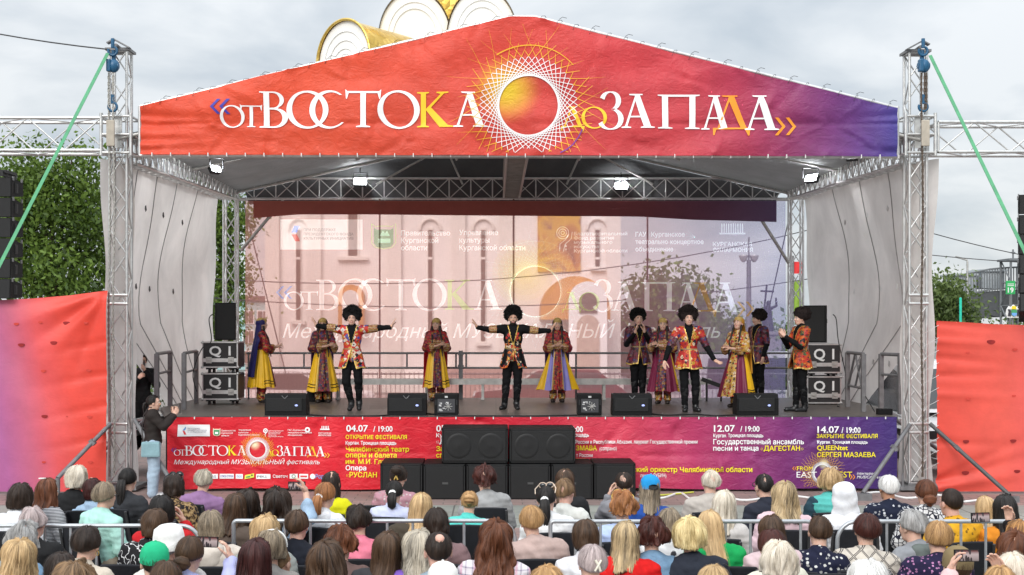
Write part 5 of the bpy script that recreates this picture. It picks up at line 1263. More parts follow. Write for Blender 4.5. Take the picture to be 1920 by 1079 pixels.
def wool_hat(parent, c, r, seed, mat_, tuft=.022, n=2200):
    rng = np.random.RandomState(seed); U = rng.normal(size=(n, 3)); U /= np.linalg.norm(U, axis=1)[:, None]; U = U[(U[:, 2] > -.75) & ~((U[:, 1] > .45) & (U[:, 2] < .02))]
    b = MB().ell((0, 0, 0), (r[0] * .95, r[1] * .95, r[2] * .95), 22, 14)
    V = [np.array(b.v)]; Fq = [np.array(b.f)]; k = len(b.v); R_ = np.array(r)
    lump = 1 + .05 * np.sin(U[:, 0] * 9 + seed) * np.sin(U[:, 1] * 8) + .05 * np.sin(U[:, 2] * 11 + seed)
    base = U * R_ * (lump * .93)[:, None]; rd = rng.normal(size=U.shape); tg = np.cross(U, rd); tg /= np.linalg.norm(tg, axis=1)[:, None]
    tip = base + U * tuft * (.7 + .9 * rng.rand(len(U)))[:, None] + tg * tuft * .7; sd_ = np.cross(tg, U) * tuft * .38
    Q = np.stack([base - sd_, base + sd_, tip + sd_ * .5, tip - sd_ * .5], 1).reshape(-1, 3); V.append(Q); Fq.append(np.arange(len(Q)).reshape(-1, 4))
    V[1] = Q
    return link("wool_hat", raw_mesh("wool_hat", [(V[0] + np.array(c), Fq[0], 0), (V[1] + np.array(c), Fq[1], 0)], [mat_]), parent, True)

def dancer_root(px, yfoot, lab, rz, group=None):
    s = (yfoot - HY) / (CH - 1.2); Y = F / s
    return thing("person", lab, "dancer", (X(px, Y), Y, 1.2), rz, group or "folk dancers on the stage"), s
def hand_dir(j, s_): return (j['wr' + s_] - j['el' + s_]).normalized()
def man(px, yfoot, lab, rz, K, pose, hands, beard=False, hatr=(.160, .132, .145), hat=M_hat, h=1.74, sleeve=None, seed=1, gap=(.02, .42), headyaw=0, tuft=.022, sk=0, chestm=None):
    t, s = dancer_root(px, yfoot, lab, rz); j = stand_joints(h); j.update({a: Vector(b_) for a, b_ in pose.items()})
    HM = Matrix.Translation(j['head']) @ Matrix.Rotation(headyaw, 4, 'Z')
    parts = [(*field_mesh(torso(j) + arm(j, 'L') + arm(j, 'R') + leg(j, 'L') + leg(j, 'R') + foot(j, 'L') + foot(j, 'R'), .016), 0)] + xf(head_parts(.0065, True, beard), HM)
    for s_, (d, n_, sd_, cu) in hands.items(): parts += hand_parts(j['wr' + s_] + Vector(d).normalized() * .01, d, n_, sd_, cu)
    parts = [(v, f, m if not np.isscalar(m) else np.full(len(f), m)) for v, f, m in parts]
    link("body", raw_mesh("body", parts, [SKIN[sk], LIP, BROW, EYEW, EYED]), t, True)
    fd = fold(.004, 16, seed)
    add_field("undershirt", arm(j, 'L', .012, 1, .93) + arm(j, 'R', .012, 1, .93) + [cap(j['neck'] - Vector((0, 0, .12)), j['neck'] + Vector((0, .012, .045)), .075, .066, .02)], .014, M_cloth, t, fold(.005, 30, seed))
    add_field("trousers", leg(j, 'L', .014) + leg(j, 'R', .014) + [ell(j['pelvis'], (.165, .118, .13), .04)], .016, M_cloth, t, fold(.005, 20, seed))
    for s_ in 'LR':
        kn, an = j['kn' + s_], j['an' + s_]
        add_field("boot", [cap(kn.lerp(an, .12), an, .068, .050, .02), ell(kn.lerp(an, .33) + Vector((0, -.016, 0)), (.066, .068, .10), .03)] + foot(j, s_, .012), .012, M_boot, t, fold(.003, 40, seed))
    up = torso(j, .022) + arm(j, 'L', .026, .86, 0) + arm(j, 'R', .026, .86, 0)
    nk = j['neck']
    def fn(c):
        m_ = np.zeros(len(c), int); vx = np.abs(c[:, 0]); front = c[:, 1] > .02
        vneck = front & (vx < .012 + np.clip(c[:, 2] - (nk.z - .26), 0, 1) * .24) & (c[:, 2] > nk.z - .26); m_[vneck] = 2
        edge_ = front & ~vneck & (vx < .020 + np.clip(c[:, 2] - (nk.z - .27), 0, 1) * .25) & (c[:, 2] > nk.z - .30); m_[edge_] = 3
        m_[front & (vx < .008) & (c[:, 2] <= nk.z - .26)] = 3
        for s_ in 'LR':
            a, b_ = np.array(j['sh' + s_]), np.array(j['el' + s_]); d = b_ - a; tt = ((c - a) @ d) / (d @ d); m_[(tt > .42) & (tt < 1.1) & (np.linalg.norm(c - a - np.clip(tt, 0, 1)[:, None] * d, axis=1) < .13)] = 1
        if chestm is not None: m_[(m_ == 0) & ((np.abs(np.hypot((vx - .085) / .045, (c[:, 2] - nk.z + .17) / .09)) > 1) & (c[:, 2] > j['waist'].z + .10) | (c[:, 1] < -.03))] = 2
        return m_
    coat = add_field("coat", up, .012, None, t, fold(.003, 22, seed), [K, sleeve or M_sleeve, M_cloth, M_goldtrim], fn)
    wz = j['waist'].z - .03
    def sec(p, tt):
        q = min(p, 2 * math.pi - p)
        if tt > .93 or q < .09: return 1
        if chestm is not None and not (q < .75 - .35 * math.sin(tt * 3) or (1.0 < q < 1.35 and .15 < tt < .8)): return 2
        return 0
    V, Fc, mi = skirt(wz + .04, j['hiL'].z - .17, (.155, .125), (.235, .20), folds=10, amp=.012, gap=gap, sector=sec, seed=seed)
    link("coat_skirt", raw_mesh("coat_skirt", [(V + np.array((j['pelvis'].x * .6, 0, 0)), Fc, mi)], [K, chestm or M_goldtrim, M_cloth]), t, True)
    MB().lathe([(.152, -.03), (.158, -.02), (.158, .02), (.152, .03)], (j['waist'].x * .8, 0, wz + .02), 32, 0, 1, .82).build("belt", M_belt, t, True)
    wool_hat(t, j['head'] + Matrix.Rotation(headyaw, 3, 'Z') @ Vector((0, -.046, .082)), hatr, seed, hat, tuft)
    return t

def veil(t, j, mat_, wid, zend, back, HM, cover=True, front=0.0):
    """scarf over the back of the head that falls behind the shoulders"""
    def pos(u, v):
        a = (u - .5) * 2
        if v < .34:
            th = v / .34 * R(105); ph = a * R(118)
            p = Vector((.100 * math.sin(th) * math.sin(ph), -.115 * math.sin(th) * math.cos(ph) - .008, .020 + .112 * math.cos(th))); p = HM @ p
        else:
            k = (v - .34) / .66; ph = a * R(118 - 62 * min(1, k * 2.5)); w_ = .098 + (wid - .098) * min(1, k * 1.8); top = j['head'].z - .012
            p = Vector((j['head'].x + w_ * math.sin(ph) / max(.6, abs(math.sin(R(56)))) if k > .3 else j['head'].x + w_ * math.sin(ph), j['head'].y * (1 - k) - .112 * max(.25, math.cos(ph)) - back * k - .02 * math.sin(a * 11 + 1) * k, top + (zend - top) * k))
        return p
    MB().grid(pos, 40, 44).build("veil", mat_, t, True)
def woman(px, yfoot, lab, rz, pose, hands, dress, sect, skirtm, veilm, vw=.2, vz=.75, hem=.27, hemr=(.30, .26), headyaw=0, lean=0, h=1.63, bandm=M_band, seed=1, sweep=None, back=.10, c1=(0, 0), sleeve_end=None, sk=0):
    t, s = dancer_root(px, yfoot, lab, rz); j = stand_joints(h, .165); j.update({a: Vector(b_) for a, b_ in pose.items()})
    HM = Matrix.Translation(j['head']) @ Matrix.Rotation(headyaw, 4, 'Z') @ Matrix.Rotation(lean, 4, 'X')
    parts = [(*field_mesh(torso(j, 0, .88, 1) + arm(j, 'L', 0, 1, 1, .85) + arm(j, 'R', 0, 1, 1, .85) + leg(j, 'L') + leg(j, 'R') + foot(j, 'L'), .016), 0)] + xf(head_parts(.0065, True, False, True, .045), HM)
    for s_, (d, n_, sd_, cu) in hands.items(): parts += hand_parts(j['wr' + s_] + Vector(d).normalized() * .01, d, n_, sd_, cu, k=.92)
    parts = [(v, f, m if not np.isscalar(m) else np.full(len(f), m)) for v, f, m in parts]
    link("body", raw_mesh("body", parts, [SKIN[sk], LIP, BROW, EYEW, EYED]), t, True)
    sl = []
    for s_ in 'LR':
        a, b_, c = j['sh' + s_], j['el' + s_], j['wr' + s_]; sl += [cap(a, b_, .062, .068, .03), cap(b_, b_.lerp(c, .5), .064, .074, .03), cap(b_ - Vector((0, 0, .03)), b_.lerp(c, .42) - Vector((0, 0, .06)), .045, .05, .03)]
    def fn(c):
        m_ = np.zeros(len(c), int); fr = c[:, 1] > .03
        m_[fr & (np.abs(c[:, 0]) < .075) & (c[:, 2] < j['neck'].z - .02)] = 1
        m_[fr & (np.abs(np.abs(c[:, 0]) - .082) < .010) & (c[:, 2] < j['neck'].z - .02)] = 2
        for s_ in 'LR':
            a, b_ = np.array(j['el' + s_]), np.array(j['wr' + s_]); d = b_ - a; tt = ((c - a) @ d) / (d @ d); m_[(tt > .44) & (np.linalg.norm(c - a - np.clip(tt, 0, 1)[:, None] * d, axis=1) < .15)] = 2
        return m_
    add_field("dress", torso(j, .018, .9, 1) + sl, .013, None, t, fold(.005, 20, seed), [dress, skirtm[0], M_sleeve], fn)
    V, Fc, mi = skirt(j['waist'].z + .02, hem, (.135, .115), hemr, (0, 0), c1, 13, .022, sector=sect, seed=seed, sweep=sweep)
    link("skirt", raw_mesh("skirt", [(V, Fc, mi)], skirtm), t, True)
    for s_ in 'LR':
        kn, an = j['kn' + s_], j['an' + s_]
        add_field("trouser_leg", [cap(kn, an + Vector((0, 0, .02)), .085, .072, .02)], .014, None, t, fold(.006, 26, seed), [K_redp, K_gold], lambda c: (c[:, 2] < an.z + .09).astype(int))
        add_field("shoe", foot(j, s_, .006), .012, M_shoe, t)
    veil(t, j, veilm, vw, vz, back, HM)
    b = MB(); b.lathe([(.1, -.018), (.104, -.012), (.104, .016), (.098, .024)], (0, 0, 0), 28, 0, .80, 1.0)
    b.v = [tuple(HM @ (Matrix.Rotation(.18, 3, 'X') @ Vector(v) + Vector((0, -.004, .062)))) for v in b.v]; b.build("headband", bandm, t, True)
    b = MB().ell((0, -.012, .058), (.088, .104, .075), 18, 10); b.v = [tuple(HM @ Vector(v)) for v in b.v]; b.build("cap", bandm, t, True)
    for sx in (-1, 1):
        pts = [HM @ Vector((sx * .075, .02, -.03)), HM @ Vector((sx * .08, .035, -.13)), j['chest'] + Vector((sx * .09, .12, .05)), j['chest'] + Vector((sx * .095, .16, -.12)), j['waist'] + Vector((sx * .10, .15, .0)), j['pelvis'] + Vector((sx * .10, .17, .0))]
        MB().tube(pts, [.018, .019, .019, .018, .016, .008], 8).build("braid", M_braid, t, True)
    return t
PI = math.pi
# local frame: a dancer faces local +y; turned to the camera (rz = pi) screen right is local -x
S_ = lambda dx, z, fw=.0: (-dx, fw, z)
UP = (0, 0, 1)
man(660, 770, "leaping man in bright red patterned coat and curly black hat, arms spread wide", PI, K_red,
    dict(shL=S_(.19, 1.42), shR=S_(-.19, 1.42), elL=S_(.46, 1.45, .02), elR=S_(-.44, 1.47, .02), wrL=S_(.69, 1.46, .05), wrR=S_(-.62, 1.49, .05), knL=S_(.12, .52, .06), knR=S_(-.09, .50, .10), anL=S_(.12, .17, -.06), anR=S_(-.01, .15, .0), toL=S_(.13, .03, .03), toR=S_(-.03, .03, .10)),
    dict(L=((-.45, .1, 1), (-1, -.1, -.3), 1, .12), R=((.45, .1, 1), (1, -.1, -.3), -1, .12)), seed=3)
man(962, 768, "bearded man in black coat with golden embroidery and black hat, arms spread wide", PI, K_blk,
    dict(shL=S_(.19, 1.43), shR=S_(-.19, 1.43), elL=S_(.45, 1.40, .02), elR=S_(-.43, 1.42, .02), wrL=S_(.67, 1.40, .05), wrR=S_(-.64, 1.46, .05), knL=S_(.08, .5, .05), knR=S_(-.12, .5, .03), anL=S_(.06, .12, .02), anR=S_(-.15, .10, .0), toL=S_(.08, .03, .13), toR=S_(-.21, .03, .10)),
    dict(L=((-.5, .1, 1), (-1, -.1, -.3), 1, .12), R=((.5, .1, 1), (1, -.1, -.3), -1, .15)), beard=True, seed=5, hatr=(.138, .122, .135), tuft=.032, chestm=K_or, sk=1)
man(1197, 755, "man in dark maroon patterned coat and curly black hat clapping by his face", PI + .1, K_mar,
    dict(elL=S_(.22, 1.15, .10), elR=S_(-.25, 1.13, .08), wrL=S_(.06, 1.36, .27), wrR=S_(-.12, 1.35, .27), anL=S_(.07, .085), anR=S_(-.07, .085), knL=S_(.08, .49, .02), knR=S_(-.08, .49, .02), toL=S_(.1, .03, .15), toR=S_(-.1, .03, .15)),
    dict(L=((.1, .3, 1), (1, .2, 0), -1, .2), R=((-.1, .3, 1), (-1, .2, 0), 1, .2)), seed=7, sleeve=K_mar, hatr=(.135, .12, .125), tuft=.03, gap=(.02, .2))
man(1291, 772, "broadly smiling man in red and navy patterned coat with arms held low", PI, K_red2,
    dict(elL=S_(.31, 1.12, .02), elR=S_(-.34, 1.12, .04), wrL=S_(.43, .90, .10), wrR=S_(-.43, .88, .16), anL=S_(.12, .085), anR=S_(-.07, .085, .05), knL=S_(.12, .49, .02), knR=S_(-.08, .49, .05), toL=S_(.16, .03, .14), toR=S_(-.09, .03, .19)),
    dict(L=((-.7, .5, -.45), (0, .6, .8), 1, .2), R=((.2, .5, -.9), (-.5, .8, .3), -1, .25)), seed=9, sleeve=K_mar, hat=M_hat2, gap=(0, .03))
man(1421, 752, "man in dark red patterned coat and round hat standing behind the golden veil", PI / 2 + .55, K_mar,
    dict(), dict(L=((0, .2, -1), (1, 0, 0), 1, .4), R=((0, .2, -1), (-1, 0, 0), -1, .4)), seed=11, sleeve=K_mar, hat=M_hat2, hatr=(.160, .150, .135), headyaw=-.3, tuft=.012)
man(1501, 772, "man in orange-red patterned coat and round hat clapping beside the flight cases", PI / 2 + .25, K_or,
    dict(elL=(-.23, .12, 1.13), elR=(.23, .12, 1.13), wrL=(-.07, .33, 1.30), wrR=(.05, .33, 1.30), anL=(-.07, -.05, .085), anR=(.08, .05, .085), toL=(-.08, .12, .03), toR=(.10, .22, .03)),
    dict(L=((.25, .5, .8), (1, -.2, 0), -1, .3), R=((-.25, .5, .8), (-1, -.2, 0), 1, .3)), seed=13, sleeve=K_or, hat=M_hat2, hatr=(.160, .150, .135), tuft=.012)
clap = lambda dx=0, z=1.10, fw=.28: (dict(elL=S_(.22, 1.05, .06), elR=S_(-.22, 1.05, .06), wrL=S_(dx + .07, z, fw), wrR=S_(dx - .07, z, fw)), dict(L=((.6, .7, .25), (.3, -.1, -1), 1, .3), R=((-.6, .7, .25), (-.3, -.1, 1), -1, .3)))
fp = lambda *a: (lambda p, t: a[-1](p if p < PI else 2 * PI - p, t, p))
def sec_a(q, t, p):   # dark printed panel in front, yellow flanks with black hem lines, darker behind
    if q < .42: return 0
    if q < .50: return 4
    if q < 1.55: return 3 if (.82 < t < .845 or .885 < t < .91) else 1
    return 2
def sec_b(q, t, p):
    if q < .40: return 0
    if q < .46: return 4
    if q < .95: return 1
    return 3 if q < 1.5 else 2
def sec_c(q, t, p):
    if q < .40: return 0
    if q < 1.25: return 2
    return (3 if (.83 < t < .855 or .89 < t < .915) else 1) if p > PI else 2
po, ha = clap(.0, 1.08, .30)
woman(490, 755, "woman in profile with long deep blue veil over red dress and yellow skirt", -PI / 2 + .35, po, ha, K_redp, fp(sec_a), [K_redp, M_yel, M_yel, M_cloth, M_goldtrim], V_blue, vw=.26, vz=.50, seed=2, hem=.30, back=.13)
po, ha = clap(.14, 1.10, .26)
woman(605, 755, "woman with dark floral dress and gold cap half hidden by an outstretched arm", PI + .2, po, ha, K_flr, fp(sec_a), [K_flr, M_yel, M_pur, M_cloth, M_goldtrim], V_pur, vw=.22, vz=.45, seed=4, headyaw=-.2, hem=.22)
po, ha = clap(.08, 1.10, .26)
woman(818, 752, "smiling woman with red veil, dark floral front panel and yellow skirt sides", PI + .15, po, ha, K_redp, fp(sec_a), [K_flr, M_yel, M_rsat, M_cloth, M_goldtrim], V_red, vw=.24, vz=.45, seed=6, headyaw=-.3, hem=.27, hemr=(.25, .24))
po, ha = clap(0, 1.10, .26)
woman(1045, 754, "woman spreading a yellow and lilac skirt beside the bearded man's hand", PI, po, ha, K_redp, fp(sec_b), [K_redp, M_lil, V_pur, M_yel, M_goldtrim], V_pur, vw=.24, vz=.6, seed=8, hem=.24, hemr=(.26, .24), sweep=lambda p: .55 * max(0, -math.cos(2 * p)) ** 1.5)
po, ha = clap(-.12, 1.12, .28)
woman(1243, 757, "woman in wine red veil and golden headband clapping behind the smiling man", PI - .25, po, ha, K_flr, fp(sec_c), [K_flr, M_yel, M_wine, M_cloth, M_goldtrim], V_wine, vw=.22, vz=.6, seed=10, headyaw=.1, hem=.24)
po, ha = clap(-.05, 1.08, .30)
woman(1384, 764, "woman with golden veil and gold printed gown over wine red skirt, looking up", PI / 2 + .85, dict(po, head=(0, -.02, 1.53)), ha, K_gold, fp(sec_c), [K_gold, M_yel, M_wine, M_cloth, M_goldtrim], V_gold, vw=.20, vz=.62, seed=12, lean=.25, hem=.20, hemr=(.34, .30), c1=(0, .06))
# ================================================================ audience
def hairmat(name, dark, light, rough=.5):
    if name in _mats: return _mats[name]
    m = MN(name); a = m.n("ShaderNodeAttribute"); a.attribute_name = "strand"; rgb = m.n("ShaderNodeSeparateColor"); m.L.new(a.outputs["Color"], rgb.inputs[0])
    cb_ = m.n("ShaderNodeCombineXYZ"); m.set(cb_.inputs[0], m.math('MULTIPLY', rgb.outputs[2], 150.0)); m.set(cb_.inputs[1], m.math('MULTIPLY', rgb.outputs[1], 5.0))
    nz_ = m.noise(cb_.outputs[0], 1.0, 4, .65)
    f = m.math('ADD', m.math('MULTIPLY', rgb.outputs[0], .55), m.math('MULTIPLY', m.math('SUBTRACT', nz_, .27), 1.0))
    c = m.ramp(f, [(.20, mul(dark, .6)), (.45, tuple((x + y) / 2 for x, y in zip(dark, light))), (.72, light)])
    m.base(c, rough, 0, .3); m.bump(nz_, .45, .006); _mats[name] = m.mat; return m.mat
HC = dict(black=((.006, .005, .005), (.022, .018, .016)), dark=((.009, .006, .005), (.040, .023, .015)), brown=((.026, .014, .008), (.10, .054, .029)), lbrown=((.09, .052, .028), (.27, .165, .085)), auburn=((.04, .013, .007), (.17, .058, .024)),
          copper=((.14, .05, .018), (.46, .20, .075)), burg=((.012, .004, .004), (.062, .014, .012)), dred=((.022, .007, .006), (.09, .024, .017)), blonde=((.22, .13, .055), (.66, .46, .24)), plat=((.40, .33, .24), (.80, .73, .62)), ash=((.07, .055, .04), (.37, .29, .20)),
          grey=((.13, .125, .12), (.46, .45, .44)), white=((.45, .44, .42), (.82, .81, .79)), pinkgrey=((.22, .165, .155), (.60, .50, .49)), yellow=((.45, .30, .10), (.85, .72, .40)), straw=((.24, .12, .045), (.56, .34, .15)), streak=((.035, .024, .016), (.62, .46, .26)), gblond=((.10, .09, .08), (.60, .53, .42)), ombre=((.10, .045, .015), (.55, .27, .09)))
def smooth_rand(rng, n, w_):
    a = rng.rand(n); k = np.ones(w_) / w_; a = np.convolve(np.concatenate([a[-w_:], a, a[:w_]]), k, 'same')[w_:-w_]; a -= a.min(); return a / max(a.max(), 1e-6)
#          back-end angle, side-end angle, drop, thickness, strand relief, wave, lump, inward curl, hairline
STY = dict(short=(128, 112, .0, .015, .002, .0, .005, 0, 52), buzz=(126, 100, .0, .005, .001, 0, .001, 0, 54), bob=(100, 100, .085, .020, .0022, .004, .006, .035, 56), long=(98, 98, .23, .018, .0026, .008, .007, -.01, 56), vlong=(98, 98, .30, .019, .0028, .008, .008, .0, 56), wavy=(98, 98, .22, .028, .0045, .016, .014, -.02, 56),
           curly=(112, 108, .02, .034, .008, .012, .024, .0, 54), fluffy=(108, 104, .05, .031, .004, .008, .014, .02, 54), tight=(122, 112, .0, .009, .003, 0, .002, 0, 56), pixie=(124, 110, .0, .021, .004, .003, .012, 0, 50), curlong=(98, 98, .24, .036, .009, .020, .026, -.02, 56))
def hair_mesh(style, seed, n=170, nt=22, fly=260):
    be, se, drop, th, rel, wav, lump, inw, hl = STY[style]; rng = np.random.RandomState(seed)
    ph = np.linspace(-PI, PI, n, endpoint=False); ap = np.abs(ph)
    # how far each meridian runs before it leaves the scalp, and how much hangs below that
    sb = np.clip((ap - .35) / 1.0, 0, 1); th_e = np.where(ap < 1.9, be + (se - be) * sb * sb, se); k = np.clip((ap - 1.75) / .45, 0, 1); k = k * k * (3 - 2 * k)
    th_e = R(1) * (th_e * (1 - k) + hl * k) + (rng.rand(n) - .5) * .06; dr = drop * (1 - k) * (.9 + .16 * smooth_rand(rng, n, 5)) * (1 - .15 * np.clip(ap - 1, 0, 1))
    s1 = smooth_rand(rng, n, 3); s2 = smooth_rand(rng, n, 3); cl = smooth_rand(rng, n, 13); col = .5 * smooth_rand(rng, n, 3) + .5 * smooth_rand(rng, n, 9)
    t = np.linspace(0, 1, nt + 1)[:, None]; Rm = np.array([.078, .097, .098]); arc_ = th_e * .09; tot = arc_ + dr; L_ = t * tot
    on = np.minimum(L_ / .09, th_e[None]); dn = np.maximum(L_ - arc_, 0)
    grow = np.clip(t * 6, .25, 1) * np.clip((1.02 - t * (dr[None] < .01)) * 9, .18, 1)
    wob = np.sin(t * 14 + cl[None] * 12) * wav * t + lump * (np.sin(3.1 * ph + seed)[None] * np.sin(t * 5 + seed) + .6 * np.sin(7 * ph + 2 * seed)[None] * np.cos(t * 9 + ph[None] * 2))
    hgt = th * grow + rel * grow * (s1[None] * (1 - t) + s2[None] * t - .5) * 2 + wob
    ph2 = ph[None] + (np.sin(t * 11 + cl[None] * 9) * wav * 2.2 * t)
    r3 = Rm[None, None] + hgt[..., None] * np.array([1, 1, .95]); st, ct = np.sin(np.minimum(on, R(150))), np.cos(np.minimum(on, R(150)))
    flare = 1 + dn * (.5 if inw <= 0 else .25) - np.clip(dn / max(drop, .01) - .45, 0, 1) * inw * 7
    px_ = rng.uniform(-.5, .5); part = np.exp(-((np.abs(ph) - PI * .93) / .28) ** 2)[None] * np.exp(-((t - .12) / .2) ** 2) * min(.012, th * .5); r3 = r3 - part[..., None]
    x = r3[..., 0] * st * np.sin(ph2) * flare; y = -r3[..., 1] * st * np.cos(ph2) * flare; z = r3[..., 2] * ct - dn
    y = y - np.where(np.cos(ph2) > 0, np.clip(dn - .09, 0, 1) * .38, 0)
    V = np.stack([x, y - .012, z + .018], -1)
    end = V[-1].copy(); c = end.mean(0); inner = c + (end - c) * .80; inner[:, 2] += .012; V = np.concatenate([V, inner[None]]); m_ = nt + 2
    i = np.arange(m_ - 1)[:, None] * n; jx = np.arange(n)[None]; j2 = (jx + 1) % n
    Fc = np.stack([i + jx, i + n + jx, i + n + j2, i + j2], -1).reshape(-1, 4)
    att = np.zeros((m_, n, 3)); att[..., 0] = col[None]; att[..., 1] = np.concatenate([t, [[1.]]]); att[..., 2] = (ph / (2 * PI) + .5)[None]
    Vs = [V.reshape(-1, 3)]; Fs = [Fc]; At = [att.reshape(-1, 3)]; vo = m_ * n
    # loose strands over the surface
    cen = np.array([0, -.012, .0]); seg = 8; q = []; qa = []
    for f in range(fly):
        i0 = rng.randint(n)
        if ap[i0] > 2.3 and rng.rand() < .8: continue
        t0 = rng.uniform(.0, .5); t1 = min(1.0, t0 + rng.uniform(.3, .8)); lift = rng.uniform(.0005, .006 + th * .15); dd = rng.normal() * .022
        kk = np.linspace(t0, t1, seg + 1) * nt; a0 = np.clip(kk.astype(int), 0, nt - 1); fr = (kk - a0)[:, None]
        p = V[a0, i0] * (1 - fr) + V[a0 + 1, i0] * fr; o = p - cen; o[:, 2] *= .3; o /= np.linalg.norm(o, axis=1)[:, None] + 1e-9
        tt = np.linspace(0, 1, seg + 1)[:, None]; tang = np.stack([-o[:, 1], o[:, 0], 0 * o[:, 0]], 1); p = p + o * lift * np.sin(tt * PI * .9) * 1.3 + tang * dd * tt * tt; p[:, 2] += .0
        w_ = tang * rng.uniform(.0008, .0020) * (1 - .7 * tt)
        q.append(np.stack([p - w_, p + w_], 1).reshape(-1, 3)); a_ = np.zeros((2 * seg + 2, 3)); a_[:, 0] = np.clip(col[i0] + rng.normal() * .25, 0, 1); a_[:, 1] = np.repeat(np.linspace(t0, t1, seg + 1), 2); a_[:, 2] = rng.rand(); qa.append(a_)
    if q:
        b_ = np.arange(seg) * 2; fs = np.stack([b_, b_ + 1, b_ + 3, b_ + 2], 1); Fs.append(np.concatenate([fs + vo + kx * (2 * seg + 2) for kx in range(len(q))])); Vs += q; At += qa
    return np.concatenate(Vs), np.concatenate(Fs), np.concatenate(At)
def lock_mesh(pts, rad, seed, n=40):
    """a tied lock of hair along pts with strand relief"""
    rng = np.random.RandomState(seed); pts = [Vector(p) for p in pts]; K = len(pts); s1 = smooth_rand(rng, n, 3); col = smooth_rand(rng, n, 3); V = []; A = []
    for i, p in enumerate(pts):
        d = (pts[min(i + 1, K - 1)] - pts[max(i - 1, 0)]).normalized(); u = d.cross(Vector((0, 1, .01))).normalized(); v = d.cross(u)
        for k in range(n):
            a = 2 * PI * k / n; r_ = rad[i] * (.8 + .4 * s1[k]); q = p + u * (r_ * 1.15 * math.cos(a)) + v * (r_ * .75 * math.sin(a)); V.append(q[:]); A.append((col[k], i / (K - 1), k / n))
    F_ = [(i * n + k, i * n + (k + 1) % n, (i + 1) * n + (k + 1) % n, (i + 1) * n + k) for i in range(K - 1) for k in range(n)]
    return np.array(V), np.array(F_), np.array(A)
def hair_obj(name, parts, mat_, parent, M):
    V = np.concatenate([p[0] for p in parts]); vo = 0; Fs = []
    for p in parts: Fs.append(p[1] + vo); vo += len(p[0])
    A_ = np.array(M.to_3x3()); V = V @ A_.T + np.array(M.translation); me = raw_mesh(name, [(V, np.concatenate(Fs), 0)], [mat_])
    at_ = me.color_attributes.new("strand", 'FLOAT_COLOR', 'POINT'); A = np.concatenate([p[2] for p in parts]); A4 = np.ones((len(A), 4), np.float32); A4[:, :3] = A; at_.data.foreach_set("color", A4.ravel())
    return link(name, me, parent, True)
# ---- clothes cloth
def wear(kind, a, b_=None, sc=1.0):
    name = "wear_%s_%s_%s" % (kind, "-".join("%.3f" % x for x in a), "-".join("%.3f" % x for x in b_) if b_ else "")
    if name in _mats: return _mats[name]
    m = MN(name); v = m.tc(); g = m.ramp(m.noise(v, 7, 5, .65), [(.3, (.80, .80, .80)), (.7, (1.1, 1.1, 1.1))]); s_ = m.sep(v)
    if kind == 'plain': c = (*a, 1)
    elif kind == 'stripe': c = m.mix(m.math('GREATER_THAN', m.math('FRACT', m.math('MULTIPLY', s_[2], 75 * sc)), .5), (*a, 1), (*b_, 1))
    elif kind == 'plaid':
        w1 = m.math('GREATER_THAN', m.math('FRACT', m.math('MULTIPLY', s_[2], 20)), .80); w2 = m.math('GREATER_THAN', m.math('FRACT', m.math('MULTIPLY', s_[0], 20)), .80); w3 = m.math('GREATER_THAN', m.math('FRACT', m.math('ADD', m.math('MULTIPLY', s_[0], 10), .3)), .82)
        c = m.mix(m.math('MULTIPLY', m.math('ADD', w1, w2), .45), (*a, 1), (*b_, 1)); c = m.mix(m.math('MULTIPLY', w3, .5), c, (.65, .25, .38, 1))
    elif kind == 'grid':
        r1 = m.math('ABSOLUTE', m.math('SUBTRACT', m.math('FRACT', m.math('MULTIPLY', m.math('ADD', s_[0], s_[2]), 9)), .5)); r2 = m.math('ABSOLUTE', m.math('SUBTRACT', m.math('FRACT', m.math('MULTIPLY', m.math('SUBTRACT', s_[0], s_[2]), 9)), .5))
        q = m.math('MINIMUM', r1, r2); c = m.mix(m.math('LESS_THAN', m.math('ABSOLUTE', m.math('SUBTRACT', q, .055)), .03), (*a, 1), (*b_, 1))
    elif kind == 'floral':
        d = m.vor(v, 30 * sc, 'F1', "Distance", 1.0); cc = m.n("ShaderNodeSeparateColor"); m.L.new(m.vor(v, 30 * sc, 'F1', "Color", 1.0), cc.inputs[0])
        k = m.math('MULTIPLY', m.math('LESS_THAN', m.math('ADD', d, m.math('MULTIPLY', m.noise(v, 110, 2), .35)), .52), m.math('GREATER_THAN', cc.outputs[0], .45)); c = m.mix(k, (*a, 1), m.mix(cc.outputs[1], (*b_, 1), (*mul(b_, .45), 1)))
    elif kind == 'maze':
        k = m.vor(v, 24 * sc, 'DISTANCE_TO_EDGE', "Distance", .7); c = m.mix(m.math('LESS_THAN', k, .09), (*a, 1), (*b_, 1))
    elif kind == 'waves':
        k = m.math('ABSOLUTE', m.math('SUBTRACT', m.math('FRACT', m.math('ADD', m.math('MULTIPLY', m.noise(v, 8, 2), 7), m.math('MULTIPLY', s_[0], 5))), .5)); c = m.mix(m.math('LESS_THAN', k, .075), (*a, 1), (*b_, 1))
    elif kind == 'leopard':
        k = m.noise(m.map(v, (1, 1, .8)), 42, 3, .7); c = m.ramp(k, [(0, blk), (.46, blk), (.5, b_), (.6, a)])
    elif kind == 'denim':
        c = m.mix(m.noise(v, 120, 2), (*mul(a, .8), 1), (*mul(a, 1.25), 1))
    if not isinstance(c, tuple): c = m.mix(1, c, g, 'MULTIPLY')
    else: c = m.mix(1, c, g, 'MULTIPLY')
    m.base(c, .85, 0, .2); m.bump(m.noise(m.map(v, (1, 1, .7)), 16, 5, .6, .8), .35, .02); _mats[name] = m.mat; return m.mat
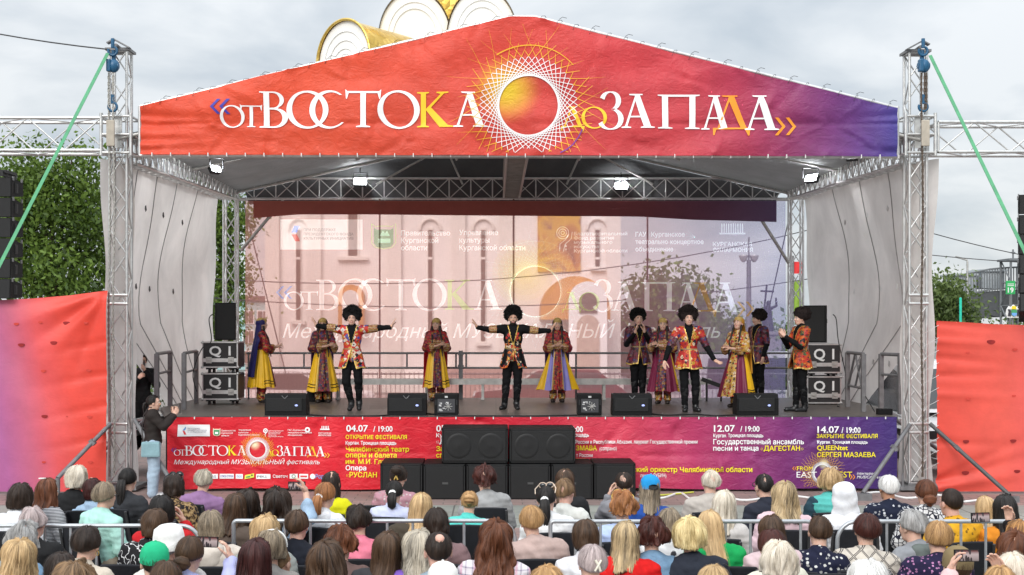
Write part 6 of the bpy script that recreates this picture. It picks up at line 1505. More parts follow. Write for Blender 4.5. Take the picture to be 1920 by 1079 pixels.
# ---- seated figure; poses
def seat_joints(pose):
    j = dict(pelvis=(0, -.01, .55), waist=(0, -.03, .67), chest=(0, -.035, .825), neck=(0, -.025, .985), head=(0, .02, 1.128), shL=(-.168, -.025, .900), shR=(.168, -.025, .900),
             elL=(-.225, .0, .66), elR=(.225, .0, .66), wrL=(-.09, .25, .62), wrR=(.09, .25, .62), hiL=(-.09, .0, .53), hiR=(.09, .0, .53), knL=(-.11, .43, .50), knR=(.11, .43, .50), anL=(-.11, .41, .085), anR=(.11, .41, .085), toL=(-.12, .57, .03), toR=(.12, .57, .03))
    if pose == 'phoneR': j.update(elR=(.24, .16, .86), wrR=(.19, .30, 1.07))
    if pose == 'phoneR_high': j.update(elR=(.25, .20, .98), wrR=(.20, .30, 1.19))
    if pose == 'phone2': j.update(elR=(.24, .18, .94), wrR=(.12, .32, 1.16), elL=(-.26, .18, .94), wrL=(-.20, .32, 1.16))
    if pose == 'faceR': j.update(elR=(.22, .18, .80), wrR=(.13, .17, .99))
    if pose == 'faceL': j.update(elL=(-.22, .18, .80), wrL=(-.13, .17, .99))
    return {a: Vector(b_) for a, b_ in j.items()}
HANDS = dict(phoneR=dict(R=((-.25, -.1, .95), (-.8, -.2, .1), 1, .45)), phoneR_high=dict(R=((-.3, -.1, .95), (-.8, -.2, .1), 1, .45)), phone2=dict(R=((-.35, .1, .9), (-.7, -.5, .1), 1, .5), L=((.35, .1, .9), (.7, -.5, .1), -1, .5)),
             faceR=dict(R=((-.25, .1, .9), (-.9, -.3, 0), 1, .4)), faceL=dict(L=((.25, .1, .9), (.9, -.3, 0), -1, .4)))
_body = {}
def seat_meshes(pose, wd, sk, bare):
    key = (pose, wd, bare)
    if key not in _body:
        j = seat_joints(pose); res = .016
        for s_ in 'LR':
            for a in ('sh', 'el'): j[a + s_].x *= wd
        bp = torso(j, 0, wd) + arm(j, 'L') + arm(j, 'R') + leg(j, 'L') + leg(j, 'R')
        parts = [(*field_mesh(bp, res), 0)] + xf(head_parts(.0085), Matrix.Translation(j['head']))
        hs = dict(L=((.5, .8, -.2), (.2, .1, -1), 1, .5), R=((-.5, .8, -.2), (-.2, .1, -1), -1, .5)); hs.update(HANDS.get(pose, {}))
        for s_, (d, n_, sd_, cu) in hs.items(): parts += hand_parts(j['wr' + s_] + Vector(d).normalized() * .01, d, n_, sd_, cu, .006)
        parts = [(v, f, m if not np.isscalar(m) else np.full(len(f), m)) for v, f, m in parts]
        body = raw_mesh("body", parts, [SKIN[0], LIP, BROW, EYEW, EYED])
        tp = torso(j, .022, wd); tp[-1] = cap(j['neck'] - Vector((0, .005, .08)), j['neck'] - Vector((0, .008, .018)), .095, .074, .035)
        for s_ in 'LR': tp += arm(j, s_, .024, 1, .5 if bare else .92)
        V, Fc = field_mesh(tp, .012, (lambda f1, f2: (lambda x, y, z: f1(x, y, z) + f2(x, y, z)))(fold(.0065, 17, len(_body) + 1), fold(.004, 38, len(_body) + 5))); top = raw_mesh("top", [(V, Fc, 0)], [M_cloth])
        V, Fc = field_mesh(leg(j, 'L', .016) + leg(j, 'R', .016) + [ell(j['pelvis'] + Vector((0, .02, -.02)), (.18 * wd, .14, .11), .04)], .018, fold(.004, 22, 2)); tr = raw_mesh("trousers", [(V, Fc, 0)], [M_cloth])
        V, Fc = field_mesh(foot(j, 'L', .008), .014); V2, F2 = field_mesh(foot(j, 'R', .008), .014); sh = (raw_mesh("shoe", [(V, Fc, 0)], [M_shoe]), raw_mesh("shoe", [(V2, F2, 0)], [M_shoe]))
        c = MB(); c.lathe([(.082, -.03), (.080, -.005), (.071, .020), (.066, .022), (.068, -.01)], tuple(j['neck'] - Vector((0, .012, .006))), 22, 0, .95, 1.05); col = c.mesh("collar", [M_cloth])
        _body[key] = (body, top, tr, sh, col, j)
    return _body[key]
def own(o, m):
    for i in range(len(o.material_slots)):
        if i == 0: o.material_slots[0].link = 'OBJECT'; o.material_slots[0].material = m
    return o
TROU = [plain("trousers_navy", (.02, .025, .05), .85), plain("trousers_black", (.014, .014, .015), .85), plain("trousers_denim", (.07, .11, .19), .85), plain("trousers_beige", (.30, .25, .19), .85)]
chair_parts = None
def chair(root_x, y, rz, lab):
    global chair_parts
    if chair_parts is None:
        a = MB().grid(lambda u, v: ((u - .5) * (.44 - .05 * v), -.235 - .07 * v + .035 * (2 * u - 1) ** 2, .50 + .36 * v + .012 * (1 - (2 * u - 1) ** 2) * v), 12, 8)
        a.grid(lambda u, v: ((.5 - u) * (.44 - .05 * v), -.262 - .07 * v + .035 * (2 * u - 1) ** 2, .50 + .36 * v + .012 * (1 - (2 * u - 1) ** 2) * v), 12, 8)
        a.tube([((u - .5) * .39, -.318 + .035 * (2 * u - 1) ** 2, .862 + .012 * (1 - (2 * u - 1) ** 2)) for u in np.linspace(0, 1, 12)], .015)
        s_ = MB().box((0, .0, .435), (.44, .46, .05), bev=.02)
        legs = []
        for sx in (-1, 1): legs.append(MB().tube([(sx * .21, -.21, .45), (sx * .225, -.25, .02)], .014).mesh("leg", M_dark)); legs.append(MB().tube([(sx * .20, .18, .43), (sx * .22, .22, .02)], .014).mesh("leg", M_dark))
        b_ = MB()
        for sx in (-1, 1): b_.tube([(sx * .21, -.22, .42), (sx * .205, -.262, .6), (sx * .19, -.325, .86)], .014)
        chair_parts = [("seat", s_.mesh("seat", M_seatc)), ("backrest", a.mesh("backrest", M_seatc)), ("back_frame", b_.mesh("back_frame", M_dark))] + [("leg", l) for l in legs]
    t = thing("chair", lab, "chair", (root_x, y, 0), rz, "black chairs of the audience")
    for nm, me in chair_parts: link(nm, me, t, True)
M_seatc = plain("black_chair_fabric", (.011, .012, .016), .8, 0, .3, 12, .2, bscale=80)
def person(px, py, hair, hcol, top, lab, pose='sit', wd=1.0, yaw=0.0, sc=1.0, dz=0.0, sk=0, extra=(), bare=False, hs=1.0, collar=None, seed=0, short=None):
    zt = (1.128 + .116) * sc + (STY[hair][3] if hair in STY else .02) * hs * sc * .8 + dz; Y = F * (CH - zt) / (py - HY); x = X(px, Y)
    body, topm, tr, sh, col, j = seat_meshes(pose, wd, sk, bare)
    t = thing("person", lab, "spectator", (x, Y, dz), -R(yaw), "seated audience seen from behind"); t.scale = (sc, sc, sc); rr = random.Random(seed); t.rotation_euler = (R(rr.uniform(-5, 3)), R(rr.uniform(-5, 5)), -R(yaw + rr.uniform(-15, 15)))
    own(link("body", body, t, True), SKIN[sk]); own(link("top", topm, t, True), top); own(link("trousers", tr, t, True), TROU[seed % 4])
    for m_ in sh: link("shoe", m_, t, True)
    if collar is not None: own(link("collar", col, t, True), collar)
    M = Matrix.Translation(j['head']) @ Matrix.Diagonal((hs, hs, 1 + (hs - 1) * .6, 1)); HM = hairmat("hair_" + hcol, *HC[hcol]) if hcol else None
    if hair in STY: parts = [hair_mesh(hair, seed)]
    else: parts = []
    for e in extra:
        k = e[0]
        if k == 'pony': parts.append(lock_mesh([(0, -.10, .012), (0, -.135, .0), (0, -.155, -.05), (.005, -.16, -.13), (0, -.155, -.12 - e[1])], [.018, .034, .040, .034, .010], seed))
        if k == 'bun': parts.append(lock_mesh([(-.045, -.115, e[1]), (-.03, -.135, e[1] + .012), (0, -.15, e[1] + .014), (.03, -.135, e[1] + .012), (.045, -.115, e[1])], [.014, .036, .044, .036, .014], seed))
    if parts: hair_obj("hair", parts, HM, t, M)
    for e in extra:
        k = e[0]; hd = j['head']
        if k == 'tie': MB().lathe([(.020, -.012), (.036, -.008), (.038, .006), (.022, .012)], (0, 0, 0), 14).build("hair_tie", e[1], t, True).matrix_local = Matrix.Translation(hd + Vector((0, -.122, .004))) @ Matrix.Rotation(R(75), 4, 'X')
        if k == 'clip': b_ = MB(); b_.tube([hd + Vector((-.02, -.135, .05)), hd + Vector((.0, -.145, .02)), hd + Vector((.018, -.142, -.02))], .009).tube([hd + Vector((.02, -.135, .05)), hd + Vector((-.0, -.148, .018)), hd + Vector((-.018, -.142, -.02))], .008).build("hair_clip", e[1], t, True)
        if k == 'topclip': MB().box(hd + Vector((-.02, -.05, .128)), (.07, .03, .012), bev=.004).build("hair_clip", e[1], t, True)
        if k == 'shades':
            b_ = MB()
            for sx in (-1, 1): b_.ell(hd + Vector((sx * .034, .045, .125)), (.032, .012, .022), 12, 6)
            b_.build("sunglasses_lens", M_glass, t, True); b_ = MB()
            for sx in (-1, 1): b_.tube([hd + Vector((sx * .07, .045, .128)), hd + Vector((sx * .095, -.02, .10)), hd + Vector((sx * .09, -.06, .06))], .005)
            for sx in (-1, 1): b_.tube([hd + Vector((sx * .034 + .034 * math.cos(a), .042, .125 + .024 * math.sin(a))) for a in np.linspace(0, 2 * PI, 14)], .005)
            b_.build("sunglasses_frame", e[1], t, True)
        if k == 'glasses':
            b_ = MB()
            for sx in (-1, 1): b_.tube([hd + Vector((sx * .03 + .024 * math.cos(a), .112, .004 + .02 * math.sin(a))) for a in np.linspace(0, 2 * PI, 14)], .003); b_.tube([hd + Vector((sx * .055, .108, .008)), hd + Vector((sx * .082, .05, .008)), hd + Vector((sx * .084, -.005, .004))], .003)
            b_.build("glasses", M_black, t, True)
        if k == 'earring': b_ = MB(); b_.tube([hd + Vector((.088 + .012 * math.cos(a), -.004, -.055 + .016 * math.sin(a))) for a in np.linspace(0, 2 * PI, 12)], .003); b_.build("earring", M_goldtrim, t, True)
        if k == 'strap':
            sx = e[2]; pts = [Vector((sx * .10, .03, .965)), Vector((sx * .09, -.07, .955)), Vector((sx * .045, -.155, .88)), Vector((-sx * .02, -.172, .82)), Vector((-sx * .10, -.165, .70)), Vector((-sx * .16, -.10, .60))]; b_ = MB(); vs = []
            for i, p in enumerate(pts):
                d = (pts[min(i + 1, 5)] - pts[max(i - 1, 0)]).normalized(); s2 = d.cross(Vector((0, -1, .15))).normalized() * e[3]; vs += [p - s2, p + s2, p + s2 + Vector((0, -.008, 0)), p - s2 + Vector((0, -.008, 0))]
            for i in range(5):
                a = i * 4
                b_.add(vs[a:a + 8], [(0, 1, 5, 4), (1, 2, 6, 5), (2, 3, 7, 6), (3, 0, 4, 7)], 0, True)
            b_.build("bag_strap", e[1], t, True)
        if k == 'cap':
            b_ = MB(); b_.lathe([(.098, -.012), (.100, .03), (.092, .075), (.068, .108), (.035, .124), (.002, .129)], (0, 0, 0), 26, 0, .96, 1.12).ell((0, .005, .13), (.009, .009, .006)); b_.v = [tuple(hd + Vector((0, -.012, .022)) + Vector(v)) for v in b_.v]; b_.build("cap", e[1], t, True)
            b_ = MB(); b_.grid(lambda u, v: (hd + Vector(((u - .5) * .17 * (1 - .25 * v * v), .085 + .08 * v - .03 * (2 * u - 1) ** 2, .03 - .018 * v))), 10, 6).grid(lambda u, v: (hd + Vector(((.5 - u) * .17 * (1 - .25 * v * v), .085 + .08 * v - .03 * (2 * u - 1) ** 2, .022 - .018 * v))), 10, 6).build("cap_visor", e[1], t, True)
            if len(e) > 2: MB().add([tuple(hd + Vector((.115 * math.sin(a) * .96, -.124 * math.cos(a) - .016, z))) for a, z in [(q, .018) for q in np.linspace(-.45, .45, 9)] + [(q, .045 + .02 * math.cos(q * 3)) for q in np.linspace(.45, -.45, 9)]], [tuple(range(18))]).build("cap_opening", e[2], t, True)
        if k == 'hat': b_ = MB(); b_.lathe([(.155, -.035), (.16, -.03), (.112, .012), (.108, .05), (.098, .095), (.06, .120), (.002, .126)], (0, 0, 0), 28, 0, .95, 1.1); b_.v = [tuple(hd + Vector((0, -.012, .03)) + Vector(v)) for v in b_.v]; b_.build("sun_hat", e[1], t, True)
        if k == 'hood':
            V, Fc = field_mesh([ell(hd + Vector((0, -.015, .03)), (.112, .130, .122), .03), ell(hd + Vector((0, -.03, -.07)), (.105, .11, .10), .05), ell(hd + Vector((0, -.02, -.14)), (.13, .11, .05), .05), ell(hd + Vector((0, .13, -.02)), (.075, .10, .10), -.03)], .012, fold(.006, 18, seed)); link("hood", raw_mesh("hood", [(V, Fc, 0)], [e[1]]), t, True)
        if k == 'hoodback':
            V, Fc = field_mesh([cap(j['neck'] + Vector((-.08, -.06, -.03)), j['neck'] + Vector((.08, -.06, -.03)), .05, .05, .03), ell(j['neck'] + Vector((0, -.10, -.085)), (.115, .05, .09), .04)], .012, fold(.006, 20, seed)); link("hood", raw_mesh("hood", [(V, Fc, 0)], [e[1]]), t, True)
        if k == 'bald': MB().ell(hd + Vector((0, -.068, .079)), (.033, .036, .034), 16, 9).build("bald_patch", SKIN[sk], t, True)
        if k == 'band': b_ = MB(); b_.tube([hd + Vector((.098 * math.cos(a), .02, .028 + .104 * math.sin(a))) for a in np.linspace(-.1, PI + .1, 18)], .009); b_.build("headband", e[1], t, True)
        if k == 'vest':
            V, Fc = field_mesh(torso(j, .040, wd), .014, lambda x, y, z: .010 * np.abs(np.sin(z * 55))); link("puffer_vest", raw_mesh("puffer_vest", [(V, Fc, 0)], [e[1]]), t, True)
        if k == 'phone':
            off = Vector(e[1]); ph = thing("smartphone", e[2], "phone", (0, 0, 0), 0, "phones held up by the audience")
            wpos = Vector((x, Y, dz)) + Matrix.Rotation(-R(yaw), 3, 'Z') @ (off * sc); ph.location = wpos; ph.rotation_euler = (R(-4), 0, -R(yaw))
            MB().box((0, 0, 0), (.156, .011, .075), bev=.005).build("case", M_plast, ph, True); MB().box((0, -.0062, 0), (.146, .002, .067)).build("screen", PSCR, ph, True)
    w_ = lab.split(); chair(x, Y, -R(yaw), "black chair under the " + " ".join(w_[:12]))
    return t
def screen_mat():
    m = MN("phone_screen"); v = m.tc(); s_ = m.sep(v)
    c = m.ramp(m.math('ADD', m.math('MULTIPLY', s_[2], 12.0), .5), [(0, (.08, .07, .07)), (.25, (.30, .24, .24)), (.6, (.45, .36, .36)), (.85, (.12, .03, .03)), (1, (.03, .03, .03))])
    d = m.math('LESS_THAN', m.vor(m.map(v, (1, 0, .35)), 55, 'F1', "Distance", 1.0), .42); c = m.mix(d, c, (.03, .025, .03, 1)); m.base((.01, .01, .01, 1), .15)
    m.set(m.b.inputs["Emission Color"], c); m.b.inputs["Emission Strength"].default_value = .8; return m.mat
PSCR = screen_mat()
p_ = lambda *c: wear('plain', c)
white = p_(.72, .72, .72); blackw = p_(.012, .012, .013); denim = wear('denim', (.16, .27, .40)); ldenim = wear('denim', (.32, .44, .58))
A = person
sd_ = [100]
def P_(*a, **k): sd_[0] += 7; k.setdefault('seed', sd_[0]); return A(*a, **k)
W_ = p_(.74, .75, .78); mint = p_(.40, .68, .60)
I_clip = plain("white_clip", (.8, .8, .78), .4)
# front rows, from the trees across to the far red banner
P_(27, 908, 'bob', 'dark', W_, "woman with smooth dark bob and white T-shirt at the mauve banner end", hs=1.10, wd=1.05)
P_(88, 898, 'long', 'auburn', wear('stripe', (.55, .55, .57), (.05, .05, .06)), "woman with long auburn hair, white hair clip and thin black stripes", yaw=25, extra=(('topclip', I_clip),))
P_(131, 874, 'bob', 'plat', blackw, "woman with silver-white bob in black jacket, hand near her cheek", 'faceR', yaw=20, hs=1.05, sc=1.02, collar=blackw)
P_(186, 896, 'bob', 'burg', ldenim, "woman with burgundy bob in pale denim jacket behind the mint shirt", yaw=10, sc=.93)
P_(192, 904, 'short', 'ash', mint, "woman with short ash hair and glasses in mint green shirt", yaw=30, hs=1.06, extra=(('glasses',),), collar=mint, wd=1.05)
P_(232, 878, 'tight', 'black', p_(.035, .037, .042), "woman with long black ponytail in charcoal jacket by the tower", extra=(('pony', .22),), yaw=12)
P_(329, 890, 'bob', 'dark', wear('leopard', (.36, .25, .12), (.16, .09, .04)), "woman with dark bob, raised sunglasses and leopard print blouse", yaw=18, extra=(('shades', M_black),))
P_(367, 881, 'pixie', 'gblond', p_(.27, .15, .29), "woman with short grey-blond hair in mauve jacket", yaw=8, sc=.95, collar=p_(.25, .135, .27), wd=1.1)
P_(464, 917, 'wavy', 'dark', wear('waves', (.50, .08, .02), (.06, .02, .02)), "woman with dark shoulder-length waves and orange patterned top", hs=.95, yaw=-5)
P_(426, 923, 'long', 'brown', p_(.10, .075, .06), "woman with long straight brown hair and dark brown top", yaw=10, hs=.98)
P_(521, 915, 'curlong', 'dark', ldenim, "woman with long dark curls filming with her right arm raised", 'phoneR_high', bare=True, extra=(('phone', (.115, .33, 1.25), "black smartphone held up before the banner's sponsor logos"),))
P_(624, 884, 'long', 'dark', p_(.62, .60, .01), "woman with straight brown hair in bright lime jacket", yaw=8, hs=.9, collar=p_(.6, .58, .01))
P_(601, 904, 'tight', 'copper', W_, "woman with copper ponytail and white hooded sweatshirt", yaw=12, extra=(('pony', .06), ('tie', I_clip), ('hoodback', W_)), hs=1.06)
P_(736, 874, 'tight', 'dark', wear('floral', (.42, .22, .26), (.6, .5, .5)), "woman with dark updo held by a golden claw clip", yaw=18, extra=(('bun', .05), ('clip', M_goldtrim)), hs=1.05)
P_(730, 902, 'tight', 'black', p_(.52, .55, .74), "girl with black ponytail, white hair tie and lavender top", extra=(('pony', .03), ('tie', I_clip)), sc=.95, collar=p_(.52, .55, .74), yaw=5)
P_(767, 924, 'long', 'blonde', p_(.062, .05, .036), "woman with long golden hair, olive coat and wide beige strap", extra=(('strap', p_(.55, .43, .25), 1, .022),), wd=1.1)
P_(914, 873, 'curly', 'dred', p_(.34, .34, .34), "woman with short dark red curls in light grey blazer", collar=p_(.33, .33, .33), wd=1.12, hs=.98)
P_(867, 921, 'tight', 'straw', p_(.10, .56, .50), "child with strawberry blonde bun and turquoise top", extra=(('bun', .03),), sc=.92)
P_(1055, 879, 'long', 'brown', p_(.02, .02, .022), "woman with long straight brown hair and black jacket before the bass cabinets", hs=.95, yaw=3)
P_(1077, 897, 'pixie', 'lbrown', p_(.62, .62, .58), "person with short light brown hair and pale grey jacket", hs=.92, yaw=15, collar=p_(.6, .6, .56), sk=2)
P_(1043, 912, 'tight', 'black', p_(.74, .74, .74), "woman with black ponytail, white jacket and sunglasses on her head", extra=(('pony', .14), ('tie', I_clip), ('shades', p_(.62, .5, .4))), wd=1.05)
P_(1181, 885, 'short', 'dark', p_(.22, .22, .24), "woman with dark brown hair and grey sleeve, hand at her cheek", 'faceL', yaw=-8, hs=.9)
P_(1202, 894, 'long', 'ash', p_(.02, .07, .30), "woman in bright blue baseball cap with long ash hair", extra=(('cap', p_(.02, .28, .62), M_black),), hs=.97)
P_(1165, 921, 'curly', 'copper', p_(.42, .52, .78), "woman with fluffy copper hair, raised glasses and sky blue top", hs=.96, extra=(('shades', M_goldtrim),))
P_(1320, 881, 'pixie', 'plat', p_(.44, .40, .36), "woman with cropped platinum hair in beige linen jacket", yaw=-6, hs=.92, wd=1.1)
P_(1339, 919, 'long', 'plat', p_(.55, .52, .50), "woman with loose platinum hair and pale top before the beige jacket", hs=1.05, yaw=4)
P_(1437, 887, 'short', 'black', p_(.022, .025, .038), "person with short black hair, glasses and dark navy jacket", yaw=-28, extra=(('glasses',),), hs=.92, collar=p_(.022, .025, .038))
P_(1461, 905, 'wavy', 'streak', p_(.66, .48, .52), "woman with tousled blonde-brown waves and pale pink blouse", hs=1.05, wd=1.1)
P_(1548, 880, 'fluffy', 'blonde', p_(.02, .05, .07), "woman with fluffy blonde hair and quilted teal vest", extra=(('vest', p_(.09, .42, .38)),), hs=1.06, wd=1.08)
P_(1597, 909, 'buzz', 'white', p_(.74, .75, .78), "person in white jacket with the hood pulled up", extra=(('hood', p_(.76, .77, .80)),), yaw=10, wd=1.08)
P_(1662, 892, 'short', 'white', wear('floral', (.012, .016, .035), (.62, .64, .68)), "woman with short white hair and navy top with white flowers", yaw=-6, sk=3, wd=1.12, hs=1.02)
P_(1728, 901, 'tight', 'auburn', wear('maze', (.66, .66, .66), (.015, .016, .03)), "woman with low auburn bun and black and white geometric top", extra=(('bun', -.055),), yaw=-12, hs=1.12, wd=1.06)
P_(1787, 915, 'buzz', 'dark', wear('floral', (.66, .34, .02), (.30, .16, .02), .8), "man with short dark hair in mustard yellow shirt", yaw=-10, hs=1.0, sc=1.04, wd=1.18, sk=2, collar=p_(.40, .20, .03))
P_(1863, 931, 'long', 'blonde', W_, "girl with straight blonde hair and white top behind a raised phone", sc=.93, hs=.95)
P_(1908, 926, 'vlong', 'black', p_(.62, .22, .02), "woman with long smooth black hair at the edge by the far banner", hs=1.0)
# behind the barrier
P_(82, 950, 'pixie', 'pinkgrey', p_(.014, .014, .015), "woman with pinkish grey crop, black top and yellow collar", collar=p_(.80, .42, .01), yaw=20, extra=(('strap', p_(.55, .44, .34), 1, .012),), sk=2, wd=1.08)
P_(27, 981, 'curly', 'grey', denim, "woman with curly grey hair in blue denim jacket", yaw=25, hs=.96, collar=denim)
P_(138, 990, 'short', 'dark', p_(.60, .53, .44), "person with thinning dark hair, hoop earring and cream coat", yaw=25, hs=1.10, extra=(('earring',),), collar=p_(.6, .53, .44), wd=1.08)
P_(262, 955, 'bob', 'brown', wear('waves', (.014, .013, .015), (.66, .66, .66)), "woman with rounded brown bob and black blouse with white lines", hs=1.0, yaw=5, wd=1.05)
P_(314, 927, 'bob', 'black', p_(.50, .015, .02), "woman with short black bob and vivid red jacket, hand at cheek", 'faceR', hs=1.0, sc=1.02)
P_(414, 958, 'bob', 'ash', p_(.58, .52, .46), "woman with streaked ash blonde hair and cream hooded sweater", hs=1.0, extra=(('hoodback', p_(.58, .52, .46)),), wd=1.15)
P_(335, 990, 'buzz', 'grey', p_(.64, .62, .58), "person in round white sun hat and pale jacket", extra=(('hat', p_(.80, .79, .77)),), hs=1.05, wd=1.1, sc=1.02)
P_(558, 957, 'short', 'brown', p_(.012, .014, .022), "woman with short brown hair, black T-shirt and brown bag strap", extra=(('strap', p_(.16, .07, .05), 1, .014),), hs=1.0, bare=True, sk=2, wd=1.05)
P_(502, 964, 'wavy', 'blonde', p_(.30, .32, .30), "woman with long wavy golden hair beside the black T-shirt", hs=.95, yaw=-10)
P_(683, 947, 'pixie', 'dark', p_(.72, .20, .28), "woman with short thick dark hair and pink top", hs=1.02)
P_(836, 954, 'bob', 'dark', p_(.20, .125, .13), "woman with dark chocolate bob and dusty mauve cardigan", hs=1.0, yaw=6, wd=1.1)
P_(1014, 948, 'short', 'straw', p_(.48, .355, .32), "woman with neat strawberry blonde crop and dusty pink sweater", hs=1.04, wd=1.22)
P_(1243, 953, 'bob', 'ash', wear('floral', (.70, .70, .70), (.08, .08, .09), .5), "woman with ash bob and white jacket printed in grey and black", hs=.94, yaw=12)
P_(1472, 965, 'long', 'brown', p_(.60, .46, .48), "woman with long brown hair between the pink blouse and the navy dress", hs=1.0, yaw=5)
P_(1520, 969, 'short', 'brown', wear('floral', (.012, .014, .035), (.70, .70, .68)), "woman with short brown hair and navy dress with white blossoms", hs=.96, yaw=-8)
P_(1600, 963, 'short', 'dred', wear('grid', (.58, .53, .46), (.03, .025, .03)), "woman with dark cherry red crop and cream blouse with black diamonds", hs=1.10, wd=1.15)
P_(1722, 958, 'pixie', 'grey', p_(.26, .27, .29), "person with swept-back grey-brown hair and grey hooded jacket", yaw=-35, extra=(('hoodback', p_(.13, .15, .14)),), wd=1.12)
P_(1886, 974, 'bob', 'ombre', p_(.014, .013, .014), "woman with orange blonde bob filming with one raised hand", 'phoneR_high', extra=(('phone', (.02, .36, 1.22), "black smartphone held sideways in front of the orange blonde woman"),), hs=1.02, yaw=-12)
# nearest rows
P_(268, 1022, 'buzz', 'dark', p_(.05, .055, .06), "person in bright green baseball cap", extra=(('cap', p_(.02, .42, .20)),), hs=1.05, yaw=-10)
P_(333, 1009, 'tight', 'brown', p_(.42, .44, .70), "woman with low brown bun and lavender shirt filming with a phone", 'phoneR', extra=(('bun', -.06), ('phone', (.075, .34, 1.17), "black smartphone held by the woman in lavender"),), hs=1.08, yaw=10)
P_(466, 1009, 'vlong', 'burg', p_(.05, .08, .30), "woman with long dark burgundy hair and cobalt blue top", hs=1.08)
P_(492, 996, 'fluffy', 'ash', p_(.30, .28, .26), "person with wispy ash hair beside the boy", hs=.92, extra=(('band', I_clip),))
P_(526, 1027, 'buzz', 'lbrown', p_(.06, .06, .05), "boy with cropped light brown hair and blue collar", sc=.9, yaw=28, collar=p_(.03, .12, .5))
P_(652, 989, 'curly', 'auburn', p_(.16, .1, .09), "woman with reddish brown curls beside the pink top", hs=.95)
P_(640, 1013, 'wavy', 'brown', p_(.70, .70, .70), "woman with big tousled brown waves and white top", hs=1.12)
P_(707, 992, 'vlong', 'brown', p_(.05, .05, .055), "woman with very long sleek brown hair and dark grey top", hs=.98)
P_(783, 995, 'wavy', 'gblond', p_(.20, .10, .46), "woman with long grey and blonde streaked waves and purple top", hs=1.0)
P_(826, 1000, 'buzz', 'dark', p_(.26, .33, .38), "man with shaved dark hair and a bald patch on his crown", extra=(('bald',),), hs=1.0, sc=1.08, wd=1.1, sk=2, collar=p_(.26, .33, .38))
P_(914, 975, 'curlong', 'auburn', wear('plaid', (.70, .66, .68), (.20, .16, .26)), "woman with long reddish curls and white plaid shirt", hs=1.02, wd=1.15)
P_(1113, 976, 'bob', 'brown', p_(.66, .66, .68), "woman with thick brown bob and white blouse", hs=1.0, yaw=10)
P_(1163, 976, 'long', 'streak', p_(.62, .012, .012), "woman with long blonde and dark streaked hair in red top", hs=1.0, wd=1.15)
P_(1088, 1024, 'tight', 'pinkgrey', p_(.60, .60, .64), "woman with silvery mauve hair pinned by a pale clip", extra=(('clip', plain("pale_clip", (.7, .66, .55), .3)),), hs=1.12)
P_(1217, 970, 'curly', 'dred', denim, "woman with short dark maroon hair and blue denim jacket", hs=.94, wd=1.12, collar=denim)
P_(1313, 972, 'fluffy', 'yellow', p_(.022, .026, .038), "woman with bright yellow-blonde crop and dark navy jacket", hs=1.12, wd=1.15, collar=p_(.022, .026, .038))
P_(1358, 958, 'vlong', 'blonde', p_(.01, .34, .09), "woman with very long blonde hair and emerald green top", hs=1.0, wd=1.05)
P_(1475, 996, 'short', 'dred', p_(.64, .63, .52), "woman with dark reddish crop and cream cardigan", hs=1.08, yaw=-10)
P_(1743, 980, 'short', 'straw', wear('floral', (.018, .014, .045), (.48, .22, .42), 1.3), "woman with golden brown crop and navy top with purple flowers", hs=1.08, wd=1.12)
P_(1880, 999, 'curlong', 'auburn', p_(.03, .03, .03), "woman with a mass of long auburn curls", hs=1.05)
P_(1777, 1033, 'buzz', 'brown', p_(.2, .16, .1), "person in olive brown peaked cap", extra=(('cap', p_(.22, .165, .085)),), hs=1.05)
P_(1910, 1034, 'bob', 'plat', p_(.4, .4, .4), "woman with platinum bob at the edge beside the auburn curls", hs=1.05)
P_(8, 1013, 'wavy', 'blonde', p_(.2, .25, .3), "woman with wavy golden hair below the blue denim jacket", hs=1.0)
P_(1452, 1017, 'fluffy', 'plat', p_(.13, .14, .16), "woman with pale blonde layered hair and dark red glasses on top", hs=1.08, extra=(('band', p_(.22, .015, .02)),))
# just inside the frame
P_(108, 1036, 'bob', 'dark', p_(.1, .1, .1), "person with dark brown crown of hair before the cream coat", hs=1.0)
P_(142, 1054, 'fluffy', 'lbrown', p_(.34, .40, .50), "person with tousled light brown hair and blue grey jacket", hs=1.12)
P_(296, 1057, 'short', 'brown', p_(.1, .1, .12), "person with brown crop below the lavender sleeve", hs=1.05)
P_(835, 1066, 'buzz', 'grey', p_(.3, .3, .3), "person in white cap just below the shaved man", extra=(('cap', p_(.74, .73, .70)),), hs=1.05)
P_(1050, 1064, 'fluffy', 'straw', p_(.3, .3, .3), "person with fluffy peach blonde hair below the pale clip", hs=1.0)
P_(1350, 1062, 'bob', 'blonde', p_(.3, .3, .3), "person with smooth fair hair below the emerald top", hs=1.0)
P_(1600, 1051, 'fluffy', 'white', p_(.3, .3, .34), "person with snow-white hair below the diamond blouse", hs=1.08)
P_(1868, 1064, 'bob', 'straw', p_(.62, .45, .45), "person with fair hair filming with both hands", 'phone2', extra=(('phone', (-.045, .36, 1.265), "smartphone with lit picture held up in both hands"),), hs=1.0)
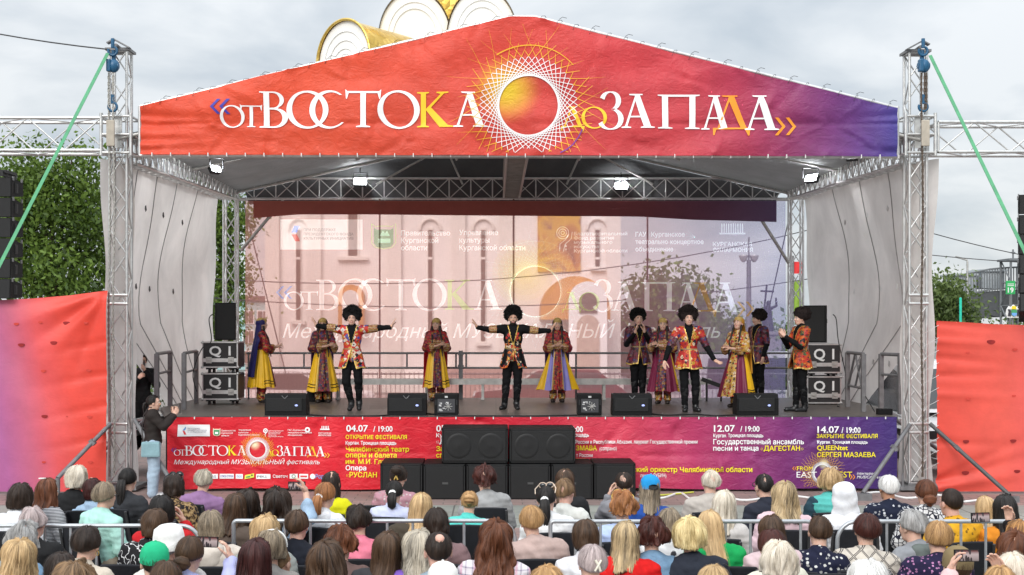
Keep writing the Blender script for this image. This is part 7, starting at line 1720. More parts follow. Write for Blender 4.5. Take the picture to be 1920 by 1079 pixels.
# ---- crowd barriers
def barrier(p0, p1, Y, ytop, lab, round0, round1):
    z1 = Z(ytop, Y); x0, x1 = X(p0, Y), X(p1, Y); t = thing("crowd_barrier", lab, "barrier", ((x0 + x1) / 2, Y, 0), group="silver crowd barriers between the rows")
    pts = []; r_ = .16
    pts += [Vector((x0, Y, .18))]
    for e, xx, sg in ((round0, x0, 1), (round1, x1, -1)):
        rr = r_ if e else .03; an = np.linspace(PI, PI / 2, 8) if sg > 0 else np.linspace(PI / 2, 0, 8)
        pts += [Vector((xx + sg * rr + rr * math.cos(a), Y, z1 - rr + rr * math.sin(a))) for a in an]
    pts += [Vector((x1, Y, .18))]
    MB().tube(pts, .017, 10).bar((x0, Y, .18), (x1, Y, .18), .017).build("frame", M_galv, t)
    n = int((x1 - x0) / .196)
    for i in range(1, n): x = x0 + (x1 - x0) * i / n; MB().bar((x, Y, .18), (x, Y, z1 - .015), .0115, 8).build("upright", M_galv, t)
    for x in (x0 + .25, x1 - .25): MB().bar((x, Y - .28, .03), (x, Y + .28, .03), .017).bar((x, Y, .03), (x, Y, .18), .017).build("foot", M_galv, t)
    MB().tube([(x0 - .0, Y + .0, .8), (x0 - .05, Y, .79), (x0 - .06, Y, .72)], .008).build("hook", M_galv, t)
M_galv = plain("galvanised_tube", (.40, .42, .44), .4, .5, .12, 12)
YBR = 10.35
barrier(-160, 376, YBR, 986, "silver crowd barrier crossing before the mint green shirt", True, True); barrier(438, 966, YBR, 977, "silver crowd barrier before the white hooded sweatshirt", False, True)
barrier(1032, 1548, YBR, 978, "silver crowd barrier before the white jacket and sky blue top", False, True); barrier(1570, 2080, YBR, 978, "silver crowd barrier before the mustard yellow shirt", True, False)

# ================================================================ people standing at the stage
def stander(name_lab, x, y, zb, rz, pose, hands, top, trou, hair, hcol, extra=(), h=1.66, sh=.17, seed=3, headyaw=0, group=None):
    t = thing("person", name_lab, "person", (x, y, zb), rz, group); j = stand_joints(h, sh); j.update({a: Vector(b_) for a, b_ in pose.items()}); HMx = Matrix.Translation(j['head']) @ Matrix.Rotation(headyaw, 4, 'Z')
    parts = [(*field_mesh(torso(j) + arm(j, 'L') + arm(j, 'R') + leg(j, 'L') + leg(j, 'R'), .016), 0)] + xf(head_parts(.0065), HMx)
    for s_, (d, n_, sd2, cu) in hands.items(): parts += hand_parts(j['wr' + s_] + Vector(d).normalized() * .01, d, n_, sd2, cu)
    parts = [(v, f, m if not np.isscalar(m) else np.full(len(f), m)) for v, f, m in parts]; link("body", raw_mesh("body", parts, [SKIN[0], LIP, BROW, EYEW, EYED]), t, True)
    add_field("top", torso(j, .03)[:-1] + [cap(j['neck'] - Vector((0, 0, .08)), j['neck'] - Vector((0, .005, .02)), .09, .072, .03)] + arm(j, 'L', .026, 1, .93) + arm(j, 'R', .026, 1, .93), .013, top, t, fold(.006, 20, seed))
    add_field("trousers", leg(j, 'L', .03) + leg(j, 'R', .03) + [cap(j['kn' + s_], j['an' + s_], .085, .075, .03) for s_ in 'LR'] + [ell(j['pelvis'] - Vector((0, 0, .04)), (.165, .125, .13), .04)], .013, trou, t, fold(.003, 26, seed))
    for s_ in 'LR': add_field("shoe", foot(j, s_, .008), .012, white if trou is not blackw else M_shoe, t)
    pr = [hair_mesh(hair, seed)]
    if ('pony',) in extra: pr.append(lock_mesh([(0, -.10, .0), (0, -.14, -.02), (0, -.15, -.08), (0, -.14, -.20)], [.018, .036, .034, .01], seed))
    hair_obj("hair", pr, hairmat("hair_" + hcol, *HC[hcol]), t, HMx)
    return t, j
ts, j = stander("woman in dark brown sweatshirt and pale jeans filming the stage with her phone", X(287, 20.2), 20.2, 0, -PI / 2 + .25, dict(elL=(-.20, .13, 1.12), elR=(.20, .16, 1.12), wrL=(-.05, .30, 1.28), wrR=(.06, .32, 1.28)),
        dict(L=((.2, .5, .9), (.8, -.3, 0), -1, .5), R=((-.2, .5, .9), (-.8, -.3, 0), 1, .5)), p_(.030, .024, .022), wear('denim', (.36, .46, .56)), 'tight', 'black', (('pony',),), h=1.60)
MB().box((.0, .40, 1.40), (.075, .012, .15), bev=.005).build("held_phone_grip", M_plast, ts, True).name = "sleeve_strap"
for o in list(ts.children):
    if o.name.startswith("sleeve_strap"): bpy.data.objects.remove(o)
ph = thing("smartphone", "smartphone held upright by the woman in the dark brown sweatshirt", "phone", tuple(Vector(ts.location) + Matrix.Rotation(ts.rotation_euler.z, 3, 'Z') @ Vector((.01, .41, 1.39))), ts.rotation_euler.z)
MB().box((0, 0, 0), (.075, .011, .156), bev=.005).build("case", M_plast, ph, True); MB().box((0, -.0062, 0), (.067, .002, .146)).build("screen", PSCR, ph, True)
bg_ = thing("shoulder_bag", "pale blue shoulder bag hanging at the filming woman's hip", "bag", tuple(Vector(ts.location) + Vector((.02, -.20, .72))), 0)
b = MB().box((0, 0, .05), (.30, .09, .24), bev=.03); b.v = [(v[0] * (1.0 - .25 * max(0, v[2])), v[1], v[2]) for v in b.v]; b.build("pouch", p_(.24, .38, .42), bg_, True)
MB().tube([(-.12, .0, .16), (-.15, .03, .35), (-.13, .06, .58), (-.06, .10, .70), (.02, .22, .69)], .009).build("strap", p_(.05, .04, .04), bg_, True)
stander("man in black jacket with one hand over his mouth behind the tower", X(266, 23.7), 23.7, .42, PI + .3, dict(elL=(-.26, .16, 1.18), elR=(.25, .12, 1.15), wrL=(-.06, .20, 1.44), wrR=(.08, .22, 1.30)),
        dict(L=((.5, .3, .75), (.7, -.6, 0), -1, .5), R=((-.7, .3, .6), (-.6, -.6, 0), 1, .5)), p_(.014, .014, .015), blackw, 'short', 'dark', h=1.74, sh=.19, seed=8)
# ================================================================ beyond the stage: church, trees, street, footbridge
def leafmat(name, a, b_, trans=.35):
    m = MN(name); at_ = m.n("ShaderNodeAttribute"); at_.attribute_name = "tone"; sp_ = m.n("ShaderNodeSeparateColor"); m.L.new(at_.outputs["Color"], sp_.inputs[0])
    c = m.ramp(sp_.outputs[0], [(0, mul(a, .7)), (.5, tuple((x + y) / 2 for x, y in zip(a, b_))), (1, b_)]); m.base(c, .5, 0, .3)
    tl = m.n("ShaderNodeBsdfTranslucent"); m.set(tl.inputs[0], c); q = m.n("ShaderNodeMixShader"); q.inputs[0].default_value = trans; m.L.new(m.b.outputs[0], q.inputs[1]); m.L.new(tl.outputs[0], q.inputs[2]); m.L.new(q.outputs[0], m.out.inputs[0]); return m.mat
M_bark = plain("bark", (.075, .055, .04), .9, 0, .3, 12, .5, bscale=20)
def tree(lab, base, blobs, n, leaf, mat_, seed, trunk=True, group="trees around the square"):
    """blobs: (centre, radii) in metres; leaves hang in sprays spread through each blob, denser near its skin"""
    t = thing("tree", lab, "tree", base, 0, group); rng = np.random.RandomState(seed); vol = np.array([b_[1][0] * b_[1][2] for b_ in blobs]); cnt = (n * vol / vol.sum()).astype(int); Ps = []; Ts = []
    for (c, r_), k in zip(blobs, cnt):
        ns = max(6, k // 44); u = rng.normal(size=(ns, 3)); u /= np.linalg.norm(u, axis=1)[:, None]; rad = rng.rand(ns) ** .38
        sc_ = np.array(c) + u * np.array(r_) * (rad * (1 + .16 * np.sin(u[:, 0] * 5 + seed) + .12 * np.sin(u[:, 2] * 7)))[:, None]
        i = rng.randint(ns, size=k); L_ = sc_[i] + rng.normal(size=(k, 3)) * leaf * np.array([2.4, 2.4, 2.0]) + np.array([0, 0, -leaf * .6]); Ps.append(L_); Ts.append(np.clip(.45 + .38 * rng.normal(size=ns) + .25 * u[:, 2], 0, 1)[i] * .75 + .25 * rng.rand(k))  # sprays higher in a blob get lighter tone: daylight put into leaf colour
    Pp = np.concatenate(Ps); T_ = np.concatenate(Ts); k = len(Pp); d = rng.normal(size=(k, 3)); d[:, 2] -= .55; d /= np.linalg.norm(d, axis=1)[:, None]; s_ = np.cross(d, rng.normal(size=(k, 3))); s_ /= np.linalg.norm(s_, axis=1)[:, None]
    l = leaf * (.6 + .8 * rng.rand(k))[:, None]; nr = np.cross(d, s_); a = Pp; b_ = Pp + d * l * .45 + s_ * l * .26 + nr * l * .06; e = Pp + d * l; f = Pp + d * l * .45 - s_ * l * .26 + nr * l * .06
    V = np.stack([a, b_, e, f], 1).reshape(-1, 3); me = raw_mesh("crown", [(V, np.arange(4 * k).reshape(-1, 4), 0)], [mat_]); at_ = me.color_attributes.new("tone", 'FLOAT_COLOR', 'POINT'); A = np.ones((4 * k, 4), np.float32); A[:, :3] = np.repeat(T_, 4)[:, None]; at_.data.foreach_set("color", A.ravel())
    link("crown", me, t)
    if trunk:
        b0 = Vector(base); mb = MB(); top = Vector(blobs[0][0]); mb.tube([b0, b0.lerp(top, .3) + Vector((.1, 0, 0)), b0.lerp(top, .7) - Vector((.1, 0, 0)), top], [.2, .16, .11, .05], 8)
        for c, r_ in blobs[1:]: m_ = b0.lerp(top, .45); mb.tube([m_, m_.lerp(Vector(c), .6) + Vector((0, 0, .3)), Vector(c)], [.08, .05, .025], 6)
        mb.build("trunk", M_bark, t)
    return t
def blob(px, py, Y, rx, rz, ry=None): s = F / Y; return (tuple(at(px, py, Y)), (rx / s, (ry or rx) / s, rz / s))
G1 = leafmat("leaf_green", (.04, .085, .014), (.19, .29, .05)); G2 = leafmat("leaf_deep", (.018, .042, .012), (.075, .125, .035)); G3 = leafmat("leaf_fresh", (.05, .085, .022), (.17, .23, .07))
tree("big leafy green tree behind the straight loudspeaker column and mauve banner", (X(95, 40), 40, 0), [blob(100, 400, 40, 85, 90), blob(40, 360, 40, 70, 70), blob(160, 350, 41, 55, 70), blob(75, 318, 40, 50, 42), blob(135, 296, 40.5, 20, 18), blob(30, 300, 40.5, 24, 20), blob(175, 460, 41, 50, 80), blob(30, 480, 39.5, 70, 80), blob(110, 520, 39.5, 80, 70), blob(205, 560, 42, 60, 90), blob(-50, 420, 41, 70, 120), blob(250, 680, 40, 60, 70), blob(140, 620, 41, 90, 70), blob(172, 300, 41, 22, 22)], 27000, .17, G1, 1)
tree("green tree seen in the gap between the pale curtain and the pink mesh banner", (X(430, 44), 44, 0), [blob(415, 430, 44, 38, 60), blob(425, 520, 44, 34, 60), blob(410, 590, 44, 40, 60), blob(446, 400, 44, 18, 40), blob(400, 350, 44, 40, 60)], 10000, .15, G1, 2)
tree("rounded green tree before the footbridge beyond the far red banner", (X(1775, 58), 58, 0), [blob(1774, 556, 58, 27, 26), blob(1760, 592, 58, 26, 32), blob(1794, 590, 58, 20, 24), blob(1770, 533, 58, 16, 12), blob(1750, 562, 59, 20, 28)], 6500, .2, G3, 3)
tree("dark open-crowned tree behind the violet half of the mesh banner", (X(1250, 56), 56, 0), [blob(1255, 545, 56, 55, 24), blob(1215, 540, 56, 30, 18), blob(1290, 560, 56, 32, 25), blob(1240, 590, 56, 60, 28), blob(1200, 640, 56, 35, 35), blob(1290, 640, 56, 50, 35)], 6500, .26, G1, 4)
for i, (px, py, r_) in enumerate(((1330, 620, 46), (1395, 632, 40), (1470, 640, 34), (1185, 620, 36))):
    tree(("bushy dark tree behind the mesh banner next to the open-crowned tree", "low dark tree behind the mesh banner at the lamp post", "low dark tree behind the mesh banner beyond the monument", "dark tree behind the mesh banner close to the church wall")[i], (X(px, 70), 70, 0), [blob(px, py, 70, r_, r_ * .7), blob(px - r_ * .6, py + 20, 70, r_ * .7, r_ * .6), blob(px + r_ * .6, py + 22, 70, r_ * .7, r_ * .6), blob(px, py + 50, 70, r_, r_)], 3200, .3, G1, 10 + i)
for i, (px, py, Y) in enumerate(((1868, 634, 66), (1908, 630, 64), (1500, 690, 38), (1484, 715, 36))):
    t = tree(("scrubby bush under the footbridge deck", "scrubby bush under the crest sign", "low green bush between the tower lattice and the mesh banner", "dark low bush by the foot of the rear tower")[i], (X(px, Y), Y, 0), [blob(px, py, Y, 26, 22), blob(px + 20, py + 12, Y, 22, 24), blob(px - 20, py + 14, Y, 22, 24), blob(px, py + 45, Y, 30, 36)], 2200, .2, G3, 20 + i, False, "bushes beyond the stage")
    t.name = "bush"; t["category"] = "bush"
# ---- church
M_plaster = plain("white_plaster", (.84, .83, .80), .8, 0, .05, 1.5, .15, bscale=20); M_gold = MN("gold_tiles"); v_ = M_gold.tc(); M_gold.base(M_gold.ramp(M_gold.vor(v_, 3.2, 'F1', "Color"), [(0, (.55, .36, .07)), (1, (.80, .58, .18))]), .30, .85); M_gold.bump(M_gold.vor(M_gold.map(v_, (1, 1, 1)), 3.2, 'DISTANCE_TO_EDGE'), .5, .05); M_gold = M_gold.mat
M_win = plain("church_window", (.15, .115, .095), .3); M_brz = plain("copper_brown", (.62, .30, .07), .5, 0, .12, 3); M_relief = plain("plaster_relief", (.78, .76, .71), .8, 0, .05)
YCH = 52.0; sC = F / YCH
ch = thing("church", "white church with golden tiled vaults rising behind the red roof banner", "church", (X(800, YCH), YCH + 5, 0))
zc_ = Z(165, YCH)
MB().box(((X(505, YCH) + X(1163, YCH)) / 2, YCH + 5, zc_ / 2), (X(1163, YCH) - X(505, YCH), 10, zc_)).build("wall", M_plaster, ch)
b = MB()
for px in (512, 590, 740, 860, 948, 1150): b.box((X(px, YCH), YCH - .12, zc_ / 2), (.55, .24, zc_ - .2))
b.box((X(834, YCH), YCH - .15, Z(735, YCH)), (X(1163, YCH) - X(505, YCH) + .2, .4, 1.1)).build("pilaster", M_relief, ch)
for px, y0, y1 in ((662, 300, 480), (807, 432, 640), (906, 432, 640), (1120, 432, 500), (560, 432, 600)):
    w_ = .36 if px == 662 else .17; xx = X(px, YCH); f = MB().box((xx, YCH - .03, (Z(y0, YCH) + Z(y1, YCH)) / 2), (w_ * 1.35, .1, Z(y0, YCH) - Z(y1, YCH) + .2)).build("window", M_relief, ch)
    MB().box((xx, YCH - .07, (Z(y0, YCH) + Z(y1, YCH)) / 2), (w_, .06, Z(y0, YCH) - Z(y1, YCH))).lathe([(w_ / 2, -.03), (w_ / 2, .03)], (0, 0, 0), 16).build("pane", M_win, f)
    b = MB(); b.tube([(xx + .42 * math.cos(a), YCH - .08, Z(y0, YCH) + .45 * math.sin(a)) for a in np.linspace(0, PI, 14)], .06).box((xx, YCH - .14, Z(y1, YCH) - .12), (w_ * 3.4, .2, .12)); b.build("trim", M_relief, f)
    if px != 662: MB().box((xx, YCH - .1, Z(485, YCH)), (w_, .06, .1)).build("crossbar", M_relief, f)
M_pic = MN("gold_picture"); vv = M_pic.tc(); M_pic.base(M_pic.ramp(M_pic.noise(vv, .9, 5, .6, .8), [(.3, (.20, .08, .05)), (.45, (.48, .22, .07)), (.55, (.68, .42, .07)), (.7, (.24, .10, .12))]), .5)
x0, x1 = X(1008, YCH), X(1088, YCH); MB().box(((x0 + x1) / 2, YCH - .06, (Z(380, YCH) + Z(510, YCH)) / 2), (x1 - x0, .12, Z(380, YCH) - Z(510, YCH))).build("painted_panel", M_pic.mat, ch)
def archpr(px0, px1, ytop, ybot, Y0, Y1, thk=None):
    cx, rx = X((px0 + px1) / 2, YCH), (X(px1, YCH) - X(px0, YCH)) / 2; zb = Z(ybot, YCH); zs = Z(ytop, YCH) - rx; out = [(cx - rx, zb)] + [(cx + rx * math.cos(a), zs + rx * math.sin(a)) for a in np.linspace(PI, 0, 20)] + [(cx + rx, zb)]
    return MB().prism(out, Y0, Y1)
archpr(1011, 1135, 522, 600, YCH - 2.2, YCH).build("portal_roof", M_brz, ch); archpr(1060, 1128, 532, 800, YCH - 2.6, YCH - 2.2).build("portal_front", M_plaster, ch)
d_ = archpr(1074, 1114, 592, 790, YCH - 2.68, YCH - 2.6); d_.build("door", plain("pale_door", (.50, .40, .32), .6), ch); archpr(1078, 1110, 552, 588, YCH - 2.68, YCH - 2.6).build("fanlight", M_win, ch)
archpr(638, 684, 535, 620, YCH - .7, YCH - .01).build("side_arch", M_brz, ch); archpr(646, 676, 545, 620, YCH - .8, YCH - .7).build("side_arch_front", M_relief, ch)
b = MB()
for i in range(7): b.box((X(925, 46), 47.6 - i * .34, 1.0 - i * .15), (3.6 + i * .2, .36, .15))
b.build("steps", plain("pink_granite", (.36, .25, .22), .7), ch)
def gable(cx, cz, rx, rz_, Y, yaw, depth, rim, nm, curve=0):
    Rz = Matrix.Rotation(yaw, 3, 'Z'); o = Vector((cx, Y, cz)); tr = lambda v: tuple(o + Rz @ Vector(v)); an = np.linspace(-.25, PI + .25, 40)
    b = MB().prism([(rx * math.cos(a), rz_ * math.sin(a)) for a in an], 0, .3); b.v = [tr(v) for v in b.v]; f = b.build("gable", M_plaster, ch)
    for k, k2 in ((.80, .04), (.62, .035), (.46, .03)) if rim else ((.78, .045), (.64, .05)):
        b = MB(); b.tube([(rx * k * math.cos(a), -.02, rz_ * k * math.sin(a) - rz_ * (.25 if rim else 0) * (1 - k)) for a in an], k2 * .7, 6); b.v = [tr(v) for v in b.v]; b.build("moulding", M_plaster, f)
    b = MB().grid(lambda u, v: (rx * 1.02 * math.cos(an[0] + (an[-1] - an[0]) * u), -.12 + (depth + .12) * v, rz_ * 1.02 * math.sin(an[0] + (an[-1] - an[0]) * u)), 40, 10); b.v = [tr(v) for v in b.v]; b.build("vault", M_gold, ch)
    b = MB(); b.tube([(rx * 1.03 * math.cos(a), -.1, rz_ * 1.03 * math.sin(a)) for a in an], .06 if rim else .012, 6); b.v = [tr(v) for v in b.v]; b.build("rim", M_gold if rim else M_dark, ch)
gable(X(650, YCH), Z(122, YCH), 1.38, 1.62, YCH - .6, -.62, 6.5, True, "a")
gable(X(778, YCH + 2), Z(72, YCH + 2), 1.48, 1.95, YCH + 2, .08, 3, False, "b"); gable(X(904, YCH + 2), Z(72, YCH + 2), 1.45, 2.05, YCH + 2, .0, 3, False, "c")
MB().box((X(838, YCH + 2.8), YCH + 3.4, Z(60, YCH + 2.8)), (1.9, 1.2, 5.6)).lathe([(1.5, 0), (1.5, 2.2), (2.0, 3.2), (1.2, 4.6), (.1, 5.8)], (X(845, YCH), YCH + 5, Z(-40, YCH)), 28).build("golden_drum", M_gold, ch)
# ---- posts right behind the mesh banner
for px, lab in ((712, "by the green crest"), (963, "behind the bearded man"), (1214, "behind the violet half")):
    tag(MB().bar((X(px, 29.62), 29.62, .02), (X(px, 29.62), 29.62, 5.6), .02).build("support_pole", plain('brown_pole', (.12, .06, .05), .6)), "dark upright pole behind the mesh banner " + lab, "pole")
# ---- teal building and street behind
tb = thing("building", "pale teal building with white windows behind the banner and the flight cases", "building", (X(520, 78), 82, 0)); Yb = 78
MB().box((X(505, Yb), Yb + 5, Z(565, Yb) / 2), (X(610, Yb) - X(400, Yb), 10, Z(565, Yb))).build("wall", plain("teal_paint", (.34, .50, .50), .8, 0, .08), tb)
MB().box((X(505, Yb), Yb + 5, Z(565, Yb) + .15), (X(612, Yb) - X(398, Yb), 10.4, .3)).build("roof", plain("roof_brown", (.16, .11, .10), .8), tb)
for px in range(412, 605, 27):
    for py in (595, 632, 670):
        f = MB().box((X(px, Yb), Yb - .02, Z(py, Yb)), (.72, .1, .82)).build("window", M_white, tb); MB().box((X(px, Yb) - .16, Yb - .09, Z(py, Yb)), (.26, .04, .7)).box((X(px, Yb) + .16, Yb - .09, Z(py, Yb)), (.26, .04, .7)).build("pane", M_win, f)
def car(px, Y, L_, col, lab, rz=0, van=False):
    t = thing("parked_car", lab, "car", (X(px, Y), Y, 0), rz, "vehicles parked behind the stage"); h_ = 1.95 if van else 1.45
    low = [(-.5 * L_, .32), (.5 * L_, .32), (.5 * L_, .62), (.47 * L_, .82), (.22 * L_, .92), (-.45 * L_, .95), (-.5 * L_, .75)]
    cab = [(.24 * L_, .90), (.08 * L_, h_ - .04), (.0, h_), (-.30 * L_, h_ - .02), (-.45 * L_, .93)] if not van else [(.38 * L_, .95), (.22 * L_, h_ - .08), (.15 * L_, h_), (-.47 * L_, h_ - .02), (-.49 * L_, .93)]
    MB().prism(low, -.88, .88).build("body", col, t, True); MB().prism(cab, -.76, .76).build("cabin", col, t, True)
    s_ = [(x * .93 + .0, .93 + (z - .93) * .86) for x, z in cab]
    for sy, a in ((-1, -.775), (1, .765)): MB().prism(s_, a, a + .012).build("side_window", M_glass, t, True)
    f0, f1 = cab[0], cab[1]; nx_ = Vector((f1[1] - f0[1], 0, -(f1[0] - f0[0]))).normalized() * .012; b = MB(); P0, P1 = Vector((f0[0], 0, f0[1])).lerp(Vector((f1[0], 0, f1[1])), .08), Vector((f0[0], 0, f0[1])).lerp(Vector((f1[0], 0, f1[1])), .92)
    b.add([P0 + nx_ + Vector((0, -.66, 0)), P0 + nx_ + Vector((0, .66, 0)), P1 + nx_ + Vector((0, .6, 0)), P1 + nx_ + Vector((0, -.6, 0))], [(0, 1, 2, 3)]).build("windscreen", M_glass, t, True)
    MB().box((.5 * L_ + .005, 0, .55), (.03, 1.1, .16)).build("radiator_grille", M_black, t, True)
    for sy in (-1, 1): MB().ell((.485 * L_, sy * .66, .70), (.06, .17, .08)).build("headlight", M_alu, t, True)
    for sx in (-.31, .31):
        for sy in (-.80, .80):
            b = MB(); b.bar((sx * L_, sy - .1, .32), (sx * L_, sy + .1, .32), .32, 20); wh = b.build("wheel", M_black, t, True); MB().bar((sx * L_, sy - .105, .32), (sx * L_, sy + .105, .32), .19, 12).build("rim", M_alu, wh, True)
C_w = plain("white_car_paint", (.74, .75, .76), .25, 0, .03, 1); C_r = plain("dark_red_car_paint", (.20, .02, .03), .25, 0, .05, 1); C_g = plain("grey_car_paint", (.25, .26, .28), .25, 0, .05, 1)
car(555, 36, 4.3, C_w, "white car parked behind the mesh banner near the deep blue veil", 0); car(1030, 37, 4.4, C_r, "dark red car parked behind the mesh banner near the spread skirt", PI); car(1455, 36, 4.6, C_w, "white van parked behind the mesh banner below the monument", 0, True)
car(1722, 27.5, 4.6, C_w, "white van parked beside the stage, glimpsed through the tower lattice", -PI / 2, True)
for i in range(4):
    x0 = X(440, 33) + i * 3.7; t = thing("fence_panel", "thin metal fence panel behind the mesh banner, " + ("near the teal building", "behind the red-veiled woman", "behind the spread skirt", "near the white van")[i], "fence", (x0 + 1.85, 33, 0), 0, "metal fence panels")
    b = MB()
    for k in range(31): b.bar((x0 + .06 + k * .12, 33, .1), (x0 + .06 + k * .12, 33, 1.5), .009, 5)
    b.build("bars", M_steel, t); MB().bar((x0, 33, 1.45), (x0 + 3.68, 33, 1.45), .02).bar((x0, 33, .25), (x0 + 3.68, 33, .25), .02).build("frame", M_steel, t)
# ---- monument, lamp post, flags
mo = thing("monument", "dark bronze monument of a figure raising a cross on a tall plinth", "monument", (X(1440, 55), 55, 0)); xm = X(1440, 55); zb = Z(622, 55)
MB().box((xm, 55, zb / 2), (.95, .95, zb)).box((xm, 55, zb - .06), (1.15, 1.15, .14)).build("plinth", plain("plinth_stone", (.22, .20, .22), .8), mo)
M_brn = plain("dark_bronze", (.035, .035, .045), .5, .5); fg = [cap((xm, 55, zb + .05), (xm, 55, zb + .62), .26, .17, .05), cap((xm, 55, zb + .6), (xm, 55, zb + .98), .17, .15, .05), ell((xm + .02, 54.98, zb + 1.2), (.10, .11, .13), .03), cap((xm - .12, 55, zb + .98), (xm - .25, 54.9, zb + .75), .07, .05, .03), cap((xm + .12, 55, zb + .98), (xm + .36, 55, zb + 1.1), .07, .05, .03), cap((xm + .36, 55, zb + 1.1), (xm + .34, 55, zb + 1.42), .05, .04, .03)]
V, Fc = field_mesh(fg, .03); link("figure", raw_mesh("figure", [(V, Fc, 0)], [M_brn]), mo)
MB().bar((xm - .25, 54.9, zb + .3), (xm - .05, 55, Z(534, 55)), .04).bar((X(1426, 55), 55, Z(546, 55)), (X(1451, 55), 55, Z(547, 55)), .04).build("cross", M_brn, mo)
lp = thing("street_lamp", "street lamp with two bowl heads behind the see-through banner", "street lamp", (X(1404, 48), 48, 0)); xl_ = X(1404, 48)
MB().bar((xl_, 48, 0), (xl_, 48, Z(488, 48)), .13, 10, r2=.08).bar((xl_, 48, Z(488, 48)), (xl_, 48, Z(445, 48)), .03).build("post", M_steel, lp)
for sx in (-1, 1): MB().lathe([(.04, -.2), (.12, -.12), (.17, .02), (.17, .06), (.03, .1)], (xl_ + sx * .2, 48, Z(482, 48)), 16).build("lamp_bowl", M_aludull, lp)
fl = thing("advertising_flag", "red and lime advertising flags on a pole seen beside the rear tower", "flag", (X(1499, 45), 45, 0)); xf_ = X(1499, 45)
MB().bar((xf_ - .22, 45, 0), (xf_ - .22, 45, Z(480, 45)), .035).build("pole", M_steel, fl); MB().grid(lambda u, v: (xf_ - .2 + u * .3, 45 + .05 * math.sin(u * 5 + v * 3), Z(491, 45) - v * .42), 6, 6).build("red_cloth", plain("flag_red", (.62, .03, .03), .7), fl); MB().grid(lambda u, v: (xf_ - .2 + u * .3, 45 + .05 * math.sin(u * 5 + v * 3 + 1), Z(526, 45) - v * 1.25), 6, 12).build("lime_cloth", plain("flag_lime", (.22, .36, .04), .7), fl)
# ---- footbridge far beyond the far red banner
br = thing("footbridge", "grey steel footbridge with railings and stair tower beyond the red banner", "bridge", (X(1870, 72), 72, 0)); Yr = 72; M_br = plain("bridge_grey", (.17, .18, .19), .7, .1, .12, 1); M_br2 = plain("bridge_dark", (.085, .09, .095), .7); M_box = plain("bridge_cabin", (.40, .43, .45), .7)
dkz = lambda px: Z(float(np.interp(px, [1790, 1860, 2300], [560, 546, 520])), Yr)
b = MB()
for px in range(1795, 2280, 20): a, c = at(px, 0, Yr), at(px + 20, 0, Yr); b.add([(a.x, Yr, dkz(px)), (c.x, Yr, dkz(px + 20)), (c.x, Yr, dkz(px + 20) - 1.5), (a.x, Yr, dkz(px) - 1.3), (a.x, Yr + 3, dkz(px)), (c.x, Yr + 3, dkz(px + 20)), (c.x, Yr + 3, dkz(px + 20) - 1.5), (a.x, Yr + 3, dkz(px) - 1.3)], [(0, 1, 2, 3), (4, 7, 6, 5), (0, 4, 5, 1), (3, 2, 6, 7)])
b.build("deck", M_br2, br); b = MB()
for px in range(1795, 2280, 5): x = X(px, Yr); b.bar((x, Yr - .05, dkz(px)), (x, Yr - .05, dkz(px) + 1.25), .03, 5)
for px in range(1795, 2280, 20):
    for dz_ in (1.25, .1): b.bar((X(px, Yr), Yr - .05, dkz(px) + dz_), (X(px + 20, Yr), Yr - .05, dkz(px + 20) + dz_), .05, 5)
b.build("railing", M_br, br)
for px in (1818, 1844, 1920): MB().box((X(px, Yr), Yr + 1.5, dkz(px) / 2 - .6), (.5, .6, dkz(px) - 1.2)).build("pillar", M_br, br)
for p0, p1, y0, y1 in ((1803, 1842, 516, 548), (1855, 1897, 508, 540)): MB().box((X((p0 + p1) / 2, Yr), Yr + 2, (Z(y0, Yr) + Z(y1, Yr)) / 2), (X(p1, Yr) - X(p0, Yr), 2, Z(y0, Yr) - Z(y1, Yr))).box((X((p0 + p1) / 2, Yr), Yr + 2, Z(y0, Yr) + .06), (X(p1, Yr) - X(p0, Yr) + .3, 2.3, .12)).build("cabin", M_box, br)
b = MB(); truss(b, (X(1889, Yr), Yr - 1, .0), (X(1889, Yr), Yr - 1, Z(489, Yr)), (X(1905, Yr) - X(1872, Yr), 0, 0), (0, 1.4, 0), .07, 1.3, .04, ladder=True); b.box((X(1889, Yr), Yr - 1, Z(490, Yr)), (1.3, 1.7, .12)).bar((X(1886, Yr), Yr - 1, Z(490, Yr)), (X(1886, Yr), Yr - 1, Z(470, Yr)), .05).bar((X(1882, Yr), Yr - 1, Z(476, Yr)), (X(1890, Yr), Yr - 1, Z(476, Yr)), .04); b.build("stair_tower", M_br, br)
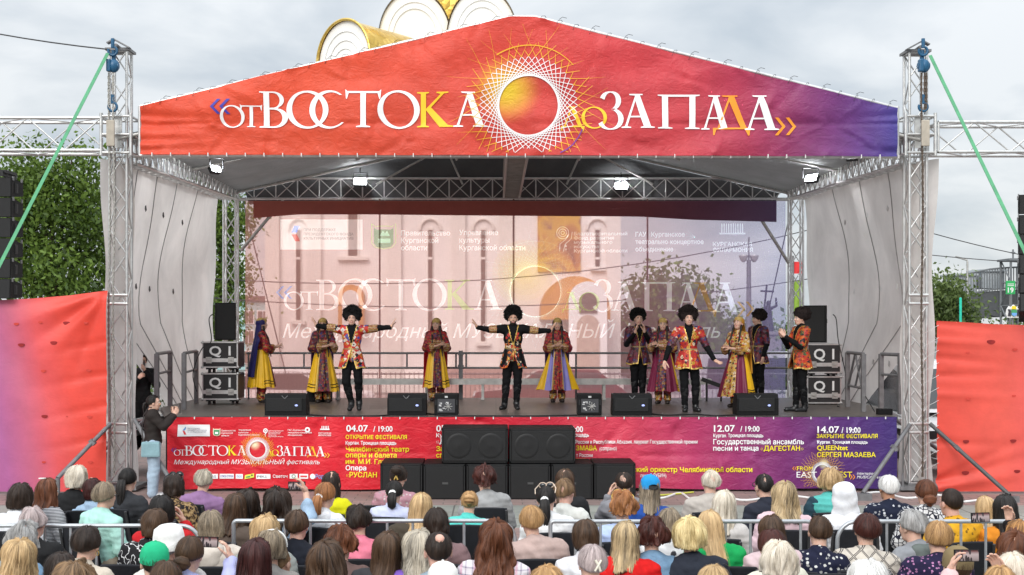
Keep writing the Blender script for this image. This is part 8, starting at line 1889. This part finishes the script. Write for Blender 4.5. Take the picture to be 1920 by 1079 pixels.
sg = thing("green_sign", "green street sign with white figures 19 below the loudspeaker column", "sign", (X(1893, 60), 60, 0)); x0, x1 = X(1886, 60), X(1903, 60); MB().box(((x0 + x1) / 2, 60, (Z(527, 60) + Z(552, 60)) / 2), (x1 - x0, .06, Z(527, 60) - Z(552, 60))).build("board", plain("sign_green", (.03, .36, .10), .6), sg); letters("19", ((x0 + x1) / 2, 59.96, Z(544, 60)), .27, .24, M_white, sg); MB().box(((x0 + x1) / 2, 59.965, Z(533, 60)), (.3, .004, .03)).box(((x0 + x1) / 2, 59.965, Z(536, 60)), (.3, .004, .03)).build("line_print", M_white, sg); MB().bar(((x0 + x1) / 2, 60.06, 0), ((x0 + x1) / 2, 60.06, Z(530, 60)), .04).build("post", M_steel, sg)
cs = thing("crest_sign", "white edged heraldic crest sign with green and yellow shield and two dark beasts", "sign", (X(1900, 46), 46, 0)); xc_, zc2 = X(1900, 46), Z(585, 46); k = .27
o_ = [(-.9, .3), (-.6, .75), (-.35, .6), (0, .95), (.35, .6), (.6, .75), (.9, .3), (1, -.3), (.8, -.8), (-.8, -.8), (-1, -.3)]
MB().prism([(xc_ + x * k, zc2 + z * k) for x, z in o_], 45.97, 46.03).build("board", M_white, cs)
for nm, col, pts in (("shield", I_grn, [(-.35, .3), (.35, .3), (.35, -.4), (0, -.65), (-.35, -.4)]), ("shield_top", I_yel, [(-.28, .35), (.28, .35), (.2, .75), (-.2, .75)]), ("shield_water", I_sky, [(-.33, -.15), (.33, -.15), (.33, -.4), (0, -.62), (-.33, -.4)]), ("beast", I_dk, [(-.8, .35), (-.45, .3), (-.42, -.6), (-.8, -.55), (-.68, 0)]), ("beast", I_dk, [(.8, .35), (.45, .3), (.42, -.6), (.8, -.55), (.68, 0)])):
    MB().prism([(xc_ + x * k, zc2 + z * k) for x, z in pts], 45.94 - .003 * len(nm), 45.965).build(nm, col, cs)
MB().bar((xc_, 46.06, 0), (xc_, 46.06, zc2), .035).build("post", M_steel, cs)
MT = plain("turquoise_paint", (.02, .50, .36), .4)
tag(MB().bar((X(1801, 50), 50, 0), (X(1801, 50), 50, Z(560, 50)), .05, 10).ell((X(1801, 50), 50, Z(560, 50)), (.05, .05, .04)).build("turquoise_pole", MT), "bright turquoise pole before the rounded green tree", "pole")
sl = thing("street_lamp", "tall thin street lamp with angled arm above the footbridge", "street lamp", (X(1814, 68), 68, 0)); MB().tube([(X(1814, 68), 68, 0), (X(1814, 68), 68, Z(492, 68)), (X(1813, 68), 68, Z(488, 68)), (X(1803, 68), 68, Z(485, 68))], .05, 6).build("post", M_aludull, sl); MB().box((X(1800, 68), 68, Z(484, 68)), (.5, .16, .08), ry=.25).build("lamp_head", M_aludull, sl)
